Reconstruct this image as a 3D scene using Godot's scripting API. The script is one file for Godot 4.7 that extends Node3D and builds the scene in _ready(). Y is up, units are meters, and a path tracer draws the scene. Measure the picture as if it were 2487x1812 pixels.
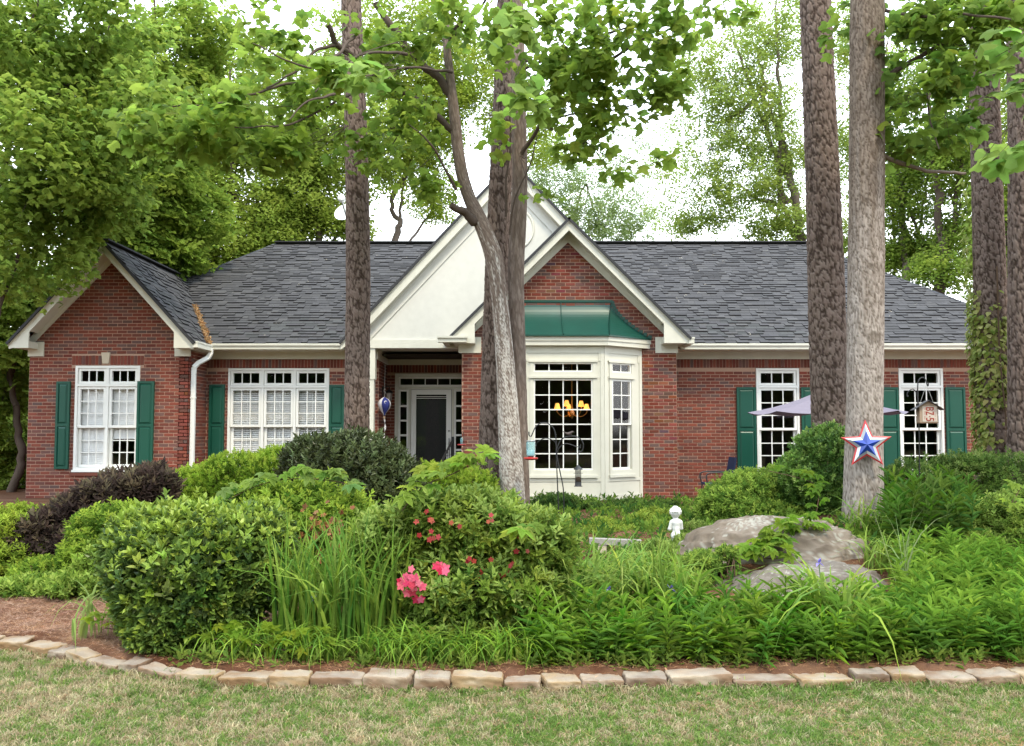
extends Node3D

# A brick ranch house behind a planted bed and a lawn. y is up, metres; the camera looks towards -z.
const EYE := Vector3(0, 1.6, 0)
var rng := RandomNumberGenerator.new()
var counts := {}
var M := {}
var leaf_mats := {}
var noise := FastNoiseLite.new()
var clump := FastNoiseLite.new()
var cell := FastNoiseLite.new()
var house: Node3D
var bricks := []
var shingles := []


class MB:
	# Collects triangles. Without normals it is drawn flat.
	var v := PackedVector3Array()
	var n := PackedVector3Array()
	var c := PackedColorArray()
	var ix := PackedInt32Array()

	func tri(a: Vector3, b: Vector3, d: Vector3) -> void:
		var i := v.size()
		v.push_back(a); v.push_back(b); v.push_back(d)
		ix.push_back(i); ix.push_back(i + 1); ix.push_back(i + 2)

	func quad(a: Vector3, b: Vector3, d: Vector3, e: Vector3) -> void:
		tri(a, b, d)
		tri(a, d, e)

	func box(x0: float, x1: float, y0: float, y1: float, z0: float, z1: float, t := Transform3D()) -> void:
		var p := []
		for i in 8:
			p.push_back(t * Vector3(x1 if i & 1 else x0, y1 if i & 2 else y0, z1 if i & 4 else z0))
		quad(p[4], p[6], p[7], p[5])
		quad(p[1], p[3], p[2], p[0])
		quad(p[0], p[2], p[6], p[4])
		quad(p[5], p[7], p[3], p[1])
		quad(p[6], p[2], p[3], p[7])
		quad(p[0], p[4], p[5], p[1])

	func cbox(at: Vector3, size: Vector3, basis := Basis.IDENTITY) -> void:
		var h := size * 0.5
		box(-h.x, h.x, -h.y, h.y, -h.z, h.z, Transform3D(basis, at))

	# box between two points in a vertical plane: a bar of the given width (across) and depth (along z)
	func bar(a: Vector3, b: Vector3, wide: float, deep: float) -> void:
		var d := b - a
		var l := d.length()
		d /= l
		var s := d.cross(Vector3.BACK)
		if s.length() < 0.1:
			s = d.cross(Vector3.UP)
		s = s.normalized()
		var o := s.cross(d).normalized()
		box(-wide / 2, wide / 2, 0, l, -deep / 2, deep / 2, Transform3D(Basis(s, d, o), a))

	# polygon (counter-clockwise in x, y, seen from +z) pushed from z0 (back) to z1 (front)
	func prism(poly: PackedVector2Array, z0: float, z1: float, t := Transform3D()) -> void:
		var k := Geometry2D.triangulate_polygon(poly)
		for i in range(0, k.size(), 3):
			var a := poly[k[i]]; var b := poly[k[i + 1]]; var d := poly[k[i + 2]]
			if (b - a).cross(d - a) > 0:
				var s := b; b = d; d = s
			tri(t * Vector3(a.x, a.y, z1), t * Vector3(b.x, b.y, z1), t * Vector3(d.x, d.y, z1))
			tri(t * Vector3(a.x, a.y, z0), t * Vector3(d.x, d.y, z0), t * Vector3(b.x, b.y, z0))
		for i in poly.size():
			var a := poly[i]; var b := poly[(i + 1) % poly.size()]
			quad(t * Vector3(a.x, a.y, z0), t * Vector3(a.x, a.y, z1), t * Vector3(b.x, b.y, z1), t * Vector3(b.x, b.y, z0))

	func vert(p: Vector3, nn: Vector3, col := Color.WHITE) -> int:
		v.push_back(p); n.push_back(nn); c.push_back(col)
		return v.size() - 1

	# smooth tube
	func tube(pts: PackedVector3Array, rad: PackedFloat32Array, sides := 8, col := Color.WHITE, caps := true) -> void:
		var x := Vector3.ZERO
		var start := v.size()
		for i in pts.size():
			var t := (pts[mini(i + 1, pts.size() - 1)] - pts[maxi(i - 1, 0)]).normalized()
			if x == Vector3.ZERO:
				x = t.cross(Vector3(0.31, 0.2, 0.93)).normalized()
			x = (x - t * x.dot(t)).normalized()
			var y := t.cross(x)
			for j in sides:
				var a := TAU * j / sides
				var d := x * cos(a) + y * sin(a)
				vert(pts[i] + d * rad[i], d, col)
		for i in pts.size() - 1:
			for j in sides:
				var a := start + i * sides + j
				var b := start + i * sides + (j + 1) % sides
				ix.append_array([a, a + sides, b, b, a + sides, b + sides])
		if caps:
			for e in [0, pts.size() - 1]:
				var t: Vector3 = (pts[0] - pts[1]).normalized() if e == 0 else (pts[e] - pts[e - 1]).normalized()
				var m := vert(pts[e], t, col)
				var r := []
				for j in sides:
					r.push_back(vert(v[start + e * sides + j], t, col))
				for j in sides:
					if e == 0:
						ix.append_array([m, r[j], r[(j + 1) % sides]])
					else:
						ix.append_array([m, r[(j + 1) % sides], r[j]])

	# turned shape: profile of (radius, height) from bottom to top
	func lathe(prof: PackedVector2Array, sides := 16, t := Transform3D(), col := Color.WHITE) -> void:
		var start := v.size()
		for i in prof.size():
			var d := (prof[mini(i + 1, prof.size() - 1)] - prof[maxi(i - 1, 0)]).normalized()
			for j in sides:
				var a := TAU * j / sides
				var out := Vector3(cos(a), 0, sin(a))
				vert(t * (out * prof[i].x + Vector3(0, prof[i].y, 0)), (t.basis * (out * d.y - Vector3(0, d.x, 0))).normalized(), col)
		for i in prof.size() - 1:
			for j in sides:
				var a := start + i * sides + j
				var b := start + i * sides + (j + 1) % sides
				ix.append_array([a, b, a + sides, b, b + sides, a + sides])

	# a leaf folded along its midrib
	func leaf(base: Vector3, dir: Vector3, up: Vector3, lon: float, wide: float, droop := 0.1, fold := 0.15) -> void:
		var side := dir.cross(up).normalized()
		var u := side.cross(dir)
		var tip := base + dir * lon - u * droop * lon
		for s in [-1.0, 1.0]:
			var p1: Vector3 = base + dir * lon * 0.32 + side * s * wide * 0.46 + u * fold * wide
			var p2: Vector3 = base + dir * lon * 0.66 + side * s * wide * 0.42 + u * (fold * wide - droop * lon * 0.4)
			tri(base, p1, p2)
			tri(base, p2, tip)

	# a broad lobed leaf: outline of (along, across) halves round a centre
	func lobed(base: Vector3, dir: Vector3, up: Vector3, lon: float, half: Array, droop := 0.25) -> void:
		var side := dir.cross(up).normalized()
		var u := side.cross(dir)
		var mid := base + dir * lon * 0.45 + u * lon * 0.03
		for s in [-1.0, 1.0]:
			var last := base
			for h in half:
				var p: Vector3 = base + dir * lon * h.x + side * s * lon * h.y - u * lon * (absf(h.y) * droop + h.x * h.x * droop * 0.5)
				tri(mid, last, p)
				last = p

	# a strap blade that rises and bends over
	func blade(base: Vector3, yaw: float, tall: float, wide: float, bend: float, seg := 5, twist := 0.0) -> void:
		var d := Vector3(cos(yaw), 0, sin(yaw))
		var s := Vector3(-sin(yaw + twist), 0, cos(yaw + twist))
		var l := base - s * wide * 0.35
		var r := base + s * wide * 0.35
		for i in range(1, seg + 1):
			var t := float(i) / seg
			var a := bend * t * t
			var p := base + Vector3.UP * tall * t * cos(a * 0.75) + d * tall * t * sin(a * 0.75)
			var w := wide * (0.5 * (1.0 - pow(t, 3.0)))
			var l2 := p - s * w
			var r2 := p + s * w
			tri(l, r, r2)
			if i < seg:
				tri(l, r2, l2)
			l = l2; r = r2

	func mesh() -> ArrayMesh:
		var a := []
		a.resize(Mesh.ARRAY_MAX)
		a[Mesh.ARRAY_VERTEX] = v
		if n.size() == v.size():
			a[Mesh.ARRAY_NORMAL] = n
			for i in range(0, ix.size(), 3):
				var p := v[ix[i]]
				if (v[ix[i + 2]] - p).cross(v[ix[i + 1]] - p).dot(n[ix[i]] + n[ix[i + 1]] + n[ix[i + 2]]) < 0:
					var k := ix[i + 1]
					ix[i + 1] = ix[i + 2]
					ix[i + 2] = k
		if c.size() == v.size():
			a[Mesh.ARRAY_COLOR] = c
		a[Mesh.ARRAY_INDEX] = ix
		var m := ArrayMesh.new()
		m.add_surface_from_arrays(Mesh.PRIMITIVE_TRIANGLES, a)
		return m


# ---------------------------------------------------------------- helpers
func lin(r: float, g: float, b: float) -> Color:
	return Color(r, g, b).linear_to_srgb()


func mat(r: float, g: float, b: float, rough := 0.7, spec := 0.4, tex: Texture2D = null, tex_scale := 1.0) -> StandardMaterial3D:
	var m := StandardMaterial3D.new()
	m.albedo_color = lin(r, g, b)
	m.roughness = rough
	m.metallic_specular = spec
	m.cull_mode = BaseMaterial3D.CULL_DISABLED
	if tex:
		m.albedo_texture = tex
		m.uv1_triplanar = true
		m.uv1_world_triplanar = true
		m.uv1_scale = Vector3.ONE * tex_scale
	return m


func tinted(m: StandardMaterial3D) -> StandardMaterial3D:
	m.vertex_color_use_as_albedo = true
	return m


func foliage(rough := 0.5, spec := 0.35, through := 0.75) -> StandardMaterial3D:
	var m := tinted(mat(1, 1, 1, rough, spec))
	m.backlight_enabled = true
	m.backlight = Color(through, through, through).linear_to_srgb()
	return m


func speckle(freq: float, lo: float, hi: float, seed_: int, oct := 4, size := 512, type := FastNoiseLite.TYPE_SIMPLEX_SMOOTH) -> NoiseTexture2D:
	var f := FastNoiseLite.new()
	f.noise_type = type
	f.seed = seed_
	f.frequency = freq
	f.fractal_octaves = oct
	var g := Gradient.new()
	g.set_color(0, Color(lo, lo, lo).linear_to_srgb())
	g.set_color(1, Color(hi, hi, hi).linear_to_srgb())
	var t := NoiseTexture2D.new()
	t.width = size; t.height = size
	t.seamless = true
	t.noise = f
	t.color_ramp = g
	return t


func numbered(base: String, under: Node) -> String:
	var key := str(under.get_instance_id()) + base
	var k: int = counts.get(key, 0)
	counts[key] = k + 1
	return base if k == 0 else "%s_%03d" % [base, k]


func thing(called: String, label: String, category: String, at := Vector3.ZERO, group := "") -> Node3D:
	var o := Node3D.new()
	o.name = numbered(called, self)
	add_child(o)
	o.position = at
	o.set_meta("label", label)
	o.set_meta("category", category)
	if group:
		o.set_meta("group", group)
	return o


# a mesh as a part; its vertices are in world coordinates when world is true
func part(called: String, mesh: Mesh, m: Material, under: Node3D, world := true) -> MeshInstance3D:
	var o := MeshInstance3D.new()
	o.name = numbered(called, under)
	o.mesh = mesh
	o.material_override = m
	under.add_child(o)
	if world:
		var p: Node3D = under
		var off := Vector3.ZERO
		while p != self:
			off += p.position
			p = p.get_parent()
		o.position = -off
	return o


func holder(called: String, under: Node3D, t: Transform3D) -> Node3D:
	var o := Node3D.new()
	o.name = numbered(called, under)
	o.transform = t
	under.add_child(o)
	return o


func copies(called: String, mesh: Mesh, m: Material, xf: Array, cols: PackedColorArray, under: Node3D, world := true) -> MultiMeshInstance3D:
	var mm := MultiMesh.new()
	mm.transform_format = MultiMesh.TRANSFORM_3D
	mm.use_colors = true
	mm.mesh = mesh
	mm.instance_count = xf.size()
	for i in xf.size():
		mm.set_instance_transform(i, xf[i])
		mm.set_instance_color(i, cols[i])
	var o := MultiMeshInstance3D.new()
	o.name = numbered(called, under)
	o.multimesh = mm
	o.material_override = m
	o.set_meta("kind", "stuff")
	under.add_child(o)
	if world and under != self:
		var p: Node3D = under
		var off := Vector3.ZERO
		while p != self:
			off += p.position
			p = p.get_parent()
		o.position = -off
	return o


# a mesh dyed in one of a few tones, shared by alike single pieces
func dyed(mesh: Mesh, c: Color, exact := false) -> Mesh:
	var q := Color(sqrt(c.r), sqrt(c.g), sqrt(c.b)) if exact else Color(snappedf(sqrt(c.r), 0.045), snappedf(sqrt(c.g), 0.045), snappedf(sqrt(c.b), 0.06))
	var key := str(mesh.get_instance_id()) + str(q)
	if not leaf_mats.has(key):
		var a := mesh.surface_get_arrays(0)
		var cols := PackedColorArray()
		cols.resize(a[Mesh.ARRAY_VERTEX].size())
		cols.fill(Color(q.r * q.r, q.g * q.g, q.b * q.b))
		if a[Mesh.ARRAY_COLOR]:
			for i in cols.size():
				cols[i] = cols[i] * a[Mesh.ARRAY_COLOR][i]
		a[Mesh.ARRAY_COLOR] = cols
		var m := ArrayMesh.new()
		m.add_surface_from_arrays(Mesh.PRIMITIVE_TRIANGLES, a)
		leaf_mats[key] = m
	return leaf_mats[key]


func in_view(p: Vector3) -> bool:
	return p.z < -1.0 and absf(p.x / p.z) < 0.62 and (p.y - 1.6) / -p.z < 0.54 and (p.y - 1.6) / -p.z > -0.39


# the nearest pieces in view as parts of their own, the rest as one part
func pieces(one: String, rest: String, meshes: Array, m: StandardMaterial3D, xf: Array, cols: PackedColorArray, under: Node3D, most := 300) -> void:
	var order := []
	for i in xf.size():
		if in_view(xf[i].origin):
			order.push_back([EYE.distance_squared_to(xf[i].origin), i])
	order.sort_custom(func(a, b): return a[0] < b[0])
	var single := {}
	for k in mini(most, order.size()):
		single[order[k][1]] = true
	var left := []
	for q in meshes:
		left.push_back([[], PackedColorArray()])
	var off := Vector3.ZERO
	var p: Node3D = under
	while p != self:
		off += p.position
		p = p.get_parent()
	for i in xf.size():
		var which := i % meshes.size()
		if single.has(i):
			var o := MeshInstance3D.new()
			o.name = numbered(one, under)
			o.mesh = dyed(meshes[which], cols[i])
			o.material_override = m
			o.transform = Transform3D(xf[i].basis, xf[i].origin - off)
			under.add_child(o)
		else:
			left[which][0].push_back(xf[i])
			left[which][1].push_back(cols[i])
	for k in meshes.size():
		if left[k][0].size():
			copies(rest, meshes[k], m, left[k][0], left[k][1], under)


func mixed(a: Color, b: Color, t: float, jitter := 0.12) -> Color:
	var c := a.lerp(b, clampf(t, 0, 1))
	var k := 1.0 + rng.randf_range(-jitter, jitter)
	return Color(c.r * k * (1.0 + rng.randf_range(-0.08, 0.08)), c.g * k, c.b * k)


# spring leaves: yellower and lighter than a summer green
func spring(c: Color) -> Color:
	var g := minf(c.g * 1.58, 0.38)
	return Color(minf(c.r * 2.05, g * 0.78) if c.r < c.g else c.r * 1.7, g, c.b * (1.9 if c.r < c.g else 1.2))


func on_sphere() -> Vector3:
	var y := rng.randf_range(-1, 1)
	var a := rng.randf() * TAU
	var r := sqrt(1 - y * y)
	return Vector3(r * cos(a), y, r * sin(a))


# basis whose y axis is up_, turned about it at random
func aligned(up_: Vector3, scale_: float, spin := -1.0) -> Basis:
	var y := up_.normalized()
	var x := y.cross(Vector3(0.3, 0.1, 0.95)).normalized()
	var b := Basis(x, y, x.cross(y))
	if spin < 0:
		spin = rng.randf() * TAU
	return Basis(y, spin) * b * Basis.from_scale(Vector3.ONE * scale_)


func smooth_path(pts: Array, n: int) -> PackedVector3Array:
	var out := PackedVector3Array()
	for i in n + 1:
		var t := float(i) / n * (pts.size() - 1)
		var k := mini(int(t), pts.size() - 2)
		var f := t - k
		out.push_back(pts[k].cubic_interpolate(pts[k + 1], pts[maxi(k - 1, 0)], pts[mini(k + 2, pts.size() - 1)], f))
	return out


func vv(a: Array) -> Array:
	# flat list x, y, depth ... to points
	var out := []
	for i in range(0, a.size(), 3):
		out.push_back(Vector3(a[i], a[i + 1], -a[i + 2]))
	return out


func rod(pts: Array, r: float, n := 0, sides := 8, r_end := -1.0) -> ArrayMesh:
	var mb := MB.new()
	if n == 0:
		n = (pts.size() - 1) * 6
	var p := smooth_path(pts, n)
	var rr := PackedFloat32Array()
	for i in p.size():
		rr.push_back(lerpf(r, r if r_end < 0 else r_end, float(i) / (p.size() - 1)))
	mb.tube(p, rr, sides)
	return mb.mesh()


func solid_box(x0: float, x1: float, y0: float, y1: float, z0: float, z1: float) -> ArrayMesh:
	var mb := MB.new()
	mb.box(x0, x1, y0, y1, z0, z1)
	return mb.mesh()


func turned(prof: Array, at: Vector3, sides := 16, t := Basis.IDENTITY) -> ArrayMesh:
	var mb := MB.new()
	mb.lathe(PackedVector2Array(prof), sides, Transform3D(t, at))
	return mb.mesh()


# ---------------------------------------------------------------- ground
const EDGE := [-9.0, 6.3, -3.8, 6.1, -3.57, 6.1, -3.07, 5.81, -2.85, 5.65, -2.43, 5.47, -2.16, 5.35, -1.64, 5.23, -0.6, 5.15, 0.15, 5.15, 1.2, 5.2, 2.0, 5.25, 3.27, 5.27, 9.0, 5.3]


func edge(x: float) -> float:
	for i in range(0, EDGE.size() - 2, 2):
		if x < EDGE[i + 2]:
			return lerpf(EDGE[i + 1], EDGE[i + 3], clampf((x - EDGE[i]) / (EDGE[i + 2] - EDGE[i]), 0, 1))
	return 5.3


func bump(x: float, d: float, cx: float, cd: float, rx: float, rd: float) -> float:
	return exp(-pow((x - cx) / rx, 2) - pow((d - cd) / rd, 2))


func gy(x: float, d: float) -> float:
	var e := edge(x)
	var y := 0.02 * noise.get_noise_2d(x * 3.0, d * 3.0)
	if d > e + 0.05:
		var t := smoothstep(e + 0.05, e + 0.16, d)
		y += t * 0.09 + 0.14 * smoothstep(e, 13.0, d) + 0.03 * t * noise.get_noise_2d(x * 9.0, d * 9.0)
		y += t * (0.28 * bump(x, d, 4.2, 10.3, 1.9, 2.0) + 0.16 * bump(x, d, 6.5, 9.5, 2.5, 3.0) + 0.12 * bump(x, d, 2.6, 8.6, 1.1, 0.9))
	return y


# ---------------------------------------------------------------- the house
func brick_tone() -> Color:
	var k := rng.randf()
	var c := Color(0.225, 0.062, 0.042)
	if k < 0.24:
		c = Color(0.155, 0.095, 0.085)
	elif k < 0.5:
		c = Color(0.175, 0.05, 0.038)
	elif k < 0.66:
		c = Color(0.265, 0.08, 0.053)
	elif k < 0.72:
		c = Color(0.14, 0.075, 0.066)
	return mixed(c, Color(0.23, 0.074, 0.052), rng.randf() * 0.55, 0.12)


# Lays courses on a wall whose local x runs along it, y up and z outwards. span(y) gives the stretch of wall at that height, holes are left free.
func lay_bricks(wall: Node3D, t: Transform3D, y0: float, y1: float, span: Callable, holes: Array) -> void:
	var course := 0.0714
	var row := 0
	var y := y0
	while y + course <= y1 + 0.001:
		var s: Vector2 = span.call(y + course * 0.5)
		var free := [s]
		for h in holes:
			if y + course * 0.6 > h.position.y and y + course * 0.4 < h.end.y:
				var next := []
				for f in free:
					if h.end.x <= f.x or h.position.x >= f.y:
						next.push_back(f)
						continue
					if h.position.x > f.x: next.push_back(Vector2(f.x, h.position.x))
					if h.end.x < f.y: next.push_back(Vector2(h.end.x, f.y))
				free = next
		for f in free:
			var pitch := 0.203
			var k := floori(f.x / pitch) - 1
			while true:
				var a: float = k * pitch + (pitch * 0.5 if row % 2 else 0.0)
				k += 1
				var b: float = minf(a + pitch, f.y)
				a = maxf(a, f.x)
				if a >= f.y - 0.02: break
				if b - a < 0.03: continue
				var l := b - a - 0.012
				var hgt := course - 0.013
				var jig := rng.randf_range(-0.002, 0.002)
				bricks.push_back([wall, t * Transform3D(Basis.from_scale(Vector3(l, hgt, 1)).rotated(Vector3.BACK, rng.randf_range(-0.006, 0.006)), Vector3((a + b) / 2, y + course / 2, jig)), brick_tone()])
		row += 1
		y += course


func soldiers(wall: Node3D, t: Transform3D, x0: float, x1: float, y0: float, tall := 0.2) -> void:
	var k := int(round((x1 - x0) / 0.0714))
	var w := (x1 - x0) / k
	for i in k:
		bricks.push_back([wall, t * Transform3D(Basis.from_scale(Vector3(w - 0.011, tall - 0.01, 1)), Vector3(x0 + w * (i + 0.5), y0 + tall / 2, 0.003)), brick_tone()])


func finish_bricks() -> void:
	var mb := MB.new()
	# a brick: bevelled face 6 mm proud of the mortar, unit size across, to be scaled
	var f := []
	for q in [Vector2(-1, -1), Vector2(1, -1), Vector2(1, 1), Vector2(-1, 1)]:
		f.push_back([Vector3(q.x * 0.5, q.y * 0.5, -0.012), Vector3(q.x * 0.5, q.y * 0.5, 0.003), Vector3(q.x * (0.5 - 0.014), q.y * (0.5 - 0.045), 0.007)])
	mb.quad(f[0][2], f[3][2], f[2][2], f[1][2])
	for i in 4:
		var j := (i + 1) % 4
		mb.quad(f[i][1], f[i][2], f[j][2], f[j][1])
		mb.quad(f[i][0], f[i][1], f[j][1], f[j][0])
	var m := mb.mesh()
	var order := []
	for i in bricks.size():
		var p: Vector3 = bricks[i][1].origin
		var n: Vector3 = bricks[i][1].basis.z
		if in_view(p) and n.z > 0.5 and p.y > 1.2 and p.z > -17.2 and not (p.x > -0.8 and p.x < 2.75 and p.y < 4.4) and not (p.x > -1.1 and p.x < 0.3):
			order.push_back([EYE.distance_squared_to(p), i])
	order.sort_custom(func(a, b): return a[0] < b[0])
	var single := {}
	for k in mini(300, order.size()):
		single[order[k][1]] = true
	var per := {}
	for i in bricks.size():
		var w: Node3D = bricks[i][0]
		if single.has(i):
			var o := MeshInstance3D.new()
			o.name = numbered("brick", w)
			o.mesh = dyed(m, bricks[i][2])
			o.material_override = M.brick
			o.transform = Transform3D(bricks[i][1].basis, bricks[i][1].origin - house.position - w.position)
			w.add_child(o)
		else:
			if not per.has(w): per[w] = [[], PackedColorArray()]
			per[w][0].push_back(bricks[i][1])
			per[w][1].push_back(bricks[i][2])
	for w in per:
		copies("brick_courses", m, M.brick, per[w][0], per[w][1], w)


# a wall slab with rectangular holes, in local x, y; front face at z = 0
func slab(x0: float, x1: float, y0: float, y1: float, holes: Array, t: Transform3D, thick := 0.2) -> MB:
	var mb := MB.new()
	var xs := [x0, x1]
	for h in holes:
		xs.push_back(h.position.x)
		xs.push_back(h.end.x)
	xs.sort()
	for i in xs.size() - 1:
		var a: float = xs[i]; var b: float = xs[i + 1]
		if b - a < 0.001: continue
		var y := y0
		for h in holes:
			if h.position.x <= a + 0.001 and h.end.x >= b - 0.001:
				mb.box(a, b, y, h.position.y, -thick, 0, t)
				y = h.end.y
		mb.box(a, b, y, y1, -thick, 0, t)
	return mb


func frame_rect(mb: MB, x0: float, x1: float, y0: float, y1: float, w: float, z0: float, z1: float) -> void:
	mb.box(x0, x0 + w, y0, y1, z0, z1)
	mb.box(x1 - w, x1, y0, y1, z0, z1)
	mb.box(x0 + w, x1 - w, y0, y0 + w, z0, z1)
	mb.box(x0 + w, x1 - w, y1 - w, y1, z0, z1)


# One glazed light: panes in a grid with bars between. Local coordinates, z outwards.
func lites(w: Node3D, x0: float, x1: float, y0: float, y1: float, nx: int, ny: int, z: float, bar := 0.022) -> void:
	var px := (x1 - x0) / nx
	var py := (y1 - y0) / ny
	var key := "pane%.3f_%.3f" % [px, py]
	if not M.has(key):
		var b := MB.new()
		b.quad(Vector3(-px / 2, -py / 2, 0), Vector3(-px / 2, py / 2, 0), Vector3(px / 2, py / 2, 0), Vector3(px / 2, -py / 2, 0))
		M[key] = b.mesh()
	for i in nx:
		for j in ny:
			var o := part("pane", M[key], M.glass, w, false)
			o.position = Vector3(x0 + px * (i + 0.5), y0 + py * (j + 0.5), z)
			o.rotation = Vector3(rng.randf_range(-0.006, 0.006), rng.randf_range(-0.006, 0.006), 0)
	for i in range(1, nx):
		part("glazing_bar", solid_box(x0 + px * i - bar / 2, x0 + px * i + bar / 2, y0, y1, z + 0.002, z + 0.016), M.white, w, false)
	for j in range(1, ny):
		part("glazing_bar", solid_box(x0, x1, y0 + py * j - bar / 2, y0 + py * j + bar / 2, z + 0.0025, z + 0.0145), M.white, w, false)


func blind(w: Node3D, x0: float, x1: float, y0: float, y1: float, z: float, tilt: float, pitch := 0.043) -> void:
	var key := "slat%.3f" % (x1 - x0)
	if not M.has(key):
		M[key] = solid_box(-(x1 - x0) / 2, (x1 - x0) / 2, -0.0015, 0.0015, -0.025, 0.025)
	var y := y1
	while y > y0:
		var o := part("slat", M[key], M.blind, w, false)
		o.position = Vector3((x0 + x1) / 2, y, z)
		o.rotation = Vector3(tilt + rng.randf_range(-0.05, 0.05), 0, rng.randf_range(-0.002, 0.002))
		y -= pitch
	part("slat_cord", solid_box((x0 + x1) / 2 - 0.003, (x0 + x1) / 2 + 0.003, y0, y1, z + 0.026, z + 0.029), M.blind, w, false)


# A double-hung window with a transom above, in a box frame: local x centred, y from its bottom.
func sash_window(t: Transform3D, wide: float, tall: float, units: int, cols: int, rows: int, blinds: Array) -> Node3D:
	var w := holder("window", house, t)
	var f := MB.new()
	frame_rect(f, -wide / 2, wide / 2, 0, tall, 0.05, -0.12, 0.03)
	f.box(-wide / 2 - 0.02, wide / 2 + 0.02, -0.045, 0, -0.1, 0.055)
	var ty := tall - 0.43
	f.box(-wide / 2 + 0.05, wide / 2 - 0.05, ty, ty + 0.05, -0.11, 0.035)
	var uw := (wide - 0.1) / units
	for i in range(1, units):
		var x := -wide / 2 + 0.05 + uw * i
		f.box(x - 0.025, x + 0.025, 0.05, ty, -0.11, 0.028)
		f.box(x - 0.025, x + 0.025, ty + 0.05, tall - 0.05, -0.11, 0.028)
	part("frame", f.mesh(), M.white, w, false)
	for i in units:
		var a := -wide / 2 + 0.05 + uw * i + (0.025 if i > 0 else 0.0)
		var b := -wide / 2 + 0.05 + uw * (i + 1) - (0.025 if i < units - 1 else 0.0)
		var mid := 0.05 + (ty - 0.05) * 0.5
		var s := MB.new()
		frame_rect(s, a + 0.006, b - 0.006, ty + 0.055, tall - 0.055, 0.05, -0.06, 0.008)
		part("transom_sash", s.mesh(), M.white, w, false)
		lites(w, a + 0.056, b - 0.056, ty + 0.105, tall - 0.105, cols, 1, -0.02)
		s = MB.new()
		frame_rect(s, a + 0.006, b - 0.006, mid - 0.02, ty - 0.004, 0.052, -0.05, 0.012)
		part("upper_sash", s.mesh(), M.white, w, false)
		lites(w, a + 0.058, b - 0.058, mid + 0.032, ty - 0.056, cols, rows, -0.012)
		s = MB.new()
		frame_rect(s, a + 0.008, b - 0.008, 0.054, mid + 0.022, 0.055, -0.1, -0.052)
		part("lower_sash", s.mesh(), M.white, w, false)
		lites(w, a + 0.063, b - 0.063, 0.109, mid - 0.034, cols, rows, -0.075)
		if i < blinds.size():
			blind(w, a + 0.03, b - 0.03, blinds[i].x, ty - 0.03, -0.128, blinds[i].y)
	return w


func shutter(x0: float, x1: float, y0: float, y1: float, z: float) -> void:
	var o := holder("shutter", house, Transform3D(Basis.IDENTITY, Vector3((x0 + x1) / 2, y0, z) - house.position))
	var w := (x1 - x0) / 2
	var h := y1 - y0
	var f := MB.new()
	f.box(-w, w, 0, h, -0.035, 0.0)
	frame_rect(f, -w, w, 0, h, 0.045, 0.0, 0.018)
	var mid := h * 0.5
	f.box(-w + 0.045, w - 0.045, mid - 0.025, mid + 0.025, 0.0, 0.018)
	part("frame", f.mesh(), M.green, o, false)
	for q in [[0.045, mid - 0.025], [mid + 0.025, h - 0.045]]:
		var p := MB.new()
		var a := -w + 0.055; var b := w - 0.055
		var lo: float = q[0] + 0.012; var hi: float = q[1] - 0.012
		var r := []
		for k in [[0.0, 0.001], [0.03, 0.02]]:
			r.push_back([Vector3(a + k[0], lo + k[0], k[1]), Vector3(b - k[0], lo + k[0], k[1]), Vector3(b - k[0], hi - k[0], k[1]), Vector3(a + k[0], hi - k[0], k[1])])
		p.quad(r[1][0], r[1][3], r[1][2], r[1][1])
		for i in 4:
			p.quad(r[0][i], r[1][i], r[1][(i + 1) % 4], r[0][(i + 1) % 4])
		part("raised_panel", p.mesh(), M.green, o, false)


# Rows of shingles up a roof plane: from p, u along the eave and v up the slope (unit vectors); span(s) gives the stretch of the row at distance s.
func lay_shingles(roof: Node3D, p: Vector3, u: Vector3, v: Vector3, length: float, span: Callable, keep: Callable) -> void:
	var n := u.cross(v).normalized()
	var expo := 0.145
	var rows := int(length / expo)
	for r in rows:
		var s := r * expo
		var sp: Vector2 = span.call(s + expo * 0.5)
		var a: float = sp.x - rng.randf() * 0.25
		while a < sp.y:
			var w := rng.randf_range(0.12, 0.3)
			var x0 := maxf(a, sp.x)
			var x1 := minf(a + w, sp.y)
			a += w
			if x1 - x0 < 0.02: continue
			var at := p + u * ((x0 + x1) / 2) + v * s
			if not keep.call(at): continue
			var thick := 2.8 if rng.randf() < 0.5 else 0.7
			var b := Basis(u * (x1 - x0 - 0.003), n * thick, v)
			var g := snappedf(rng.randf_range(0.84, 1.16), 0.08)
			var c := Color(0.084, 0.081, 0.084) * g
			if rng.randf() < 0.2: c = Color(0.096, 0.092, 0.093) * g
			shingles.push_back([roof, Transform3D(b, at + v * rng.randf_range(-0.004, 0.004)), c, rng.randf() < 0.55])


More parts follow.
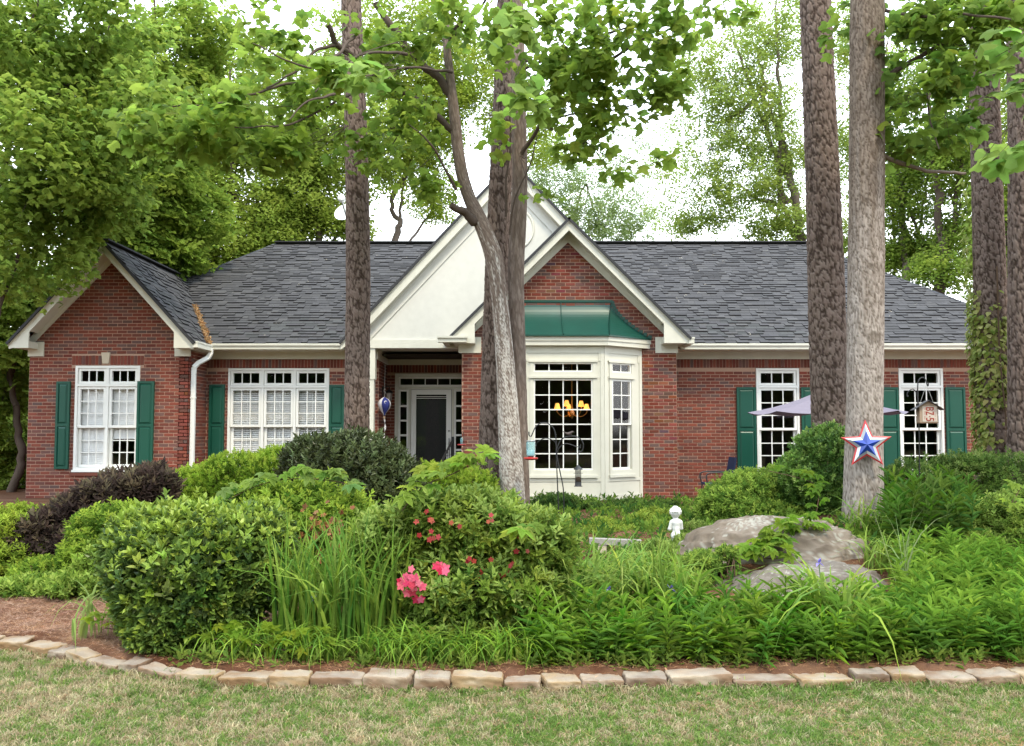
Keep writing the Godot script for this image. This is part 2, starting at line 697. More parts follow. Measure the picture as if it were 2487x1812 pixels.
func finish_shingles() -> void:
	# unit wide, 0.18 long, lower edge proud and wedge-shaped; half carry the dark band of laminated shingles, which also paints in shade between rows
	var kinds := []
	for k in 2:
		var mb := MB.new()
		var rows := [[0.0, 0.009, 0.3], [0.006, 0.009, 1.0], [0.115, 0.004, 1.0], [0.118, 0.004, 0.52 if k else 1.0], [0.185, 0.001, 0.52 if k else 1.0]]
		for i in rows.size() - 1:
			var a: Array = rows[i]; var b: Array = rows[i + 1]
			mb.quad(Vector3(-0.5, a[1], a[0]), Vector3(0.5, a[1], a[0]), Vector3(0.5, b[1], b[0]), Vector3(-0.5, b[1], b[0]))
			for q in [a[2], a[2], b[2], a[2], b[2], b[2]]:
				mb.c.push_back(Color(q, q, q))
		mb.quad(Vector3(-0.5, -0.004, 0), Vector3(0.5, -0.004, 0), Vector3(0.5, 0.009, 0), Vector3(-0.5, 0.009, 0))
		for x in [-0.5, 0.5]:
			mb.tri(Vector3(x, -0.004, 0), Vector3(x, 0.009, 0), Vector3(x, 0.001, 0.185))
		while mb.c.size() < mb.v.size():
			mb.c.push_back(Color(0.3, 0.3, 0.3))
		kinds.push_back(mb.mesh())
	var order := []
	for i in shingles.size():
		var p: Vector3 = shingles[i][1].origin
		if in_view(p) and p.y > 3.6:
			order.push_back([EYE.distance_squared_to(p), i])
	order.sort_custom(func(a, b): return a[0] < b[0])
	var single := {}
	for k in mini(300, order.size()):
		single[order[k][1]] = true
	var per := {}
	for i in shingles.size():
		var w: Node3D = shingles[i][0]
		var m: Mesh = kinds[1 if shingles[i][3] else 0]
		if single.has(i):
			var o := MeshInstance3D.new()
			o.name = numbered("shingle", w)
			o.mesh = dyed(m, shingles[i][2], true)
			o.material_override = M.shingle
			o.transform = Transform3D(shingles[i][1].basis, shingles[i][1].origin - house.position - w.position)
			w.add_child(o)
		else:
			var key := [w, m]
			if not per.has(key): per[key] = [[], PackedColorArray()]
			per[key][0].push_back(shingles[i][1])
			per[key][1].push_back(shingles[i][2])
	for key in per:
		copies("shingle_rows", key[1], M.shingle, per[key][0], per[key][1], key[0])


# The boards of a front gable: rakes, soffits, frieze and the returns at the eaves. cx apex x, ay apex y, hw half width to the rake tip, k slope, zf front of the rake, zw wall, xi inner half width.
func gable_trim(cx: float, ay: float, hw: float, k: float, zf: float, zw: float, xi: float, inner: float, foot: float, wall_hw: float, chop: float, flat: bool) -> void:
	for s in [-1.0, 1.0]:
		var mb := MB.new()
		var o := 0.22
		var poly := PackedVector2Array([Vector2(cx, ay), Vector2(cx + s * hw, ay - k * hw), Vector2(cx + s * hw, ay - k * hw - o * 0.55), Vector2(cx + s * (hw - 0.07), chop), Vector2(cx + s * xi, chop), Vector2(cx + s * xi, ay - k * xi - o), Vector2(cx, ay - o)])
		mb.prism(poly, zf - 0.035, zf)
		part("rake_board", mb.mesh(), M.trim, house)
		# a narrow crown along the top of the rake
		mb = MB.new()
		mb.prism(PackedVector2Array([Vector2(cx, ay + 0.004), Vector2(cx + s * (hw + 0.01), ay - k * (hw + 0.01) + 0.004), Vector2(cx + s * (hw + 0.01), ay - k * (hw + 0.01) - 0.055), Vector2(cx, ay - 0.055)]), zf, zf + 0.022)
		part("rake_moulding", mb.mesh(), M.trim, house)
		mb = MB.new()
		mb.prism(PackedVector2Array([Vector2(cx, ay - 0.17), Vector2(cx + s * xi, ay - k * xi - 0.17), Vector2(cx + s * xi, ay - k * xi - 0.2), Vector2(cx, ay - 0.2)]), zw, zf - 0.035)
		part("rake_soffit", mb.mesh(), M.trim, house)
		mb = MB.new()
		mb.box(minf(cx + s * xi, cx + s * (hw - 0.07)), maxf(cx + s * xi, cx + s * (hw - 0.07)), chop + 0.004, chop + 0.14, zw - 0.9, zf - 0.036)
		part("eave_return", mb.mesh(), M.trim, house)
		# frieze on the wall, and its foot
		mb = MB.new()
		mb.prism(PackedVector2Array([Vector2(cx, ay - 0.1), Vector2(cx + s * (xi + 0.2), ay - k * (xi + 0.2) - 0.1), Vector2(cx + s * (xi + 0.2), inner - k * 0.97 * (xi + 0.2)), Vector2(cx, inner)]), zw - 0.01, zw + 0.03)
		part("frieze_board", mb.mesh(), M.trim, house)
		mb = MB.new()
		mb.box(minf(cx + s * (xi - 0.12), cx + s * (wall_hw + 0.03)), maxf(cx + s * (xi - 0.12), cx + s * (wall_hw + 0.03)), foot, chop + 0.16, zw - 0.012, zw + 0.033)
		part("frieze_board", mb.mesh(), M.trim, house)


func roof_deck(poly: Array, called := "roof_deck") -> void:
	var mb := MB.new()
	var n: Vector3 = (poly[1] - poly[0]).cross(poly[2] - poly[0]).normalized()
	if n.y < 0: n = -n
	var k := poly.size()
	for i in range(1, k - 1):
		mb.tri(poly[0], poly[i], poly[i + 1])
		mb.tri(poly[0] - n * 0.05, poly[i + 1] - n * 0.05, poly[i] - n * 0.05)
	for i in k:
		mb.quad(poly[i], poly[(i + 1) % k], poly[(i + 1) % k] - n * 0.05, poly[i] - n * 0.05)
	part(called, mb.mesh(), M.deck, house)


func gutter(x0: float, x1: float, y: float, z: float) -> void:
	var mb := MB.new()
	# an ogee profile, open on top, run along x
	var prof := [Vector2(0, 0.125), Vector2(0.012, 0.125), Vector2(0.012, 0.01), Vector2(0.07, 0.01), Vector2(0.075, 0.05), Vector2(0.1, 0.085), Vector2(0.1, 0.12), Vector2(0.112, 0.12), Vector2(0.112, 0.08), Vector2(0.084, 0.04), Vector2(0.082, 0.0), Vector2(0.0, 0.0)]
	var p2 := PackedVector2Array()
	for q in prof: p2.push_back(q)
	# local x of the prism is outwards (towards +z), its z runs along the eave
	mb.prism(p2, x0, x1, Transform3D(Basis(Vector3(0, 0, 1), Vector3(0, 1, 0), Vector3(1, 0, 0)), Vector3(0, y, z)))
	part("gutter", mb.mesh(), M.trim, house)


func build_house() -> void:
	house = thing("house", "single storey red brick house with dark hipped roof, white gables and green shutters", "house", Vector3(1.0, 0.1, -19))
	var ID := Basis.IDENTITY
	var full := func(a: float, b: float): return func(_y): return Vector2(a, b)
	# --- left gable wall
	var t := Transform3D(ID, Vector3(0, 0, -17))
	var win := Rect2(-9.07, 0.78, 1.344, 2.2)
	var w := part("wall", null, M.mortar, house)
	var mb := slab(-10.03, -6.72, -0.3, 3.6, [win], t)
	mb.prism(PackedVector2Array([Vector2(-10.03, 3.6), Vector2(-6.72, 3.6), Vector2(-8.37, 5.36)]), -17.2, -17.0)
	w.mesh = mb.mesh()
	lay_bricks(w, t, -0.28, 5.2, func(y): return Vector2(-10.03, -6.72) if y < 3.5 else Vector2(-8.4 - (5.36 - y) / 1.07, -8.4 + (5.36 - y) / 1.07), [win, Rect2(-9.15, 2.97, 1.5, 0.24)])
	soldiers(w, t, -9.15, -8.53, 2.99, 0.2)
	soldiers(w, t, -8.35, -7.65, 2.99, 0.2)
	mb = MB.new()
	mb.prism(PackedVector2Array([Vector2(-8.5, 3.02), Vector2(-8.38, 3.02), Vector2(-8.35, 3.25), Vector2(-8.53, 3.25)]), -17.0, -16.965)
	part("keystone", mb.mesh(), M.stone_trim, house)
	sash_window(Transform3D(ID, Vector3(-8.398, 0.82, -17.02) - house.position), 1.34, 2.155, 2, 3, 3, [Vector2(0.06, 1.28), Vector2(0.62, 1.28)])
	part("brick_sill", solid_box(-9.12, -7.68, 0.7, 0.765, -17.0, -16.955), M.brick_plain, house)
	shutter(-9.43, -9.15, 0.84, 2.645, -16.955)
	shutter(-7.755, -7.41, 0.82, 2.652, -16.955)
	# --- its return, facing right
	var tr := Transform3D(Basis(Vector3(0, 0, -1), Vector3.UP, Vector3(1, 0, 0)), Vector3(-6.72, 0, -17))
	w = part("wall", solid_box(-6.92, -6.72, -0.3, 3.5, -18, -17), M.mortar, house)
	lay_bricks(w, tr, -0.28, 3.3, full.call(0.0, 1.0), [])
	# --- main wall, left
	t = Transform3D(ID, Vector3(0, 0, -18))
	win = Rect2(-6.24, 0.81, 2.225, 2.2)
	w = part("wall", slab(-6.72, -2.93, -0.3, 3.5, [win], t).mesh(), M.mortar, house)
	lay_bricks(w, t, -0.28, 3.0, full.call(-6.72, -2.93), [win])
	soldiers(w, t, -6.72, -2.93, 3.005, 0.195)
	sash_window(Transform3D(ID, Vector3(-5.13, 0.84, -18.02) - house.position), 2.22, 2.16, 3, 3, 3, [Vector2(0.06, 0.8), Vector2(0.06, 0.8), Vector2(0.06, 0.7)])
	shutter(-6.635, -6.3, 0.85, 2.642, -17.955)
	shutter(-4.005, -3.67, 0.85, 2.632, -17.955)
	# --- porch: left return, door wall, right return
	tr = Transform3D(Basis(Vector3(0, 0, -1), Vector3.UP, Vector3(1, 0, 0)), Vector3(-2.93, 0, -18))
	w = part("wall", solid_box(-3.13, -2.93, -0.3, 3.4, -19.2, -18.2), M.mortar, house)
	lay_bricks(w, tr, -0.28, 3.3, full.call(0.0, 1.2), [])
	t = Transform3D(ID, Vector3(0, 0, -19.2))
	win = Rect2(-2.74, 0.5, 1.7, 2.48)
	w = part("wall", slab(-2.93, -1.04, -0.3, 3.4, [win], t).mesh(), M.mortar, house)
	lay_bricks(w, t, -0.28, 2.98, full.call(-2.93, -1.04), [win])
	soldiers(w, t, -2.93, -1.04, 2.99, 0.195)
	tr = Transform3D(Basis(Vector3(0, 0, 1), Vector3.UP, Vector3(-1, 0, 0)), Vector3(-1.04, 0, -19.2))
	w = part("wall", solid_box(-1.04, -0.84, -0.3, 3.4, -19.2, -17.2), M.mortar, house)
	lay_bricks(w, tr, -0.28, 3.3, full.call(0.0, 2.2), [])
	part("porch_floor", solid_box(-3.1, -1.04, -0.3, 0.5, -19.2, -17.6), M.concrete, house)
	part("porch_step", solid_box(-2.7, -1.05, -0.3, 0.34, -17.6, -17.25), M.concrete, house)
	part("porch_ceiling", solid_box(-2.93, -1.04, 3.4, 3.45, -19.2, -17.4), M.trim, house)
	part("porch_frieze", solid_box(-2.9, -1.04, 3.17, 3.4, -19.2, -19.16), M.trim, house)
	part("porch_frieze", solid_box(-2.93, -2.895, 3.17, 3.4, -19.16, -17.62), M.trim, house)
	part("porch_beam", solid_box(-3.2, -1.0, 3.385, 3.56, -17.62, -17.38), M.trim, house)
	mb = MB.new()
	mb.box(-3.12, -2.94, 0.1, 3.385, -17.6, -17.42)
	mb.box(-3.135, -2.915, 2.72, 3.384, -17.615, -17.405)
	mb.box(-3.15, -2.9, 0.1, 0.35, -17.63, -17.39)
	part("porch_column", mb.mesh(), M.trim, house)
	build_door()
	# --- brick gable with the bay
	t = Transform3D(ID, Vector3(0, 0, -17))
	w = part("wall", null, M.mortar, house)
	mb = slab(-1.04, 3.42, -0.3, 3.7, [Rect2(-0.4, 0.35, 3.0, 2.9)], t)
	mb.prism(PackedVector2Array([Vector2(-1.04, 3.7), Vector2(3.42, 3.7), Vector2(1.19, 5.85)]), -17.2, -17.0)
	w.mesh = mb.mesh()
	lay_bricks(w, t, -0.28, 5.6, func(y): return Vector2(-1.04, 3.42) if y < 3.45 else Vector2(1.19 - (5.72 - y) / 0.95, 1.19 + (5.72 - y) / 0.95), [Rect2(-0.44, 0.3, 3.1, 3.1)])
	build_bay()
	# --- main wall, right
	t = Transform3D(ID, Vector3(0, 0, -18))
	var w1 := Rect2(5.36, 0.66, 0.96, 2.35)
	var w2 := Rect2(8.5, 0.66, 0.98, 2.35)
	w = part("wall", slab(3.22, 11.5, -0.3, 3.5, [w1, w2], t).mesh(), M.mortar, house)
	lay_bricks(w, t, -0.28, 3.0, full.call(3.42, 11.5), [w1, w2])
	soldiers(w, t, 3.42, 11.5, 3.01, 0.195)
	sash_window(Transform3D(ID, Vector3(5.84, 0.7, -18.02) - house.position), 0.94, 2.3, 1, 3, 3, [])
	sash_window(Transform3D(ID, Vector3(8.99, 0.7, -18.02) - house.position), 0.97, 2.3, 1, 3, 3, [])
	shutter(4.925, 5.345, 0.72, 2.58, -17.955)
	shutter(6.34, 6.76, 0.72, 2.58, -17.955)
	shutter(8.05, 8.47, 0.72, 2.58, -17.955)
	shutter(9.505, 9.93, 0.72, 2.58, -17.955)
	# --- the walls that close the house, its floor and its rooms
	part("side_wall", solid_box(-10.03, -9.83, -0.3, 3.5, -28.4, -17.2), M.brick_plain, house)
	part("side_wall", solid_box(11.3, 11.5, -0.3, 3.5, -28.4, -18.2), M.brick_plain, house)
	part("rear_wall", solid_box(-10.03, 11.5, -0.3, 3.5, -28.6, -28.4), M.brick_plain, house)
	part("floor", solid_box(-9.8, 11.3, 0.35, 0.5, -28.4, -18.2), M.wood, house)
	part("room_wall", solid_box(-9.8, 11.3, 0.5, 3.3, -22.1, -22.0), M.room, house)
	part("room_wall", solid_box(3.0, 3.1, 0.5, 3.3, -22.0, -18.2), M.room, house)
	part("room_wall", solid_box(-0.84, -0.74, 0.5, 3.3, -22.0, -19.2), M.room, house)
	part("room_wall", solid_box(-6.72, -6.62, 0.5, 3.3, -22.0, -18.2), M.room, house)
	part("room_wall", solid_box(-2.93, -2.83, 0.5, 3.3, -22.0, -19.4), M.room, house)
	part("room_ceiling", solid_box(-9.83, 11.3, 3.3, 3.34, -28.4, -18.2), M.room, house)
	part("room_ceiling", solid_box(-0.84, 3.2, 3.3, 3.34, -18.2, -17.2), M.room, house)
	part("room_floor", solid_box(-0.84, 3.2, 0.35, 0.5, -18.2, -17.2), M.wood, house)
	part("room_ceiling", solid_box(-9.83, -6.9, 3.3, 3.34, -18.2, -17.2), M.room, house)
	# --- roofs
	var e0 := Vector3(-10.45, 3.49, -17.5); var e1 := Vector3(12.0, 3.49, -17.5)
	var r0 := Vector3(-6.68, 6.93, -23); var r1 := Vector3(8.34, 6.93, -23)
	var b0 := Vector3(-10.45, 3.49, -28.5); var b1 := Vector3(12.0, 3.49, -28.5)
	roof_deck([e0, e1, r1, r0], "roof")
	roof_deck([e1, b1, r1], "roof")
	roof_deck([b1, b0, r0, r1], "roof")
	roof_deck([b0, e0, r0], "roof")
	# gables: left, brick, stucco
	var gz := -16.575
	for s in [-1.0, 1.0]:
		roof_deck([Vector3(-8.37, 5.52, gz), Vector3(-8.37 + s * 1.92, 5.52 - 1.92 * 1.1, gz), Vector3(-8.37 + s * 1.92, 5.52 - 1.92 * 1.1, -19.0), Vector3(-8.37, 5.52, -20.8)], "roof")
		roof_deck([Vector3(1.17, 6.0, gz), Vector3(1.17 + s * 2.49, 6.0 - 2.49, gz), Vector3(1.17 + s * 2.49, 6.0 - 2.49, -19.5), Vector3(1.17, 6.0, -21.6)], "roof")
		roof_deck([Vector3(0, 7.395, -17.17), Vector3(s * 3.66, 7.395 - 3.66 * 1.07, -17.17), Vector3(s * 3.66, 7.395 - 3.66 * 1.07, -23), Vector3(0, 7.395, -26)], "roof")
	var rf := holder("roof", house, Transform3D())
	var sl := Vector3(0, 3.44, -5.5).normalized()
	var S := Vector3(0, 3.44, -5.5).length()
	var hid := func(p: Vector3): return p.y > 7.33 - 1.07 * absf(p.x) and p.y > 5.46 - 1.1 * absf(p.x + 8.37) and p.y > 5.9 - absf(p.x - 1.17)
	lay_shingles(rf, Vector3(0, 3.5, -17.5), Vector3.RIGHT, sl, S, func(s): return Vector2(lerpf(-10.45, -6.68, s / S), lerpf(12.0, 8.34, s / S)), hid)
	var gv := Vector3(-1.0, 1.1, 0).normalized()
	var GL := Vector3(1.9, 2.09, 0).length()
	lay_shingles(rf, Vector3(-6.445, 3.412, 0), Vector3(0, 0, -1), gv, GL, func(s): return Vector2(16.58, 17.55 + (3.39 + s * 0.74 - 3.49) / 0.625), func(_p): return true)
	var cap := MB.new()
	cap.bar(Vector3(-6.7, 6.965, -23), Vector3(8.36, 6.965, -23), 0.03, 0.28)
	part("ridge_cap", cap.mesh(), M.deck, house)
	cap = MB.new()
	cap.bar(Vector3(-8.37, 5.54, gz), Vector3(-8.37, 5.54, -20.7), 0.24, 0.03)
	part("ridge_cap", cap.mesh(), M.deck, house)
	for q in [[e0, r0], [e1, r1]]:
		var u: Vector3 = q[1] - q[0]
		var caps := int(u.length() / 0.2)
		for i in caps:
			var at: Vector3 = q[0] + u * (i + 0.5) / caps + Vector3(0, 0.02, 0)
			var o := part("hip_cap", M.hip_cap, M.shingle_plain, rf, false)
			o.transform = Transform3D(Basis.looking_at(u.normalized(), Vector3.UP), at - house.position - rf.position)
	finish_shingles()
	# needles and leaves caught in the valley
	var xs := []
	var cs := PackedColorArray()
	for i in 420:
		var s := pow(rng.randf(), 1.1) * 1.6
		var y := 3.45 + s * 0.74 * 0.9
		var p := Vector3(-6.44 - s * 0.672 * 0.92 + rng.randfn(0, 0.02), y + 0.04 + rng.randf() * 0.03, -(17.5 + (y - 3.49) / 0.625) + rng.randfn(0, 0.03) + 0.06)
		xs.push_back(Transform3D(aligned(on_sphere(), rng.randf_range(0.6, 1.3)), p))
		cs.push_back(mixed(Color(0.36, 0.16, 0.05), Color(0.5, 0.36, 0.2), rng.randf(), 0.3))
	var sc := []
	for i in 90:
		var x := rng.randf_range(-6.0, 11.0)
		var y := rng.randf_range(3.6, 6.6)
		var p := Vector3(x, y + 0.035, -(17.5 + (y - 3.49) / 0.625))
		if hid.call(p):
			xs.push_back(Transform3D(aligned(Vector3(rng.randf_range(-1, 1), 0.2, rng.randf_range(-1, 1)), 0.9), p))
			cs.push_back(Color(0.5, 0.45, 0.38))
	var litter := copies("roof_needles", M.needle, M.litter, xs, cs, self)
	litter.set_meta("label", "orange pine needles and leaf litter caught in the roof valley")
	litter.set_meta("category", "leaf litter")
	# --- eaves
	gutter(-6.46, -3.6, 3.365, -17.52)
	gutter(3.66, 12.1, 3.365, -17.52)
	for q in [[-6.72, -2.94], [3.42, 11.9]]:
		part("soffit", solid_box(q[0], q[1], 3.36, 3.39, -18.0, -17.52), M.trim, house)
		part("fascia", solid_box(q[0] + (0.26 if q[0] < 0 else 0.2), q[1] + (-0.66 if q[0] < 0 else 0.1), 3.36, 3.5, -17.53, -17.5), M.trim, house)
		part("frieze_board", solid_box(q[0], q[1], 3.2, 3.36, -18.0, -17.965), M.trim, house)
	gable_trim(-8.37, 5.48, 1.88, 1.1, -16.63, -17.0, 1.48, 5.13, 3.17, 1.655, 3.31, false)
	gable_trim(1.17, 5.955, 2.45, 1.0, -16.63, -17.0, 1.93, 5.565, 3.24, 2.25, 3.41, false)
	# gutter ends on the sides of the two brick gables
	for q in [[-6.5, -16.6, -17.45, 3.32], [3.6, -16.6, -17.45, 3.4], [-1.42, -16.55, -19, 3.42]]:
		var g := MB.new()
		g.box(q[0], q[0] + 0.11, q[3], q[3] + 0.12, q[2], q[1])
		g.box(q[0] - 0.008, q[0] + 0.118, q[3] + 0.095, q[3] + 0.127, q[2], q[1] + 0.01)
		part("gutter", g.mesh(), M.trim, house)
	mb = MB.new()
	mb.box(-1.5, -0.93, 3.415, 3.51, -16.62, -16.5)
	mb.box(-1.52, -0.91, 3.5, 3.54, -16.61, -16.47)
	part("gutter", mb.mesh(), M.trim, house)
	# --- downspout
	var d := MB.new()
	var pts := [Vector3(-6.42, 3.38, -17.42), Vector3(-6.42, 3.26, -17.4), Vector3(-6.46, 3.17, -17.36), Vector3(-6.6, 3.05, -17.2), Vector3(-6.66, 2.95, -17.13), Vector3(-6.66, 2.8, -17.12), Vector3(-6.66, 0.1, -17.12)]
	for i in pts.size() - 1:
		d.bar(pts[i], pts[i + 1] + (pts[i + 1] - pts[i]).normalized() * 0.012, 0.085, 0.072)
	part("downspout", d.mesh(), M.white, house)
	part("downspout_strap", solid_box(-6.712, -6.61, 2.3, 2.33, -17.165, -17.078), M.white, house)
	# --- stucco gable
	mb = MB.new()
	mb.prism(PackedVector2Array([Vector2(-3.3, 3.56), Vector2(3.3, 3.56), Vector2(3.3, 3.72), Vector2(0, 7.2), Vector2(-3.3, 3.72)]), -17.6, -17.42)
	part("stucco_wall", mb.mesh(), M.stucco, house)
	for s in [-1.0, 1.0]:
		mb = MB.new()
		var k := 1.07
		mb.prism(PackedVector2Array([Vector2(0, 7.34), Vector2(s * 3.62, 7.34 - k * 3.62), Vector2(s * 3.62, 7.34 - k * 3.62 - 0.13), Vector2(s * 3.3, 7.34 - k * 3.3 - 0.26), Vector2(0, 7.08)]), -17.27, -17.23)
		part("rake_board", mb.mesh(), M.trim, house)
		mb = MB.new()
		mb.prism(PackedVector2Array([Vector2(0, 7.345), Vector2(s * 3.63, 7.345 - k * 3.63), Vector2(s * 3.63, 7.345 - k * 3.63 - 0.05), Vector2(0, 7.29)]), -17.23, -17.21)
		part("rake_moulding", mb.mesh(), M.trim, house)
		mb = MB.new()
		mb.prism(PackedVector2Array([Vector2(0, 7.1), Vector2(s * 3.3, 7.1 - k * 3.3), Vector2(s * 3.3, 7.07 - k * 3.3), Vector2(0, 7.07)]), -17.42, -17.27)
		part("rake_soffit", mb.mesh(), M.trim, house)
		mb = MB.new()
		mb.prism(PackedVector2Array([Vector2(0, 7.09), Vector2(s * 3.2, 7.09 - k * 3.2), Vector2(s * 3.2, 6.8 - k * 3.2), Vector2(0, 6.8)]), -17.42, -17.395)
		part("frieze_board", mb.mesh(), M.stucco, house)
	mb = MB.new()
	var ring := PackedVector3Array()
	var rr := PackedFloat32Array()
	for i in 41:
		ring.push_back(Vector3(0.0 + 0.46 * cos(TAU * i / 40), 5.96 + 0.46 * sin(TAU * i / 40), -17.415))
		rr.push_back(0.028)
	mb.tube(ring, rr, 8, Color.WHITE, false)
	part("round_vent_ring", mb.mesh(), M.trim, house)
	part("round_vent", turned([Vector2(0, 0.0), Vector2(0.45, 0.0), Vector2(0.45, 0.015), Vector2(0, 0.02)], Vector3(0, 5.96, -17.42), 32, Basis(Vector3.RIGHT, PI / 2)), M.stucco, house)
	# --- chimney and skylight on the ridge
	var ch := part("chimney", solid_box(-5.35, -4.45, 6.0, 7.26, -26.0, -25.2), M.siding, house)
	for i in 6:
		part("siding_board", solid_box(-5.37, -4.43, 6.72 + i * 0.1, 6.808 + i * 0.1, -25.2, -25.175 + 0.004 * (i % 2)), M.siding, ch)
	part("cap", solid_box(-5.42, -4.38, 7.26, 7.33, -26.05, -25.12), M.siding, ch)
	part("skylight_dome", turned([Vector2(0.3, 0), Vector2(0.29, 0.1), Vector2(0.22, 0.2), Vector2(0.1, 0.25), Vector2(0.0, 0.26)], Vector3(-5.45, 6.93, -23.9), 20), M.dome, house)
	finish_bricks()
	# --- lantern on the porch wall
	var lan := holder("wall_lantern", house, Transform3D(ID, Vector3(-2.78, 2.42, -18.5) - house.position))
	part("bracket", rod([Vector3(-0.15, 0.1, 0), Vector3(-0.1, 0.19, 0), Vector3(0, 0.2, 0), Vector3(0, 0.12, 0)], 0.012), M.black, lan, false)
	part("back_plate", solid_box(-0.15, -0.13, -0.02, 0.2, -0.05, 0.05), M.black, lan, false)
	part("hood", turned([Vector2(0.1, 0.06), Vector2(0.085, 0.09), Vector2(0.03, 0.13), Vector2(0.0, 0.14)], Vector3.ZERO, 8), M.black, lan, false)
	part("glass_shade", turned([Vector2(0.045, -0.14), Vector2(0.07, -0.05), Vector2(0.08, 0.06)], Vector3.ZERO, 8), M.frosted, lan, false)
	for i in 4:
		var a := TAU * (i + 0.5) / 4
		part("cage_bar", rod([Vector3(cos(a) * 0.05, -0.15, sin(a) * 0.05), Vector3(cos(a) * 0.078, -0.05, sin(a) * 0.078), Vector3(cos(a) * 0.088, 0.06, sin(a) * 0.088)], 0.006, 6, 5), M.black, lan, false)
	part("foot", turned([Vector2(0, -0.19), Vector2(0.02, -0.17), Vector2(0.05, -0.15), Vector2(0.05, -0.13)], Vector3.ZERO, 8), M.black, lan, false)


func build_door() -> void:
	var d := holder("front_door", house, Transform3D(Basis.IDENTITY, Vector3(-1.89, 0.5, -19.2) - house.position))
	var f := MB.new()
	frame_rect(f, -0.85, 0.85, 0.0, 2.47, 0.075, -0.12, 0.03)
	f.box(-0.775, 0.775, 2.1, 2.16, -0.1, 0.028)
	f.box(-0.53, -0.48, 0.075, 2.1, -0.1, 0.027)
	f.box(0.48, 0.53, 0.075, 2.1, -0.1, 0.027)
	part("frame", f.mesh(), M.trim, d, false)
	f = MB.new()
	frame_rect(f, -0.77, 0.77, 2.165, 2.39, 0.04, -0.06, 0.006)
	part("transom_sash", f.mesh(), M.white, d, false)
	lites(d, -0.73, 0.73, 2.205, 2.35, 5, 1, -0.02, 0.02)
	for s in [-1.0, 1.0]:
		f = MB.new()
		frame_rect(f, minf(s * 0.53, s * 0.77), maxf(s * 0.53, s * 0.77), 0.08, 2.095, 0.045, -0.06, 0.004)
		part("sidelight_sash", f.mesh(), M.white, d, false)
		lites(d, minf(s * 0.575, s * 0.725), maxf(s * 0.575, s * 0.725), 0.34, 2.05, 1, 5, -0.02, 0.045)
	# the storm door: a white frame round one tall pane, with two rails near its top
	f = MB.new()
	frame_rect(f, -0.468, 0.468, 0.03, 2.09, 0.115, -0.01, 0.032)
	part("storm_door", f.mesh(), M.white, d, false)
	part("storm_pane", flat_pane(0.708, 1.83, Vector3(0, 1.06, 0.008)), M.glass, d, false)
	for y in [1.92, 1.88]:
		part("storm_rail", solid_box(-0.354, 0.354, y, y + 0.014, 0.012, 0.024), M.white, d, false)
	part("inner_door", solid_box(-0.475, 0.475, 0.02, 2.09, -0.1, -0.06), M.dark_door, d, false)
	part("latch", turned([Vector2(0, 0), Vector2(0.022, 0.0), Vector2(0.022, 0.02), Vector2(0.0, 0.03)], Vector3(0.42, 1.13, 0.03), 12, Basis(Vector3.RIGHT, PI / 2)), M.steel, d, false)
	part("handle", rod([Vector3(0.42, 0.93, 0.03), Vector3(0.42, 0.92, 0.07), Vector3(0.42, 0.82, 0.075), Vector3(0.42, 0.8, 0.03)], 0.014), M.steel, d, false)
	part("handle_plate", solid_box(0.398, 0.442, 0.77, 0.96, 0.032, 0.037), M.steel, d, false)


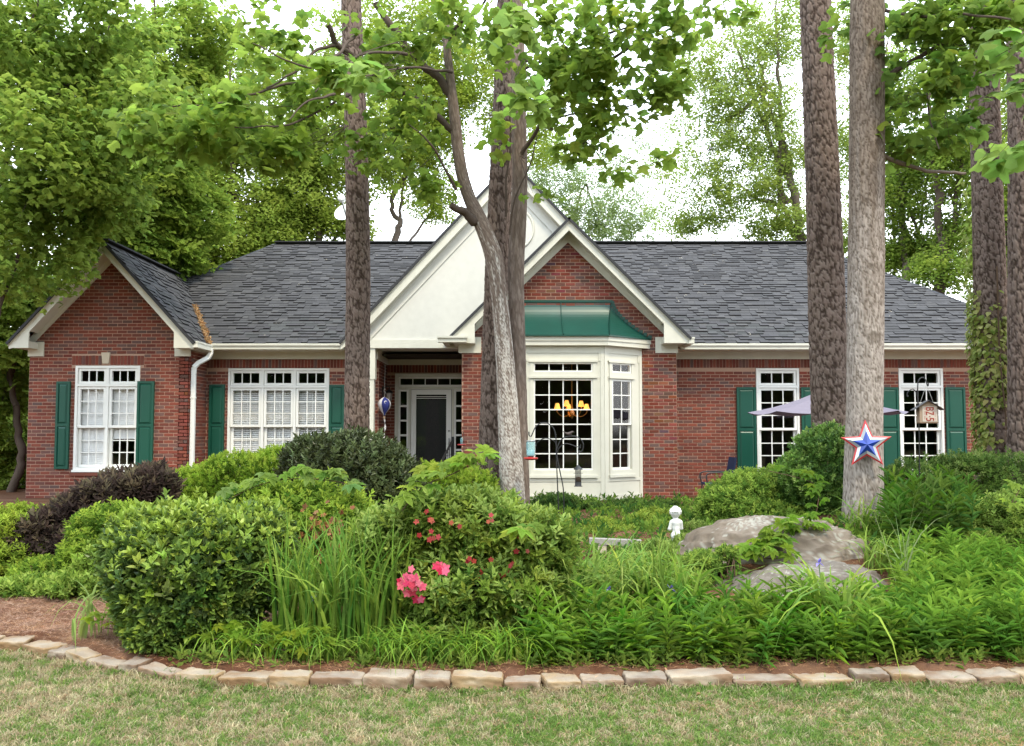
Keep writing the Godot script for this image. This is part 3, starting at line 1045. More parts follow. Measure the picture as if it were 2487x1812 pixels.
# one face of the bay: a boarded panel with a transom and a sash window in it
func bay_face(p0: Vector2, p1: Vector2, side: bool) -> void:
	var u := Vector3(p1.x - p0.x, 0, p1.y - p0.y)
	var l := u.length()
	u /= l
	var n := u.cross(Vector3.UP).normalized()
	if n.z < 0: n = -n
	var o := holder("bay_face", house, Transform3D(Basis(u, Vector3.UP, n), Vector3(p0.x, 0.244, p0.y) - house.position))
	var top := 3.1
	var a := 0.23 if not side else 0.2
	var b := l - a - (0.02 if not side else 0.1)
	if not side: b = l - a
	var h1 := Rect2(a, 0.6, b - a, 1.82)
	var h2 := Rect2(a, 2.56, b - a, 0.19)
	part("panel", slab(0, l, 0.0, top, [h1, h2], Transform3D(), 0.09).mesh(), M.trim, o, false)
	var m := MB.new()
	# corner boards, frieze panel, sill, base panel, base strip: low relief
	m.box(0, 0.075, 0, top, 0, 0.016)
	m.box(l - 0.075, l, 0, top, 0, 0.016)
	m.box(0.075, l - 0.075, 0.0, 0.1, 0, 0.014)
	m.box(0.075, l - 0.075, 0.37, 0.43, 0, 0.014)
	m.box(0.075, l - 0.075, 2.94, top, 0, 0.012)
	m.box(0.075, 0.11, 2.78, 2.94, 0, 0.011)
	m.box(l - 0.11, l - 0.075, 2.78, 2.94, 0, 0.011)
	part("batten", m.mesh(), M.trim, o, false)
	m = MB.new()
	m.box(a - 0.09, b + 0.09, 0.445, 0.5, 0, 0.05)
	m.box(a - 0.07, b + 0.07, 0.5, 0.59, 0, 0.022)
	m.box(a - 0.07, a - 0.004, 0.59, 2.42, 0, 0.02)
	m.box(b + 0.004, b + 0.07, 0.59, 2.42, 0, 0.02)
	m.box(a - 0.09, b + 0.09, 2.435, 2.475, 0, 0.045)
	m.box(a - 0.07, b + 0.07, 2.475, 2.55, 0, 0.021)
	m.box(a - 0.07, a - 0.004, 2.55, 2.75, 0, 0.02)
	m.box(b + 0.004, b + 0.07, 2.55, 2.75, 0, 0.02)
	m.box(a - 0.1, b + 0.1, 2.755, 2.795, 0, 0.04)
	part("casing", m.mesh(), M.trim, o, false)
	var w := MB.new()
	frame_rect(w, a, b, 2.56, 2.75, 0.028, -0.06, 0.002)
	part("transom_sash", w.mesh(), M.white, o, false)
	lites(o, a + 0.028, b - 0.028, 2.588, 2.722, 2 if side else 4, 1, -0.03)
	if not side:
		w = MB.new()
		frame_rect(w, a, b, 0.6, 2.42, 0.03, -0.06, 0.0)
		part("sash", w.mesh(), M.white, o, false)
		lites(o, a + 0.03, b - 0.03, 0.63, 2.39, 4, 6, -0.03)
	else:
		w = MB.new()
		frame_rect(w, a, b, 1.5, 2.42, 0.035, -0.04, 0.004)
		part("upper_sash", w.mesh(), M.white, o, false)
		lites(o, a + 0.035, b - 0.035, 1.535, 2.385, 2, 3, -0.015)
		w = MB.new()
		frame_rect(w, a + 0.003, b - 0.003, 0.6, 1.53, 0.04, -0.08, -0.042)
		part("lower_sash", w.mesh(), M.white, o, false)
		lites(o, a + 0.043, b - 0.043, 0.64, 1.49, 2, 3, -0.06)


func build_bay() -> void:
	bay_face(Vector2(0.203, -16.4), Vector2(1.848, -16.4), false)
	bay_face(Vector2(1.848, -16.4), Vector2(2.69, -17.0), true)
	bay_face(Vector2(-0.46, -17.0), Vector2(0.203, -16.4), true)
	var plan := PackedVector2Array([Vector2(-0.44, 17.0), Vector2(0.21, 16.41), Vector2(1.84, 16.41), Vector2(2.67, 17.0)])
	var flat := Transform3D(Basis(Vector3.RIGHT, Vector3(0, 0, -1), Vector3.UP), Vector3.ZERO)
	var m := MB.new()
	m.prism(plan, 0.248, 0.33, flat)
	part("bay_base", m.mesh(), M.trim, house)
	m = MB.new()
	var out := PackedVector2Array([Vector2(-0.5, 17.0), Vector2(0.13, 16.29), Vector2(1.92, 16.29), Vector2(2.88, 17.0)])
	m.prism(out, 3.33, 3.42, flat)
	out = PackedVector2Array([Vector2(-0.52, 17.0), Vector2(0.12, 16.27), Vector2(1.93, 16.27), Vector2(2.9, 17.0)])
	m.prism(out, 3.42, 3.535, flat)
	part("bay_cornice", m.mesh(), M.trim, house)
	# the flared metal roof
	var top := holder("bay_roof", house, Transform3D())
	var lines := []
	var N := 14
	for i in N + 1:
		var t := float(i) / N
		var o := 0.77 * pow(t, 2.0)
		var y := 4.31 - 0.775 * t
		var fl := lerpf(-0.03, 0.11, t); var fr := lerpf(2.07, 1.94, t)
		var wl := lerpf(-0.04, -0.54, pow(t, 1.7)); var wr := lerpf(2.08, 2.91, pow(t, 1.7))
		lines.push_back([Vector3(wl, y, -17.0), Vector3(fl, y, -17.0 + o), Vector3(fr, y, -17.0 + o), Vector3(wr, y, -17.0)])
	for k in 3:
		m = MB.new()
		for i in N:
			m.quad(lines[i][k], lines[i][k + 1], lines[i + 1][k + 1], lines[i + 1][k])
		var e0: Vector3 = lines[N][k]; var e1: Vector3 = lines[N][k + 1]
		m.quad(e0, e1, e1 - Vector3(0, 0.03, 0), e0 - Vector3(0, 0.03, 0))
		part("metal_sheet", m.mesh(), M.metal_green, top)
	for q in [[1, 1.0, 0.0], [2, 1.0, 0.0], [1, 0.5, 0.5], [1, 0.0, 1.0]]:
		var pts := []
		for i in N + 1:
			var p: Vector3 = lines[i][1] * q[1] + lines[i][2] * q[2] if q[0] == 1 else lines[i][2]
			pts.push_back(p + Vector3(0, 0.008, 0.008))
		part("standing_seam", rod(pts, 0.011, N, 6), M.metal_green, top)
	# stepped flashing where the roof meets the bricks
	for i in range(0, N):
		for k in [0, 3]:
			var p: Vector3 = (lines[i][k] + lines[i + 1][k]) / 2
			var s := 1.0 if k == 3 else -1.0
			part("flashing", solid_box(p.x - 0.03 * s, p.x + 0.05 * s, p.y - 0.02, p.y + 0.045, -17.0, -16.985), M.metal_green, top)
	part("flashing", solid_box(-0.06, 2.1, 4.3, 4.35, -17.0, -16.983), M.metal_green, top)


func flat_pane(w: float, h: float, at: Vector3) -> ArrayMesh:
	var b := MB.new()
	b.quad(at + Vector3(-w / 2, -h / 2, 0), at + Vector3(-w / 2, h / 2, 0), at + Vector3(w / 2, h / 2, 0), at + Vector3(w / 2, -h / 2, 0))
	return b.mesh()


# ---------------------------------------------------------------- trees and plants
func make_leaves() -> void:
	M.leaf_matte = foliage(0.6, 0.2, 0.9)
	M.leaf_gloss = foliage(0.38, 0.38, 0.5)
	M.leaf_soft = foliage(0.55, 0.2, 1.3)
	M.litter = tinted(mat(1, 1, 1, 0.8, 0.2))
	# broad tulip-tree leaf
	var half := [Vector2(0.0, 0.22), Vector2(0.18, 0.5), Vector2(0.42, 0.33), Vector2(0.74, 0.52), Vector2(0.9, 0.3), Vector2(0.84, 0.0)]
	var v := []
	for k in 3:
		var mb := MB.new()
		mb.lobed(Vector3(0, 0, 0), Vector3(0, -0.15 - 0.2 * k, 1).normalized(), Vector3.UP, 1.0, half, 0.15 + 0.2 * k)
		mb.tri(Vector3(-0.012, 0, 0), Vector3(0.012, 0, 0), Vector3(0, 0.14, -0.38))
		v.push_back(mb.mesh())
	M.tulip = v
	# a twig with several small broad leaves, for middle distance
	v = []
	for k in 4:
		var mb := MB.new()
		for i in 11:
			var t := float(i) / 10
			var p := Vector3((t - 0.5) * 0.1 * sin(k * 2.0), -0.06 * t * t, (t - 0.5) * 0.5)
			var a := (1.0 if i % 2 else -1.0) * rng.randf_range(0.5, 1.4)
			var d := Vector3(sin(a), rng.randf_range(-0.45, 0.25), cos(a)).normalized()
			var l := rng.randf_range(0.085, 0.13)
			var side := d.cross(Vector3.UP).normalized()
			var up := (side.cross(d) + side * rng.randf_range(-0.5, 0.5)).normalized()
			mb.leaf(p + d * 0.03, d, up, l, l * 0.95, 0.15, 0.12)
		mb.bar(Vector3(0, 0, -0.25), Vector3(0.02, -0.05, 0.24), 0.006, 0.006)
		v.push_back(mb.mesh())
	M.spray = v
	v = []
	for k in 3:
		var mb := MB.new()
		for i in 14:
			var p := Vector3(rng.randf_range(-0.28, 0.28), rng.randf_range(-0.14, 0.14), rng.randf_range(-0.28, 0.28))
			var d := on_sphere()
			d.y = d.y * 0.5 - 0.2
			d = d.normalized()
			mb.leaf(p, d, Vector3.UP + on_sphere() * 0.5, rng.randf_range(0.1, 0.15), 0.085, 0.1, 0.1)
		v.push_back(mb.mesh())
	M.far_spray = v
	# shrub tips: rosettes of n leaves
	M.boxy = rosettes(9, 0.05, 0.022, 0.9)
	M.big_boxy = rosettes(9, 0.062, 0.03, 0.95)
	M.azalea = rosettes(8, 0.05, 0.02, 1.05)
	M.fine = rosettes(10, 0.032, 0.013, 0.8)
	M.purple = rosettes(8, 0.06, 0.02, 0.85)
	M.broad = rosettes(8, 0.075, 0.032, 1.0)
	# five-fingered creeper leaf
	v = []
	for k in 2:
		var mb := MB.new()
		for i in 5:
			var a := (i - 2) * 0.92
			var d := Vector3(sin(a), -0.12, cos(a)).normalized()
			mb.leaf(Vector3(0, 0, 0), d, Vector3.UP, 1.0 if absi(i - 2) < 2 else 0.78, 0.46, 0.22 + 0.1 * k, 0.14)
		mb.bar(Vector3.ZERO, Vector3(0, -0.25, -0.7), 0.03, 0.03)
		v.push_back(mb.mesh())
	M.creeper = v
	v = []
	for k in 3:
		var mb := MB.new()
		mb.lobed(Vector3(0, 0, 0), Vector3(0, -0.3, 1).normalized(), Vector3.UP, 1.0, [Vector2(-0.05, 0.3), Vector2(0.25, 0.42), Vector2(0.5, 0.3), Vector2(0.75, 0.18), Vector2(1.0, 0.0)], 0.1 + 0.1 * k)
		v.push_back(mb.mesh())
	M.ivy = v
	# blades: unit tall and 1 wide across, to be scaled
	v = []
	for q in [[0.15, 0.0], [0.35, 0.3], [0.7, -0.3], [1.2, 0.5]]:
		var mb := MB.new()
		mb.blade(Vector3.ZERO, 0, 1.0, 0.034, q[0], 6, q[1])
		v.push_back(mb.mesh())
	M.iris = v
	v = []
	for q in [[1.2, 0.0], [1.7, 0.3], [2.1, -0.2], [0.8, 0.4]]:
		var mb := MB.new()
		mb.blade(Vector3.ZERO, 0, 1.0, 0.03, q[0], 8, q[1])
		v.push_back(mb.mesh())
	M.strap = v
	# lily stem with whorls of lance leaves
	v = []
	for k in 4:
		var mb := MB.new()
		var h := rng.randf_range(0.3, 0.46)
		var lean := Vector3(rng.randf_range(-0.08, 0.08), 0, rng.randf_range(-0.08, 0.08))
		mb.bar(Vector3.ZERO, Vector3(0, h, 0) + lean, 0.006, 0.006)
		var nl := 17
		for i in nl:
			var t := 0.15 + 0.85 * i / nl
			var a := i * 2.4 + rng.randf_range(-0.3, 0.3)
			var rise := lerpf(0.45, 1.5, pow(t, 2.0)) + rng.randf_range(-0.2, 0.2)
			var d := Vector3(cos(a), rise, sin(a)).normalized()
			mb.leaf(Vector3(0, h * t, 0) + lean * t, d, Vector3.UP + d * 0.2, rng.randf_range(0.1, 0.17) * (1.1 - 0.25 * t), 0.027, rng.randf_range(0.2, 0.55), 0.15)
		v.push_back(mb.mesh())
	M.lily = v
	# grass tufts for the lawn
	v = []
	for k in 6:
		var mb := MB.new()
		for i in 9:
			var p := Vector3(rng.randf_range(-0.02, 0.02), 0, rng.randf_range(-0.02, 0.02))
			mb.blade(p, rng.randf() * TAU, rng.randf_range(0.022, 0.055), rng.randf_range(0.003, 0.005), rng.randf_range(0.5, 2.2), 3, rng.randf_range(-1, 1))
		v.push_back(mb.mesh())
	M.tuft = v
	v = []
	for k in 3:
		var mb := MB.new()
		for i in 3:
			var a := on_sphere() * 0.05
			a.y *= 0.15
			mb.tri(a - Vector3(0.0012, 0, 0), a + Vector3(0.0012, 0, 0), a + Vector3(rng.randf_range(-0.07, 0.07), rng.randf_range(0.0, 0.012), rng.randf_range(-0.07, 0.07)))
			mb.tri(a - Vector3(0, 0, 0.0012), a + Vector3(0, 0, 0.0012), a + Vector3(rng.randf_range(-0.07, 0.07), rng.randf_range(0.0, 0.012), rng.randf_range(-0.07, 0.07)))
		v.push_back(mb.mesh())
	M.straw = v
	var nb := MB.new()
	for i in 3:
		var a := on_sphere() * 0.03
		nb.leaf(a, on_sphere(), Vector3.UP, 0.06, 0.012, 0.2, 0.1)
	M.needle = nb.mesh()
	# an azalea flower of five petals
	nb = MB.new()
	for i in 5:
		var a := TAU * i / 5
		nb.leaf(Vector3.ZERO, Vector3(cos(a), 0.45, sin(a)).normalized(), Vector3.UP, 0.036, 0.03, 0.5, -0.1)
	M.bloom = nb.mesh()


func rosettes(n: int, lon: float, wide: float, open: float) -> Array:
	var out := []
	for k in 4:
		var mb := MB.new()
		for i in n:
			var t := float(i) / (n - 1)
			var a := i * 2.4 + rng.randf_range(-0.25, 0.25)
			var th := open * (1.25 - t * 0.95) + rng.randf_range(-0.15, 0.15)
			var d := Vector3(sin(th) * cos(a), cos(th), sin(th) * sin(a)).normalized()
			var l := lon * rng.randf_range(0.75, 1.15)
			mb.leaf(Vector3(0, lon * (t - 1.0) * 1.2, 0) + d * lon * 0.1, d, Vector3.UP + d * 0.1, l, wide * rng.randf_range(0.85, 1.1), rng.randf_range(0.05, 0.4), 0.16)
		out.push_back(mb.mesh())
	return out


# A trunk with modelled bark. pts and rad run from the base up; above y_fine the mesh is coarse.
func bark_mesh(pts: Array, rad: Array, kind: String, y_fine := 9.0, step := 0.018, sides := 88) -> ArrayMesh:
	var mb := MB.new()
	var ps := PackedVector3Array(); var rs := PackedFloat32Array()
	var dense := smooth_path(pts, 200)
	var acc := 0.0
	var i_last := 0
	for i in dense.size():
		var t := float(i) / 200 * (rad.size() - 1)
		var k := mini(int(t), rad.size() - 2)
		var r: float = lerpf(rad[k], rad[k + 1], t - k)
		if i == 0:
			ps.push_back(dense[0]); rs.push_back(r)
			continue
		var seg := dense[i].distance_to(dense[i - 1])
		var r_prev := rs[rs.size() - 1]
		var s := step if dense[i].y < y_fine else 0.25
		var m := int(seg / s)
		if m >= 1:
			for j in range(1, m + 1):
				ps.push_back(dense[i - 1].lerp(dense[i], float(j) / m)); rs.push_back(lerpf(r_prev, r, float(j) / m))
		else:
			acc += seg
			if acc >= s:
				ps.push_back(dense[i]); rs.push_back(r); acc = 0.0
	var h := ps.size()
	var x := Vector3.RIGHT
	var rings := PackedVector3Array()
	rings.resize(h * sides)
	var cols := PackedColorArray()
	cols.resize(h * sides)
	var stretch := 0.45 if kind == "pine" else (0.2 if kind == "smooth" else 0.2)
	var fr := 13.5 if kind == "pine" else (20.0 if kind == "smooth" else 38.0)
	var rise := 0.0
	for i in h:
		var t := (ps[mini(i + 1, h - 1)] - ps[maxi(i - 1, 0)]).normalized()
		x = (x - t * x.dot(t)).normalized()
		var y := t.cross(x)
		if i > 0: rise += ps[i].distance_to(ps[i - 1])
		var r := rs[i]
		for j in sides:
			var a := TAU * j / sides
			var d := x * cos(a) + y * sin(a)
			var q := Vector3(d.x * r, rise * stretch, d.z * r + d.y * r) * fr
			var wob := Vector3(noise.get_noise_3dv(q * 9.0), noise.get_noise_3dv(q * 9.0 + Vector3(40, 0, 0)), 0) * 0.35
			var f := cell.get_noise_3dv((q + wob)) + 1.0
			var big := noise.get_noise_3dv(Vector3(d.x, rise * 0.5, d.z) * 8.0)
			var fine := noise.get_noise_3dv(q * 30.0)
			var disp := 0.0
			var c: Color
			if kind == "pine":
				var pl := smoothstep(0.01, 0.2, f)
				disp = r * 0.07 * (pl - 0.6) + r * 0.05 * (f - 0.4) * pl + 0.004 * fine + r * 0.03 * big
				c = Color(0.115, 0.08, 0.064).lerp(Color(0.175, 0.13, 0.108), clampf(0.45 + 0.55 * noise.get_noise_3dv(q * 3.0) + 0.6 * fine, 0, 1))
				c = Color(0.042, 0.028, 0.022).lerp(c, pl).lerp(Color(0.23, 0.18, 0.152), 0.35 * smoothstep(0.12, 0.2, f) * smoothstep(0.36, 0.22, f))
			elif kind == "pale":
				var pl := smoothstep(0.0, 0.16, f)
				disp = r * 0.03 * (pl - 0.6) + 0.003 * fine + r * 0.05 * big
				c = Color(0.24, 0.2, 0.172).lerp(Color(0.4, 0.345, 0.305), clampf(0.4 + 1.1 * noise.get_noise_3dv(q * 4.0) + 0.4 * fine, 0, 1))
				c = Color(0.1, 0.075, 0.058).lerp(c, pl * 0.85 + 0.15)
				for kn in [[1.45, 2.75, 0.09], [1.7, 3.6, 0.05], [1.15, 2.25, 0.05], [1.3, 5.1, 0.1], [2.0, 4.4, 0.06], [1.9, 1.75, 0.035], [1.2, 1.62, 0.03]]:
					var aa: float = wrapf(a + kn[0], -PI, PI) * r
					var dist: float = Vector2(aa, (ps[i].y - kn[1]) * 1.25).length() / kn[2]
					if dist < 1.9:
						var ring := exp(-pow((dist - 0.75) / 0.3, 2.0))
						disp += 0.007 * ring
						c = c.lerp(Color(0.11, 0.085, 0.066), 0.7 * smoothstep(1.3, 0.3, dist + 0.7 * fine + 0.5 * big))
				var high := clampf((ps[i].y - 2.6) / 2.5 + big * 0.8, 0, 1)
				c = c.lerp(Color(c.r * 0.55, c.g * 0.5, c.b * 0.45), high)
			else:
				var pl := smoothstep(0.0, 0.3, f)
				disp = r * 0.03 * (pl - 0.6) + 0.002 * fine + r * 0.05 * big
				c = Color(0.15, 0.11, 0.088).lerp(Color(0.24, 0.19, 0.16), clampf(0.4 + 0.8 * noise.get_noise_3dv(q * 4.0) + 0.4 * fine, 0, 1))
				c = Color(0.09, 0.065, 0.05).lerp(c, pl * 0.7 + 0.3)
				if kind == "mottled":
					var pale := smoothstep(-0.1, 0.35, noise.get_noise_3dv(Vector3(d.x * 1.2, rise * 0.6, d.z * 1.2) * 12.0) + 0.7 * fine + 0.35 - maxf(0.0, ps[i].y - 2.2) * 0.3)
					c = c.lerp(Color(0.5, 0.46, 0.41), pale * clampf(0.55 + 1.3 * fine, 0.0, 0.95))
			rings[i * sides + j] = ps[i] + d * (r + disp)
			cols[i * sides + j] = c
	for i in h:
		for j in sides:
			var k := i * sides + j
			var du := rings[i * sides + (j + 1) % sides] - rings[i * sides + (j + sides - 1) % sides]
			var dv := rings[mini(i + 1, h - 1) * sides + j] - rings[maxi(i - 1, 0) * sides + j]
			var nn := dv.cross(du).normalized()
			if nn.dot(rings[k] - ps[i]) < 0: nn = -nn
			mb.vert(rings[k], nn, cols[k])
	for i in h - 1:
		for j in sides:
			var a := i * sides + j
			var b := i * sides + (j + 1) % sides
			mb.ix.append_array([a, a + sides, b, b, a + sides, b + sides])
	var top := mb.vert(ps[h - 1], Vector3.UP, Color(0.3, 0.22, 0.15))
	for j in sides:
		mb.ix.append_array([top, (h - 1) * sides + (j + 1) % sides, (h - 1) * sides + j])
	return mb.mesh()


func limb(pts: Array, r0: float, r1: float, under: Node3D, m: Material, called := "branch") -> MeshInstance3D:
	var n := (pts.size() - 1) * 8
	var p := smooth_path(pts, n)
	var rr := PackedFloat32Array()
	for i in n + 1:
		p[i] += Vector3(noise.get_noise_3dv(p[i] * 9.0), noise.get_noise_3dv(p[i] * 9.0 + Vector3.ONE * 9), noise.get_noise_3dv(p[i] * 9.0 + Vector3.ONE * 31)) * r0 * 1.2 * (1.0 if i > 0 else 0.0)
		rr.push_back(lerpf(r0, r1, float(i) / n) * (1.0 + 0.12 * noise.get_noise_1d(i * 31.0)))
	var mb := MB.new()
	mb.tube(p, rr, 9)
	return part(called, mb.mesh(), m, under)


# Leaves or twigs through the volume of ellipsoids: [x, y, depth, rx, ry, rz, count] each.
func crown(under: Node3D, called: String, meshes: Array, m: Material, lobes: Array, size: float, ca: Color, cb: Color, shell := 0.4, flat := 0.6, singles := 0, one := "leaf", gap := 0.0) -> void:
	ca = spring(ca)
	cb = spring(cb)
	var xf := []
	var cols := PackedColorArray()
	for q in range(0, lobes.size(), 7):
		var c := Vector3(lobes[q], lobes[q + 1], -lobes[q + 2])
		var r := Vector3(lobes[q + 3], lobes[q + 4], lobes[q + 5])
		var tries := 0
		var n := int(lobes[q + 6])
		while n > 0 and tries < n * 20 + 4000:
			tries += 1
			var dd := on_sphere()
			var p := c + dd * r * pow(rng.randf(), shell) * (1.0 + 0.45 * noise.get_noise_3dv(dd * 4.0 + c))
			# uneven outline and gaps: clumps of twigs with air between them
			var g := clump.get_noise_3dv(p)
			if g < rng.randf_range(-0.32, 0.12) + gap: continue
			n -= 1
			var up := (Vector3(rng.randfn(0, 0.45), flat + 0.4, rng.randfn(0, 0.45)) + (p - c) / r * 0.25).normalized()
			xf.push_back(Transform3D(aligned(up, size * rng.randf_range(0.65, 1.25)), p))
			cols.push_back(mixed(ca, cb, 0.5 + g * 0.9 + rng.randfn(0, 0.28), 0.15))
	pieces(one, called, meshes, m, xf, cols, under, singles)


# Loose twigs that carry the leaves of a lobe back to a limb
func twigs(under: Node3D, lobes: Array, from: Vector3, m: Material, each := 5, r := 0.008) -> void:
	for q in range(0, lobes.size(), 7):
		var c := Vector3(lobes[q], lobes[q + 1], -lobes[q + 2])
		var rad := Vector3(lobes[q + 3], lobes[q + 4], lobes[q + 5])
		var mb := MB.new()
		for i in each:
			var tip := c + on_sphere() * rad * rng.randf_range(0.5, 1.0)
			var mid := from.lerp(tip, 0.5) + on_sphere() * rad * 0.25
			var p := smooth_path([c.lerp(from, 0.25), c.lerp(mid, 0.5) + on_sphere() * rad * 0.12, tip], 10)
			var rr := PackedFloat32Array()
			for k in p.size(): rr.push_back(lerpf(r, r * 0.3, float(k) / 10))
			mb.tube(p, rr, 5, Color.WHITE, false)
		part("twigs", mb.mesh(), m, under)


# Shrub: lobes [x, y, depth, rx, ry, rz] whose outer shell is set with leafy tips, over a frame of stems.
func shrub(called: String, label: String, category: String, lobes: Array, meshes: Array, m: Material, n: int, size: float, ca: Color, cb: Color, new_growth: Color, fresh := 0.15, rough := 0.16, singles := 0, group := "") -> Node3D:
	ca = spring(ca)
	cb = spring(cb)
	new_growth = spring(new_growth)
	if ca.g > ca.r:
		ca = Color(ca.r * 0.95, ca.g * 0.9, ca.b * 0.7)
		cb = Color(cb.r * 1.35, cb.g * 1.3, cb.b)
		new_growth = Color(new_growth.r * 1.15, new_growth.g * 1.15, new_growth.b)
	var cen := Vector3.ZERO
	var area := 0.0
	var L := []
	for q in range(0, lobes.size(), 6):
		var a := Vector3(lobes[q], lobes[q + 1], -lobes[q + 2])
		var r := Vector3(lobes[q + 3], lobes[q + 4], lobes[q + 5])
		L.push_back([a, r, r.x * r.y + r.x * r.z + r.y * r.z])
		area += L[-1][2]
		cen += a * L[-1][2]
	cen /= area
	var base := Vector3(cen.x, gy(cen.x, -cen.z), cen.z)
	var o := thing(called, label, category, base, group)
	var xf := []
	var cols := PackedColorArray()
	for l in L:
		var want := int(n * l[2] / area)
		var tries := 0
		while want > 0 and tries < n * 6:
			tries += 1
			var d := on_sphere()
			if d.y < -0.75: continue
			var wob := 1.0 + rough * noise.get_noise_3dv((l[0] + d * l[1]) * 7.0) + rough * 1.2 * noise.get_noise_3dv((l[0] + d * l[1]) * 2.6)
			var depth := 1.0 - 0.42 * pow(rng.randf(), 1.7)
			if rng.randf() < 0.02 and d.y > -0.1: depth = rng.randf_range(1.04, 1.17)
			var p: Vector3 = l[0] + d * l[1] * wob * depth
			var inside := false
			for k in L:
				if k != l and ((p - k[0]) / k[1]).length() < 0.72: inside = true
			if inside or p.y < gy(p.x, -p.z) + 0.02: continue
			want -= 1
			var nn: Vector3 = (d / l[1]).normalized()
			var up := (nn * 0.75 + Vector3.UP * 0.55 + on_sphere() * 0.45).normalized()
			xf.push_back(Transform3D(aligned(up, size * rng.randf_range(0.7, 1.2)), p))
			var c := mixed(ca, cb, rng.randf() * 0.8 + 0.6 * clump.get_noise_3dv(p * 2.0), 0.16)
			if depth > 0.93 and rng.randf() < fresh * (0.5 + maxf(0.0, nn.y) * 1.3):
				c = mixed(c, new_growth, rng.randf_range(0.5, 1.0), 0.12)
			cols.push_back(c)
	pieces("leaf_tip", "foliage", meshes, m, xf, cols, o, singles)
	# stems from the ground into every lobe, with a twiggy frame
	var mb := MB.new()
	for l in L:
		for i in 16:
			var d := on_sphere()
			d.y = absf(d.y)
			var b := Vector3(lerpf(base.x, l[0].x, 0.75) + rng.randf_range(-0.12, 0.12), 0, lerpf(base.z, l[0].z, 0.75) + rng.randf_range(-0.12, 0.12))
			b.y = gy(b.x, -b.z) - 0.03
			var tip: Vector3 = l[0] + d * l[1] * 0.82
			var mid := b.lerp(tip, 0.5) + on_sphere() * 0.08
			var p := smooth_path([b, mid, tip], 8)
			var rr := PackedFloat32Array()
			for k in p.size(): rr.push_back(lerpf(0.012, 0.003, float(k) / 8))
			mb.tube(p, rr, 5, Color.WHITE, false)
	part("stems", mb.mesh(), M.twig, o)
	return o


# flowers set on the outside of a lobe
func blooms(o: Node3D, lobe: Array, spots: Array, ca: Color, cb: Color, size := 1.0) -> void:
	var c := Vector3(lobe[0], lobe[1], -lobe[2])
	var r := Vector3(lobe[3], lobe[4], lobe[5])
	for s in spots:
		var d := Vector3(s[0], s[1], s[2]).normalized()
		for k in int(s[3]):
			var e := (d + on_sphere() * 0.19).normalized()
			var f := part("flower", dyed(M.bloom, mixed(ca, cb, rng.randf(), 0.1)), M.petal, o, false)
			f.transform = Transform3D(aligned((e + Vector3(0, 0, 0.8) + on_sphere() * 0.5).normalized(), size * rng.randf_range(0.8, 1.2)), c + e * r * rng.randf_range(1.02, 1.08) - o.position)


# a clump of blades growing out of one place
func clump_of(called: String, label: String, category: String, x: float, d: float, rx: float, rd: float, n: int, meshes: Array, tall: float, wide: float, ca: Color, cb: Color, group := "", singles := 300) -> Node3D:
	ca = spring(ca)
	cb = spring(cb)
	ca.b *= 0.6
	cb.b *= 0.6
	var at := Vector3(x, gy(x, d), -d)
	var o := thing(called, label, category, at, group)
	var xf := []
	var cols := PackedColorArray()
	for i in n:
		var a := rng.randf() * TAU
		var r := sqrt(rng.randf())
		var p := Vector3(x + cos(a) * rx * r, 0, -d + sin(a) * rd * r)
		p.y = gy(p.x, -p.z) - 0.01
		var h := tall * rng.randf_range(0.6, 1.08)
		var b := Basis(Vector3.UP, rng.randf() * TAU) * Basis(Vector3(1, 0, 0), rng.randfn(0, 0.09)) * Basis.from_scale(Vector3(h, h, wide * rng.randf_range(0.75, 1.2)))
		xf.push_back(Transform3D(b, p))
		cols.push_back(mixed(ca, cb, rng.randf(), 0.15))
	pieces("blade", "blades", meshes, M.leaf_matte, xf, cols, o, singles)
	return o


# broad five-fingered leaves along a runner
func creeper(label: String, path: Array, n: int, spread: float, size: float, ca: Color, cb: Color, mode := "creeper", lift := 0.06) -> Node3D:
	ca = spring(ca)
	cb = spring(cb)
	ca.b *= 0.6
	cb.b *= 0.6
	var pts := smooth_path(path, 24)
	var o := thing("creeper_vine", label, "vine", pts[0], "")
	var mb := MB.new()
	var rr := PackedFloat32Array()
	for k in pts.size(): rr.push_back(0.005)
	mb.tube(pts, rr, 5)
	part("stem", mb.mesh(), M.twig, o)
	var xf := []
	var cols := PackedColorArray()
	for i in n:
		var p := pts[rng.randi() % pts.size()] + on_sphere() * spread * Vector3(1, 0.45, 1)
		p.y += lift
		var up := Vector3(rng.randfn(0, 0.3), 1, 0.35 + rng.randfn(0, 0.3)).normalized()
		xf.push_back(Transform3D(aligned(up, size * rng.randf_range(0.6, 1.15)), p))
		cols.push_back(mixed(ca, cb, rng.randf(), 0.12))
	pieces("leaf", "leaves", M[mode], M.leaf_soft, xf, cols, o, 300)
	return o


# ---------------------------------------------------------------- garden objects
func statue_field(p: Vector3, caps: Array) -> float:
	var d := 1e9
	for c in caps:
		var ab: Vector3 = c[1] - c[0]
		var t := clampf((p - c[0]).dot(ab) / maxf(ab.length_squared(), 1e-9), 0, 1)
		var e: float = (p - c[0] - ab * t).length() - lerpf(c[2], c[3], t)
		var k: float = c[4]
		var h := maxf(k - absf(d - e), 0.0) / k
		d = minf(d, e) - h * h * k * 0.25
	return d


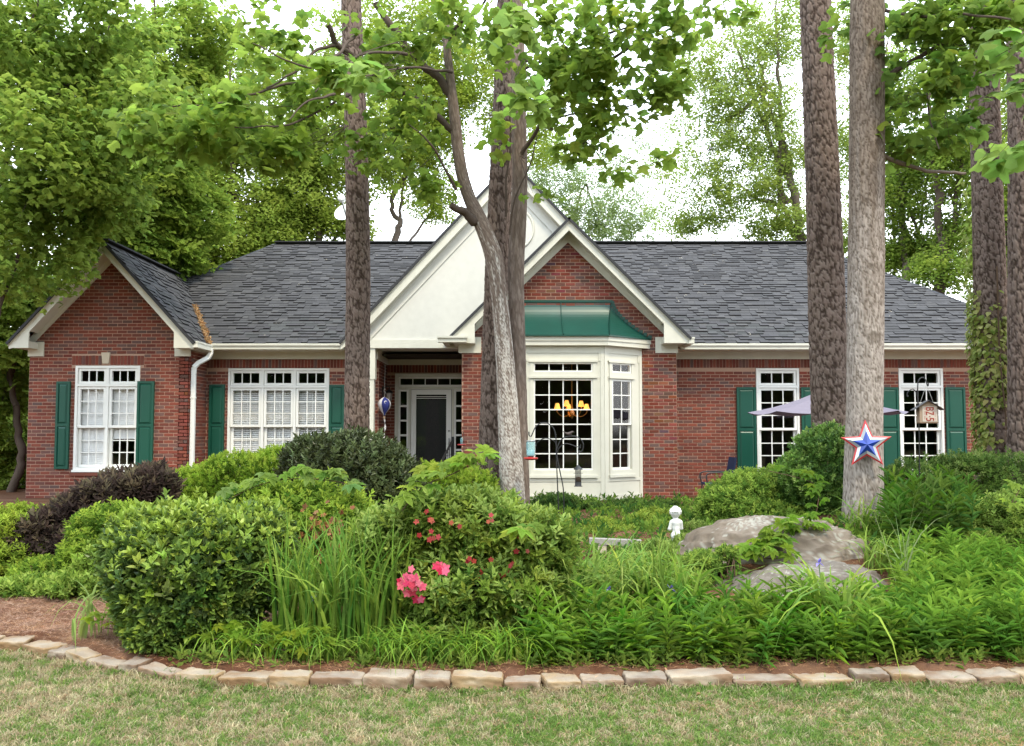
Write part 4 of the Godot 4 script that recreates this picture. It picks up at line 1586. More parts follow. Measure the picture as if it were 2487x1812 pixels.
# surface nets over a box
func nets(lo: Vector3, hi: Vector3, s: float, caps: Array, grow := 0.0) -> MB:
	var n := Vector3i((hi - lo) / s) + Vector3i.ONE * 2
	var f := PackedFloat32Array()
	f.resize(n.x * n.y * n.z)
	for z in n.z:
		for y in n.y:
			for x in n.x:
				f[x + n.x * (y + n.y * z)] = statue_field(lo + Vector3(x, y, z) * s, caps)
	var mb := MB.new()
	var id := {}
	var off := [0, 1, n.x, n.x + 1, n.x * n.y, n.x * n.y + 1, n.x * n.y + n.x, n.x * n.y + n.x + 1]
	var edges := [[0, 1], [2, 3], [4, 5], [6, 7], [0, 2], [1, 3], [4, 6], [5, 7], [0, 4], [1, 5], [2, 6], [3, 7]]
	for z in n.z - 1:
		for y in n.y - 1:
			for x in n.x - 1:
				var at := x + n.x * (y + n.y * z)
				var m := 0
				for k in 8:
					if f[at + off[k]] < 0: m |= 1 << k
				if m == 0 or m == 255: continue
				var sum := Vector3.ZERO
				var cnt := 0
				for e in edges:
					var a: int = e[0]; var b: int = e[1]
					if ((m >> a) & 1) == ((m >> b) & 1): continue
					var fa := f[at + off[a]]; var fb := f[at + off[b]]
					var t := fa / (fa - fb)
					var pa := Vector3(a & 1, (a >> 1) & 1, a >> 2); var pb := Vector3(b & 1, (b >> 1) & 1, b >> 2)
					sum += pa.lerp(pb, t)
					cnt += 1
				var p := lo + (Vector3(x, y, z) + sum / cnt) * s
				var h := 0.002
				var g := Vector3(statue_field(p + Vector3(h, 0, 0), caps) - statue_field(p - Vector3(h, 0, 0), caps), statue_field(p + Vector3(0, h, 0), caps) - statue_field(p - Vector3(0, h, 0), caps), statue_field(p + Vector3(0, 0, h), caps) - statue_field(p - Vector3(0, 0, h), caps)).normalized()
				id[at] = mb.vert(p, g)
	for at in id:
		var x: int = at % n.x
		var y: int = (at / n.x) % n.y
		var z: int = at / (n.x * n.y)
		if x == 0 or y == 0 or z == 0: continue
		for q in [[1, n.x, n.x * n.y], [n.x, n.x * n.y, 1], [n.x * n.y, 1, n.x]]:
			var a := f[at]; var b := f[at + q[0]]
			if (a < 0) == (b < 0): continue
			var i0: int = id[at]; var i1: int = id.get(at - q[1], -1); var i2: int = id.get(at - q[1] - q[2], -1); var i3: int = id.get(at - q[2], -1)
			if i1 < 0 or i2 < 0 or i3 < 0: continue
			if a < 0:
				mb.ix.append_array([i0, i2, i1, i0, i3, i2])
			else:
				mb.ix.append_array([i0, i1, i2, i0, i2, i3])
	return mb


func build_statue() -> void:
	var at := Vector3(1.906, 0.262, -9.6)
	var o := thing("garden_statue", "small white cherub statue with curly hair seen from behind beside the boulder", "statue", at)
	# faces away from the lawn (-z); metres above its base
	o.scale = Vector3.ONE * 1.16
	var K := 0.012
	var caps := [
		[Vector3(0, 0.135, 0.0), Vector3(0, 0.19, 0.002), 0.038, 0.036, K], [Vector3(0, 0.2, 0.0), Vector3(0, 0.245, 0.004), 0.036, 0.041, K],
		[Vector3(-0.028, 0.258, 0.004), Vector3(0.028, 0.258, 0.004), 0.024, 0.024, 0.02], [Vector3(0, 0.265, 0.0), Vector3(-0.004, 0.3, -0.004), 0.022, 0.02, K],
		[Vector3(-0.02, 0.125, 0.006), Vector3(-0.02, 0.115, 0.012), 0.032, 0.03, K], [Vector3(0.02, 0.125, 0.006), Vector3(0.02, 0.115, 0.012), 0.032, 0.03, K],
		[Vector3(-0.02, 0.11, 0.0), Vector3(-0.02, 0.055, -0.004), 0.03, 0.021, K], [Vector3(-0.02, 0.055, -0.004), Vector3(-0.019, 0.012, 0.004), 0.021, 0.015, K],
		[Vector3(0.021, 0.11, 0.0), Vector3(0.023, 0.055, -0.01), 0.03, 0.021, K], [Vector3(0.023, 0.055, -0.01), Vector3(0.024, 0.012, 0.002), 0.021, 0.015, K],
		[Vector3(-0.019, 0.01, 0.004), Vector3(-0.022, 0.008, -0.03), 0.014, 0.01, 0.008], [Vector3(0.024, 0.01, 0.002), Vector3(0.03, 0.008, -0.032), 0.014, 0.01, 0.008],
		# left arm bent forwards at the elbow, right arm across the chest
		[Vector3(-0.046, 0.25, 0.004), Vector3(-0.064, 0.185, 0.0), 0.02, 0.017, K], [Vector3(-0.064, 0.185, 0.0), Vector3(-0.032, 0.178, -0.052), 0.017, 0.012, 0.008], [Vector3(-0.03, 0.178, -0.056), Vector3(-0.018, 0.182, -0.064), 0.012, 0.009, 0.006],
		[Vector3(0.046, 0.25, 0.004), Vector3(0.056, 0.19, -0.012), 0.02, 0.017, K], [Vector3(0.056, 0.19, -0.012), Vector3(0.014, 0.205, -0.056), 0.016, 0.012, 0.008], [Vector3(0.012, 0.206, -0.058), Vector3(0.0, 0.212, -0.062), 0.012, 0.009, 0.006],
		[Vector3(-0.004, 0.345, -0.006), Vector3(-0.004, 0.352, 0.002), 0.05, 0.052, K], [Vector3(-0.004, 0.325, -0.016), Vector3(-0.004, 0.318, -0.024), 0.038, 0.032, K],
		[Vector3(-0.004, 0.335, -0.056), Vector3(-0.004, 0.328, -0.062), 0.006, 0.008, 0.006], [Vector3(-0.055, 0.335, 0.0), Vector3(-0.057, 0.345, 0.002), 0.008, 0.01, 0.004], [Vector3(0.047, 0.335, 0.0), Vector3(0.049, 0.345, 0.002), 0.008, 0.01, 0.004],
		[Vector3(-0.022, 0.31, -0.046), Vector3(0.014, 0.31, -0.046), 0.012, 0.012, 0.012],
	]
	var r2 := RandomNumberGenerator.new()
	r2.seed = 5
	for i in 34:
		var y := r2.randf_range(-0.25, 1.0)
		var a := r2.randf() * TAU
		var q := sqrt(1 - y * y)
		var d := Vector3(q * cos(a), y, q * sin(a))
		if d.z < -0.5 and y < 0.45: continue
		var c := Vector3(-0.004, 0.35, 0.0) + d * 0.052
		var s := d.cross(on_sphere()).normalized() * 0.01
		caps.push_back([c - s, c + s, 0.012, 0.009, 0.0035])
	var body := nets(Vector3(-0.1, -0.005, -0.085), Vector3(0.1, 0.42, 0.075), 0.0052, caps)
	part("figure", body.mesh(), M.plaster, o, false)
	part("base", turned([Vector2(0.0, -0.06), Vector2(0.065, -0.06), Vector2(0.062, -0.005), Vector2(0.05, 0.004), Vector2(0.0, 0.005)], Vector3.ZERO, 20), M.plaster, o, false)


func build_star() -> void:
	var at := Vector3(4.189, 1.45, -9.72)
	var o := thing("barn_star", "red white and blue metal star hung on the pale tree trunk", "wall star", at)
	o.rotation = Vector3(-0.03, -0.25, 0.02)
	var star := func(r: float, inner: float) -> Array:
		var p := []
		for i in 10:
			var a := PI / 2 + TAU * i / 10
			var q := r if i % 2 == 0 else inner
			p.push_back(Vector3(cos(a) * q, sin(a) * q, 0))
		return p
	var facets := func(r0: float, r1: float, z0: float, z1: float, back: float, only_tip: bool) -> Array:
		var out := [MB.new(), MB.new()]
		var a: Array = star.call(r0, r0 * 0.42)
		var b: Array = star.call(r1, r1 * 0.42)
		for i in 10:
			var j := (i + 1) % 10
			var m: MB = out[i % 2]
			var z := Vector3(0, 0, 1)
			m.quad(a[i] + z * z0, b[i] + z * z1, b[j] + z * z1, a[j] + z * z0)
			m.quad(a[i] + z * back, a[i] + z * z0, a[j] + z * z0, a[j] + z * back)
		return out
	# red rim, silver flanks with shaded and lit facets painted alternately, blue centre rising to a point
	for q in [[0.296, 0.25, 0.012, 0.02, -0.01, "red_rim", M.star_red, M.star_red], [0.25, 0.165, 0.02, 0.045, 0.0, "silver_flank", M.star_shaded, M.star_lit], [0.165, 0.001, 0.045, 0.09, 0.02, "blue_point", M.star_blue, M.star_blue]]:
		var f: Array = facets.call(q[0], q[1], q[2], q[3], q[4], false)
		part(q[5], f[0].mesh(), q[6], o, false)
		part(q[5], f[1].mesh(), q[7], o, false)


func build_birdhouse() -> void:
	# the shepherd's hook that carries it
	var h := thing("shepherd_hook", "black double shepherd hook holding the licence plate birdhouse in front of the right window", "plant hook", Vector3(5.562, 0.964, -11.2))
	part("pole", rod(vv([5.526, 0.407, 11.2, 5.545, 1.148, 11.2, 5.553, 1.595, 11.2, 5.547, 1.989, 11.2, 5.551, 2.235, 11.2, 5.569, 2.31, 11.2, 5.611, 2.344, 11.2, 5.651, 2.324, 11.2, 5.674, 2.269, 11.2, 5.679, 2.235, 11.2, 5.694, 2.235, 11.2, 5.696, 2.283, 11.2]), 0.008), M.black, h)
	part("arm", rod(vv([5.552, 1.568, 11.2, 5.549, 1.948, 11.19, 5.541, 2.044, 11.19, 5.519, 2.139, 11.19, 5.479, 2.185, 11.19, 5.431, 2.166, 11.19, 5.398, 2.125, 11.19, 5.4, 2.082, 11.19, 5.417, 2.098, 11.19]), 0.006), M.black, h)
	var c := Vector3(5.643, 1.845, -11.15)
	var o := thing("birdhouse", "wooden birdhouse faced with a red lettered licence plate under a bent metal roof", "birdhouse", c)
	o.rotation.y = -0.28
	var w := 0.11; var hh := 0.115
	var m := MB.new()
	m.prism(PackedVector2Array([Vector2(-w, -hh), Vector2(w, -hh), Vector2(w, 0.1), Vector2(0, 0.17), Vector2(-w, 0.1)]), -0.11, 0.1)
	part("box", m.mesh(), M.crate, o, false)
	part("licence_plate", solid_box(-0.075, 0.1, -0.105, 0.1, 0.101, 0.104), M.plate, o, false)
	for s in [-1.0, 1.0]:
		m = MB.new()
		m.prism(PackedVector2Array([Vector2(0, 0.185), Vector2(s * 0.19, 0.055), Vector2(s * 0.19, 0.05), Vector2(0, 0.18)]), -0.14, 0.15)
		part("roof", m.mesh(), M.sheet_dark, o, false)
	part("floor", solid_box(-w - 0.005, w + 0.005, -hh - 0.012, -hh + 0.001, -0.115, 0.108), M.crate_dark, o, false)
	var font := SystemFont.new()
	font.font_names = PackedStringArray(["Droid Sans"])
	font.font_weight = 700
	for q in [["BZ", 0.04, 0.0], ["5", -0.078, 0.0]]:
		var tm := TextMesh.new()
		tm.text = q[0]
		tm.font = font
		tm.font_size = 32
		tm.pixel_size = 0.0038
		tm.depth = 0.002
		var l := part("lettering", tm, M.plate_red, o, false)
		l.position = Vector3(0.012, q[1], 0.1055)
		l.rotation.z = -PI / 2
		l.scale = Vector3(0.82, 1.15, 1)
	part("lettering", turned([Vector2(0, 0), Vector2(0.009, 0), Vector2(0.009, 0.002), Vector2(0, 0.002)], Vector3(0.012, -0.037, 0.104), 10, Basis(Vector3.RIGHT, PI / 2)), M.plate_red, o, false)
	# rows of fine print down both sides of the plate
	m = MB.new()
	for i in 11:
		for x in [-0.052, -0.036, 0.078]:
			if (i * 7 + int(x * 1000)) % 4 == 0: continue
			m.box(x - 0.003, x + 0.003, -0.088 + i * 0.016, -0.078 + i * 0.016, 0.1035, 0.105)
	part("fine_print", m.mesh(), M.plate_red, o, false)
	for s in [-1.0, 1.0]:
		part("hanging_wire", rod([Vector3(s * 0.09, 0.12, 0.0), Vector3(s * 0.05, 0.25, 0), Vector3(0.01, 0.395, -0.04)], 0.0025, 8, 5), M.wire, o, false)


func build_hooks() -> void:
	var h := thing("shepherd_hook", "pair of crossed black shepherd hooks with curled arms in front of the bay window", "plant hook", Vector3(0.67, 0.384, -11.5))
	part("pole", rod(vv([0.654, 0.416, 11.5, 0.623, 1.172, 11.5, 0.618, 1.464, 11.5, 0.595, 1.62, 11.5, 0.546, 1.688, 11.5, 0.478, 1.727, 11.5, 0.399, 1.721, 11.5, 0.331, 1.669, 11.5, 0.292, 1.591, 11.5, 0.266, 1.538, 11.5, 0.239, 1.557, 11.5, 0.237, 1.604, 11.5]), 0.0085), M.black, h)
	part("arm", rod(vv([0.619, 1.366, 11.49, 0.607, 1.448, 11.49, 0.555, 1.493, 11.49, 0.477, 1.511, 11.49, 0.408, 1.495, 11.49, 0.346, 1.444, 11.49, 0.33, 1.415, 11.49, 0.346, 1.409, 11.49]), 0.0065), M.black, h)
	part("pole", rod(vv([0.717, 0.424, 11.42, 0.714, 0.78, 11.42, 0.673, 1.02, 11.43, 0.633, 1.213, 11.44, 0.62, 1.329, 11.45, 0.636, 1.396, 11.45, 0.679, 1.484, 11.45, 0.747, 1.53, 11.45, 0.835, 1.542, 11.45, 0.913, 1.53, 11.45, 0.971, 1.48, 11.45, 0.994, 1.414, 11.45, 0.982, 1.344, 11.45, 0.945, 1.325, 11.45, 0.922, 1.356, 11.45, 0.939, 1.391, 11.45, 0.955, 1.375, 11.45], ), 0.0085), M.black, h)
	part("arm", rod(vv([0.624, 1.271, 11.44, 0.635, 1.329, 11.44, 0.663, 1.387, 11.44, 0.737, 1.435, 11.44, 0.814, 1.426, 11.44, 0.902, 1.395, 11.44, 0.946, 1.402, 11.44, 0.958, 1.43, 11.44]), 0.0065), M.black, h)
	# a small metal bird sits on the arch
	var bp := Vector3(0.787, 1.577, -11.45)
	var mb := MB.new()
	var pts := PackedVector3Array(); var rr := PackedFloat32Array()
	for q in [[-0.083, 0.036, 0.002], [-0.06, 0.022, 0.008], [-0.04, 0.008, 0.01], [-0.02, 0.0, 0.017], [0.0, -0.003, 0.024], [0.02, 0.002, 0.024], [0.036, 0.012, 0.019], [0.05, 0.024, 0.016], [0.062, 0.026, 0.012], [0.07, 0.024, 0.005], [0.084, 0.02, 0.001]]:
		pts.push_back(Vector3(q[0], q[1], 0) + bp); rr.push_back(q[2])
	mb.tube(pts, rr, 10)
	part("bird_figure", mb.mesh(), M.bird, h)
	# hanging things
	var f := thing("hummingbird_feeder", "pale blue glass bottle hummingbird feeder on a red dish", "bird feeder", Vector3(0.261, 1.367, -11.46))
	var c := 0.00196
	part("bottle", turned([Vector2(0.0, -55 * c), Vector2(26 * c, -55 * c), Vector2(30 * c, -45 * c), Vector2(31 * c, 0), Vector2(32 * c, 42 * c), Vector2(27 * c, 52 * c), Vector2(0, 55 * c)], Vector3.ZERO, 12), M.blue_glass, f, false)
	part("sugar_water", turned([Vector2(0.0, -54 * c), Vector2(25 * c, -54 * c), Vector2(28 * c, -45 * c), Vector2(28 * c, -8 * c), Vector2(0, -8 * c)], Vector3.ZERO, 12), M.clear_water, f, false)
	part("dish", turned([Vector2(0, -80 * c), Vector2(35 * c, -80 * c), Vector2(50 * c, -73 * c), Vector2(52 * c, -66 * c), Vector2(48 * c, -62 * c), Vector2(20 * c, -60 * c), Vector2(20 * c, -54 * c), Vector2(0, -54 * c)], Vector3.ZERO, 20), M.red_plastic, f, false)
	part("collar", turned([Vector2(24 * c, 48 * c), Vector2(33 * c, 52 * c), Vector2(33 * c, 58 * c), Vector2(0, 60 * c)], Vector3.ZERO, 12), M.steel, f, false)
	part("hanger", rod([Vector3(0, 58 * c, 0), Vector3(0.004, 75 * c, 0), Vector3(-0.004, 90 * c, 0)], 0.004, 8, 6), M.wire, f, false)
	f = thing("tube_feeder", "dark tube seed feeder hanging from the right hook by the bay", "bird feeder", Vector3(0.92, 0.999, -11.45))
	part("tube", turned([Vector2(0.044, -0.09), Vector2(0.044, 0.082)], Vector3.ZERO, 16), M.smoke_plastic, f, false)
	part("seed", turned([Vector2(0, -0.09), Vector2(0.04, -0.09), Vector2(0.04, -0.03), Vector2(0, -0.02)], Vector3.ZERO, 14), M.twig, f, false)
	part("cap", turned([Vector2(0.066, 0.078), Vector2(0.06, 0.092), Vector2(0.035, 0.115), Vector2(0.018, 0.13), Vector2(0.012, 0.142), Vector2(0, 0.144)], Vector3.ZERO, 20), M.black, f, false)
	part("base", turned([Vector2(0, -0.155), Vector2(0.058, -0.155), Vector2(0.06, -0.148), Vector2(0.045, -0.142), Vector2(0.045, -0.09), Vector2(0.04, -0.088)], Vector3.ZERO, 20), M.black, f, false)
	for s in [-0.05, 0.03]:
		part("perch", rod([Vector3(-0.065, s, 0.02), Vector3(0.065, s, 0.02)], 0.003, 2, 5), M.black, f, false)
	part("chain", rod([Vector3(0, 0.14, 0), Vector3(0.004, 0.23, 0), Vector3(0.005, 0.325, 0)], 0.0028, 10, 5), M.black, f, false)
	# the other red feeder, on a thin stake by the porch
	f = thing("hummingbird_feeder", "red dish hummingbird feeder on a thin stake in front of the porch corner", "bird feeder", Vector3(-0.827, 1.395, -13.5))
	part("dish", turned([Vector2(0, -0.02), Vector2(0.05, -0.02), Vector2(0.075, -0.008), Vector2(0.075, 0.002), Vector2(0.06, 0.008), Vector2(0, 0.01)], Vector3.ZERO, 20), M.red_plastic, f, false)
	part("bottle", turned([Vector2(0.0, 0.01), Vector2(0.02, 0.01), Vector2(0.024, 0.08), Vector2(0.015, 0.11), Vector2(0, 0.115)], Vector3.ZERO, 12), M.blue_glass, f, false)
	part("stake", rod([Vector3(0.035, -1.3, -0.03), Vector3(0.035, 0.0, -0.03), Vector3(0.03, 0.17, -0.03), Vector3(0.01, 0.21, 0), Vector3(0, 0.18, 0), Vector3(0, 0.115, 0)], 0.005, 30, 6), M.black, f, false)


func build_umbrella() -> void:
	var cx := 5.87; var d := 15.3
	var o := thing("patio_umbrella", "greyish lavender market umbrella open behind the tall pine", "umbrella", Vector3(cx, gy(cx, d), -d))
	var top := Vector3(cx, 2.42, -d)
	var fab := []
	for i in 8:
		var a := TAU * i / 8 + 0.2
		fab.push_back(Vector3(cx + cos(a) * 1.42, 1.97, -d + sin(a) * 1.42))
	for i in 8:
		var a: Vector3 = fab[i]; var b: Vector3 = fab[(i + 1) % 8]
		var m := MB.new()
		var N := 6
		for r in N:
			for k in 4:
				var p := func(u: float, t: float) -> Vector3:
					var e := a.lerp(b, t)
					var q := top.lerp(e, u)
					q.y -= 0.055 * sin(PI * t) * u + 0.06 * sin(PI * u)
					return q
				m.quad(p.call(float(r) / N, k / 4.0), p.call(float(r) / N, (k + 1) / 4.0), p.call(float(r + 1) / N, (k + 1) / 4.0), p.call(float(r + 1) / N, k / 4.0))
		part("canopy_panel", m.mesh(), M.umbrella, o)
		part("rib", rod([top + Vector3(0, -0.03, 0), a.lerp(top, 0.5) + Vector3(0, -0.09, 0), a + Vector3(0, -0.015, 0)], 0.009, 8, 6), M.black, o)
	part("pole", rod([Vector3(cx, gy(cx, d), -d), Vector3(cx, 2.44, -d)], 0.019, 2, 10), M.black, o)
	part("finial", turned([Vector2(0.02, 0), Vector2(0.03, 0.03), Vector2(0.0, 0.07)], top, 10), M.black, o)
	part("base", turned([Vector2(0, 0), Vector2(0.25, 0.0), Vector2(0.24, 0.05), Vector2(0.03, 0.09), Vector2(0.03, 0.2)], Vector3(cx, gy(cx, d), -d), 20), M.black, o)
	# a chair that shows beside the shrub
	var at := Vector3(3.851, 0.39, -15.4)
	at.y = gy(at.x, 15.4)
	var c := thing("patio_chair", "dark blue sling patio chair half hidden by the shrub near the wall corner", "chair", at)
	part("seat", solid_box(-0.26, 0.26, 0.4, 0.43, -0.25, 0.25), M.navy, c, false)
	var b2 := MB.new()
	b2.cbox(Vector3(0.24, 0.66, 0), Vector3(0.025, 0.5, 0.48), Basis(Vector3.BACK, -0.18))
	part("backrest", b2.mesh(), M.navy, c, false)
	for x in [-0.25, 0.25]:
		for z in [-0.25, 0.25]:
			part("leg", rod([Vector3(x, 0, z), Vector3(x * 0.97, 0.42, z)], 0.014, 3, 6), M.black, c, false)
	for z in [-0.26, 0.26]:
		part("armrest", rod([Vector3(-0.25, 0.42, z), Vector3(-0.26, 0.6, z), Vector3(0.0, 0.63, z), Vector3(0.26, 0.62, z)], 0.014, 16, 6), M.black, c, false)


func build_porch_things() -> void:
	var at := Vector3(-2.78, 2.17, -17.85)
	var o := thing("hot_air_balloon_spinner", "navy and white fabric balloon wind spinner with a moon hanging in the porch", "wind spinner", at)
	for g in 8:
		var m := MB.new()
		for i in 10:
			for k in 2:
				var p := func(t: float, u: float) -> Vector3:
					var r := 0.142 * sin(PI * pow(t, 0.72)) * (1.0 if t < 0.6 else 1.0)
					r = maxf(r, 0.012) * (0.93 + 0.07 * sin(PI * u))
					var a := TAU * (g + u) / 8 + 0.3
					return Vector3(cos(a) * r, 0.19 - 0.4 * t, sin(a) * r)
				m.quad(p.call(i / 10.0, k / 2.0), p.call(i / 10.0, (k + 1) / 2.0), p.call((i + 1) / 10.0, (k + 1) / 2.0), p.call((i + 1) / 10.0, k / 2.0))
		part("gore", m.mesh(), M.navy_cloth if g % 4 in [0, 1] else M.white_cloth, o, false)
	# crescent moon on the navy side
	var mo := MB.new()
	var N := 14
	for i in N:
		var f := func(t: float, inner: bool) -> Vector3:
			var a := lerpf(-2.2, 2.2, t) + 2.4
			var q := Vector2(cos(a), sin(a)) * (0.034 if not inner else 0.026) + (Vector2(0.0, 0.0) if not inner else Vector2(cos(2.4), sin(2.4)) * -0.012)
			return Vector3(0.045 + q.x * 0.9, 0.075 + q.y, 0.138 - absf(0.045 + q.x) * 0.25)
		mo.quad(f.call(float(i) / N, false), f.call(float(i + 1) / N, false), f.call(float(i + 1) / N, true), f.call(float(i) / N, true))
	part("moon", mo.mesh(), M.white_cloth, o, false)
	part("basket", turned([Vector2(0, -0.29), Vector2(0.022, -0.29), Vector2(0.028, -0.235), Vector2(0, -0.235)], Vector3.ZERO, 10), M.crate, o, false)
	for s in [-1.0, 1.0]:
		part("cord", rod([Vector3(s * 0.02, -0.235, 0), Vector3(s * 0.03, -0.18, 0)], 0.002, 2, 4), M.wire, o, false)
	part("hook", rod([Vector3(0, 0.19, 0), Vector3(0, 0.25, 0), Vector3(0.02, 0.29, 0), Vector3(-0.012, 0.32, 0), Vector3(0.016, 0.36, 0), Vector3(-0.01, 0.37, 0)], 0.005, 24, 6), M.wire, o, false)
	part("cord", rod([Vector3(0, 0.37, 0), Vector3(0.01, 0.8, 0), Vector3(0, 1.22, 0)], 0.003, 6, 5), M.wire, o, false)
	var tail := MB.new()
	for i in 24:
		var q := func(t: float, s: float) -> Vector3:
			var a := t * 9.0
			return Vector3(sin(t * 5.0) * 0.02 + cos(a) * 0.022 * s, -0.29 - 0.55 * t, sin(a) * 0.022 * s)
		tail.quad(q.call(i / 24.0, -1.0), q.call(i / 24.0, 1.0), q.call((i + 1) / 24.0, 1.0), q.call((i + 1) / 24.0, -1.0))
	part("spiral_tail", tail.mesh(), M.white_cloth, o, false)
	# iron handrail of the steps
	var r := thing("handrail", "black iron handrail with balusters beside the porch steps", "handrail", Vector3(-1.27, 0.5, -17.6))
	var top := Vector3(0, 0.93, 0); var low := Vector3(-0.2, 0.42, 1.0)
	var m2 := MB.new()
	m2.bar(top + Vector3(0, 0, -0.05), low, 0.045, 0.035)
	m2.bar(top * 0.2, low + Vector3(0, -0.72, 0), 0.025, 0.02)
	part("rail", m2.mesh(), M.black, r, false)
	part("newel", solid_box(-0.03, 0.03, 0, 1.0, -0.03, 0.03), M.black, r, false)
	part("newel", solid_box(-0.23, -0.17, -0.4, 0.5, 0.97, 1.03), M.black, r, false)
	for i in range(1, 8):
		var p := top.lerp(low, i / 8.0)
		var b := (top * 0.2).lerp(low + Vector3(0, -0.72, 0), i / 8.0)
		part("baluster", solid_box(p.x - 0.009, p.x + 0.009, b.y, p.y, p.z - 0.009, p.z + 0.009), M.black, r, false)
	# lamps over the table in the bay
	var c := thing("chandelier", "lit chandelier with small amber shades seen through the bay window", "chandelier", Vector3(1.33, 3.3, -18.2))
	part("stem", rod([Vector3(0, 0, 0), Vector3(0, -1.25, 0)], 0.012, 2, 8), M.brass, c, false)
	part("hub", turned([Vector2(0, -1.42), Vector2(0.03, -1.38), Vector2(0.06, -1.28), Vector2(0.03, -1.18), Vector2(0.015, -1.12)], Vector3.ZERO, 14), M.brass, c, false)
	for q in [[-0.335, 0.0, 0.2], [-0.14, 0.06, 0.34], [0.18, 0.05, 0.3], [0.32, -0.01, 0.05], [-0.05, 0.0, -0.34]]:
		var e: Vector3 = Vector3(q[0], -1.14 + q[1], q[2])
		part("arm", rod([Vector3(0, -1.3, 0), e * Vector3(0.6, 0, 0.6) + Vector3(0, -1.36, 0), e + Vector3(0, -0.13, 0), e + Vector3(0, -0.05, 0)], 0.008, 18, 6), M.brass, c, false)
		var l := part("lamp_shade", turned([Vector2(0.07, -0.055), Vector2(0.055, 0.0), Vector2(0.036, 0.07)], e, 16), M.lamp_glow, c, false)
		var om := OmniLight3D.new()
		om.name = numbered("lamp_light", self)
		om.light_color = Color(1.0, 0.72, 0.4)
		om.light_energy = 0.05
		om.omni_range = 9.0
		om.omni_attenuation = 2.0
		om.light_size = 0.03
		om.shadow_enabled = true
		add_child(om)
		om.position = Vector3(1.33, 3.3, -18.2) + e
	# dish behind the ridge
	var dp := Vector3(-5.002, 8.185, -24.4)
	var s := thing("satellite_dish", "white satellite dish on a mast behind the ridge beside the left pine", "satellite dish", dp)
	var dish := MB.new()
	dish.lathe(PackedVector2Array([Vector2(0.0, -0.05), Vector2(0.15, -0.035), Vector2(0.27, 0.005), Vector2(0.36, 0.06), Vector2(0.36, 0.07), Vector2(0.26, 0.015), Vector2(0.0, -0.035)]), 28, Transform3D(Basis(Vector3.UP, -0.25) * Basis(Vector3.RIGHT, 1.0) * Basis.from_scale(Vector3(0.95, 1, 1.0)), Vector3.ZERO))
	part("reflector", dish.mesh(), M.white, s, false)
	part("feed_arm", rod([Vector3(0.06, -0.2, 0.2), Vector3(0.0, 0.15, 0.5), Vector3(-0.02, 0.26, 0.52)], 0.025, 10, 8), M.steel, s, false)
	var fd := MB.new()
	fd.lathe(PackedVector2Array([Vector2(0, -0.07), Vector2(0.1, -0.06), Vector2(0.11, 0.05), Vector2(0.05, 0.07), Vector2(0, 0.07)]), 14, Transform3D(Basis(Vector3.RIGHT, 1.4), Vector3(-0.03, 0.3, 0.52)))
	part("feed_horn", fd.mesh(), M.white, s, false)
	part("mast", rod([Vector3(0.05, 0, -0.1), Vector3(0.06, -0.4, -0.15), Vector3(0.06, -1.6, -0.15)], 0.03, 8, 8), M.steel, s, false)


func rock(called: String, label: String, c: Vector3, r: Vector3, seed_: float, ca: Color, cb: Color, lichen: float, yaw := 0.0, roll := 0.0) -> void:
	var o := thing(called, label, "boulder", c)
	var mb := MB.new()
	var nu := 150; var nv := 90
	var P := PackedVector3Array()
	var C := PackedColorArray()
	for i in nv + 1:
		for j in nu:
			var th := PI * i / nv; var a := TAU * j / nu
			var d := Vector3(sin(th) * cos(a), cos(th), sin(th) * sin(a))
			var q := d * 1.5 + Vector3.ONE * seed_
			var k := 1.0 + 0.1 * noise.get_noise_3dv(q * 5.0) + 0.045 * noise.get_noise_3dv(q * 18.0) + 0.02 * noise.get_noise_3dv(q * 60.0)
			# bedded: flattened steps
			var p := d * k
			p.y = signf(p.y) * pow(absf(p.y), 0.92)
			var world := Basis(Vector3.BACK, roll) * Basis(Vector3.UP, yaw) * (p * r)
			world.y += 0.012 * sin(world.y * 60.0 + 5.0 * noise.get_noise_3dv(world * 12.0))
			P.push_back(world)
			var f := noise.get_noise_3dv(world * 26.0 + Vector3.ONE * seed_)
			var g := noise.get_noise_3dv(world * 110.0)
			var col := ca.lerp(cb, clampf(0.5 + noise.get_noise_3dv(world * 9.0) + 0.5 * f, 0, 1))
			col = col * (1.0 + 0.3 * g)
			var li := noise.get_noise_3dv(world * 120.0 + Vector3.ONE * 7.0) + 0.5 * g + 0.5 * noise.get_noise_3dv(world * 8.0)
			col = col.lerp(Color(0.38, 0.365, 0.31), 0.8 * smoothstep(0.42 - lichen, 0.55 - lichen, li))
			C.push_back(col)
	for i in nv + 1:
		for j in nu:
			var du := P[i * nu + (j + 1) % nu] - P[i * nu + (j + nu - 1) % nu]
			var dv := P[mini(i + 1, nv) * nu + j] - P[maxi(i - 1, 0) * nu + j]
			var n := du.cross(dv).normalized()
			if n.length() < 0.5: n = P[i * nu + j].normalized()
			if n.dot(P[i * nu + j]) < 0: n = -n
			mb.vert(P[i * nu + j], n, C[i * nu + j])
	for i in nv:
		for j in nu:
			var a := i * nu + j; var b := i * nu + (j + 1) % nu
			mb.ix.append_array([a, b, a + nu, b, b + nu, a + nu])
	part("stone", mb.mesh(), M.rock, o, false)


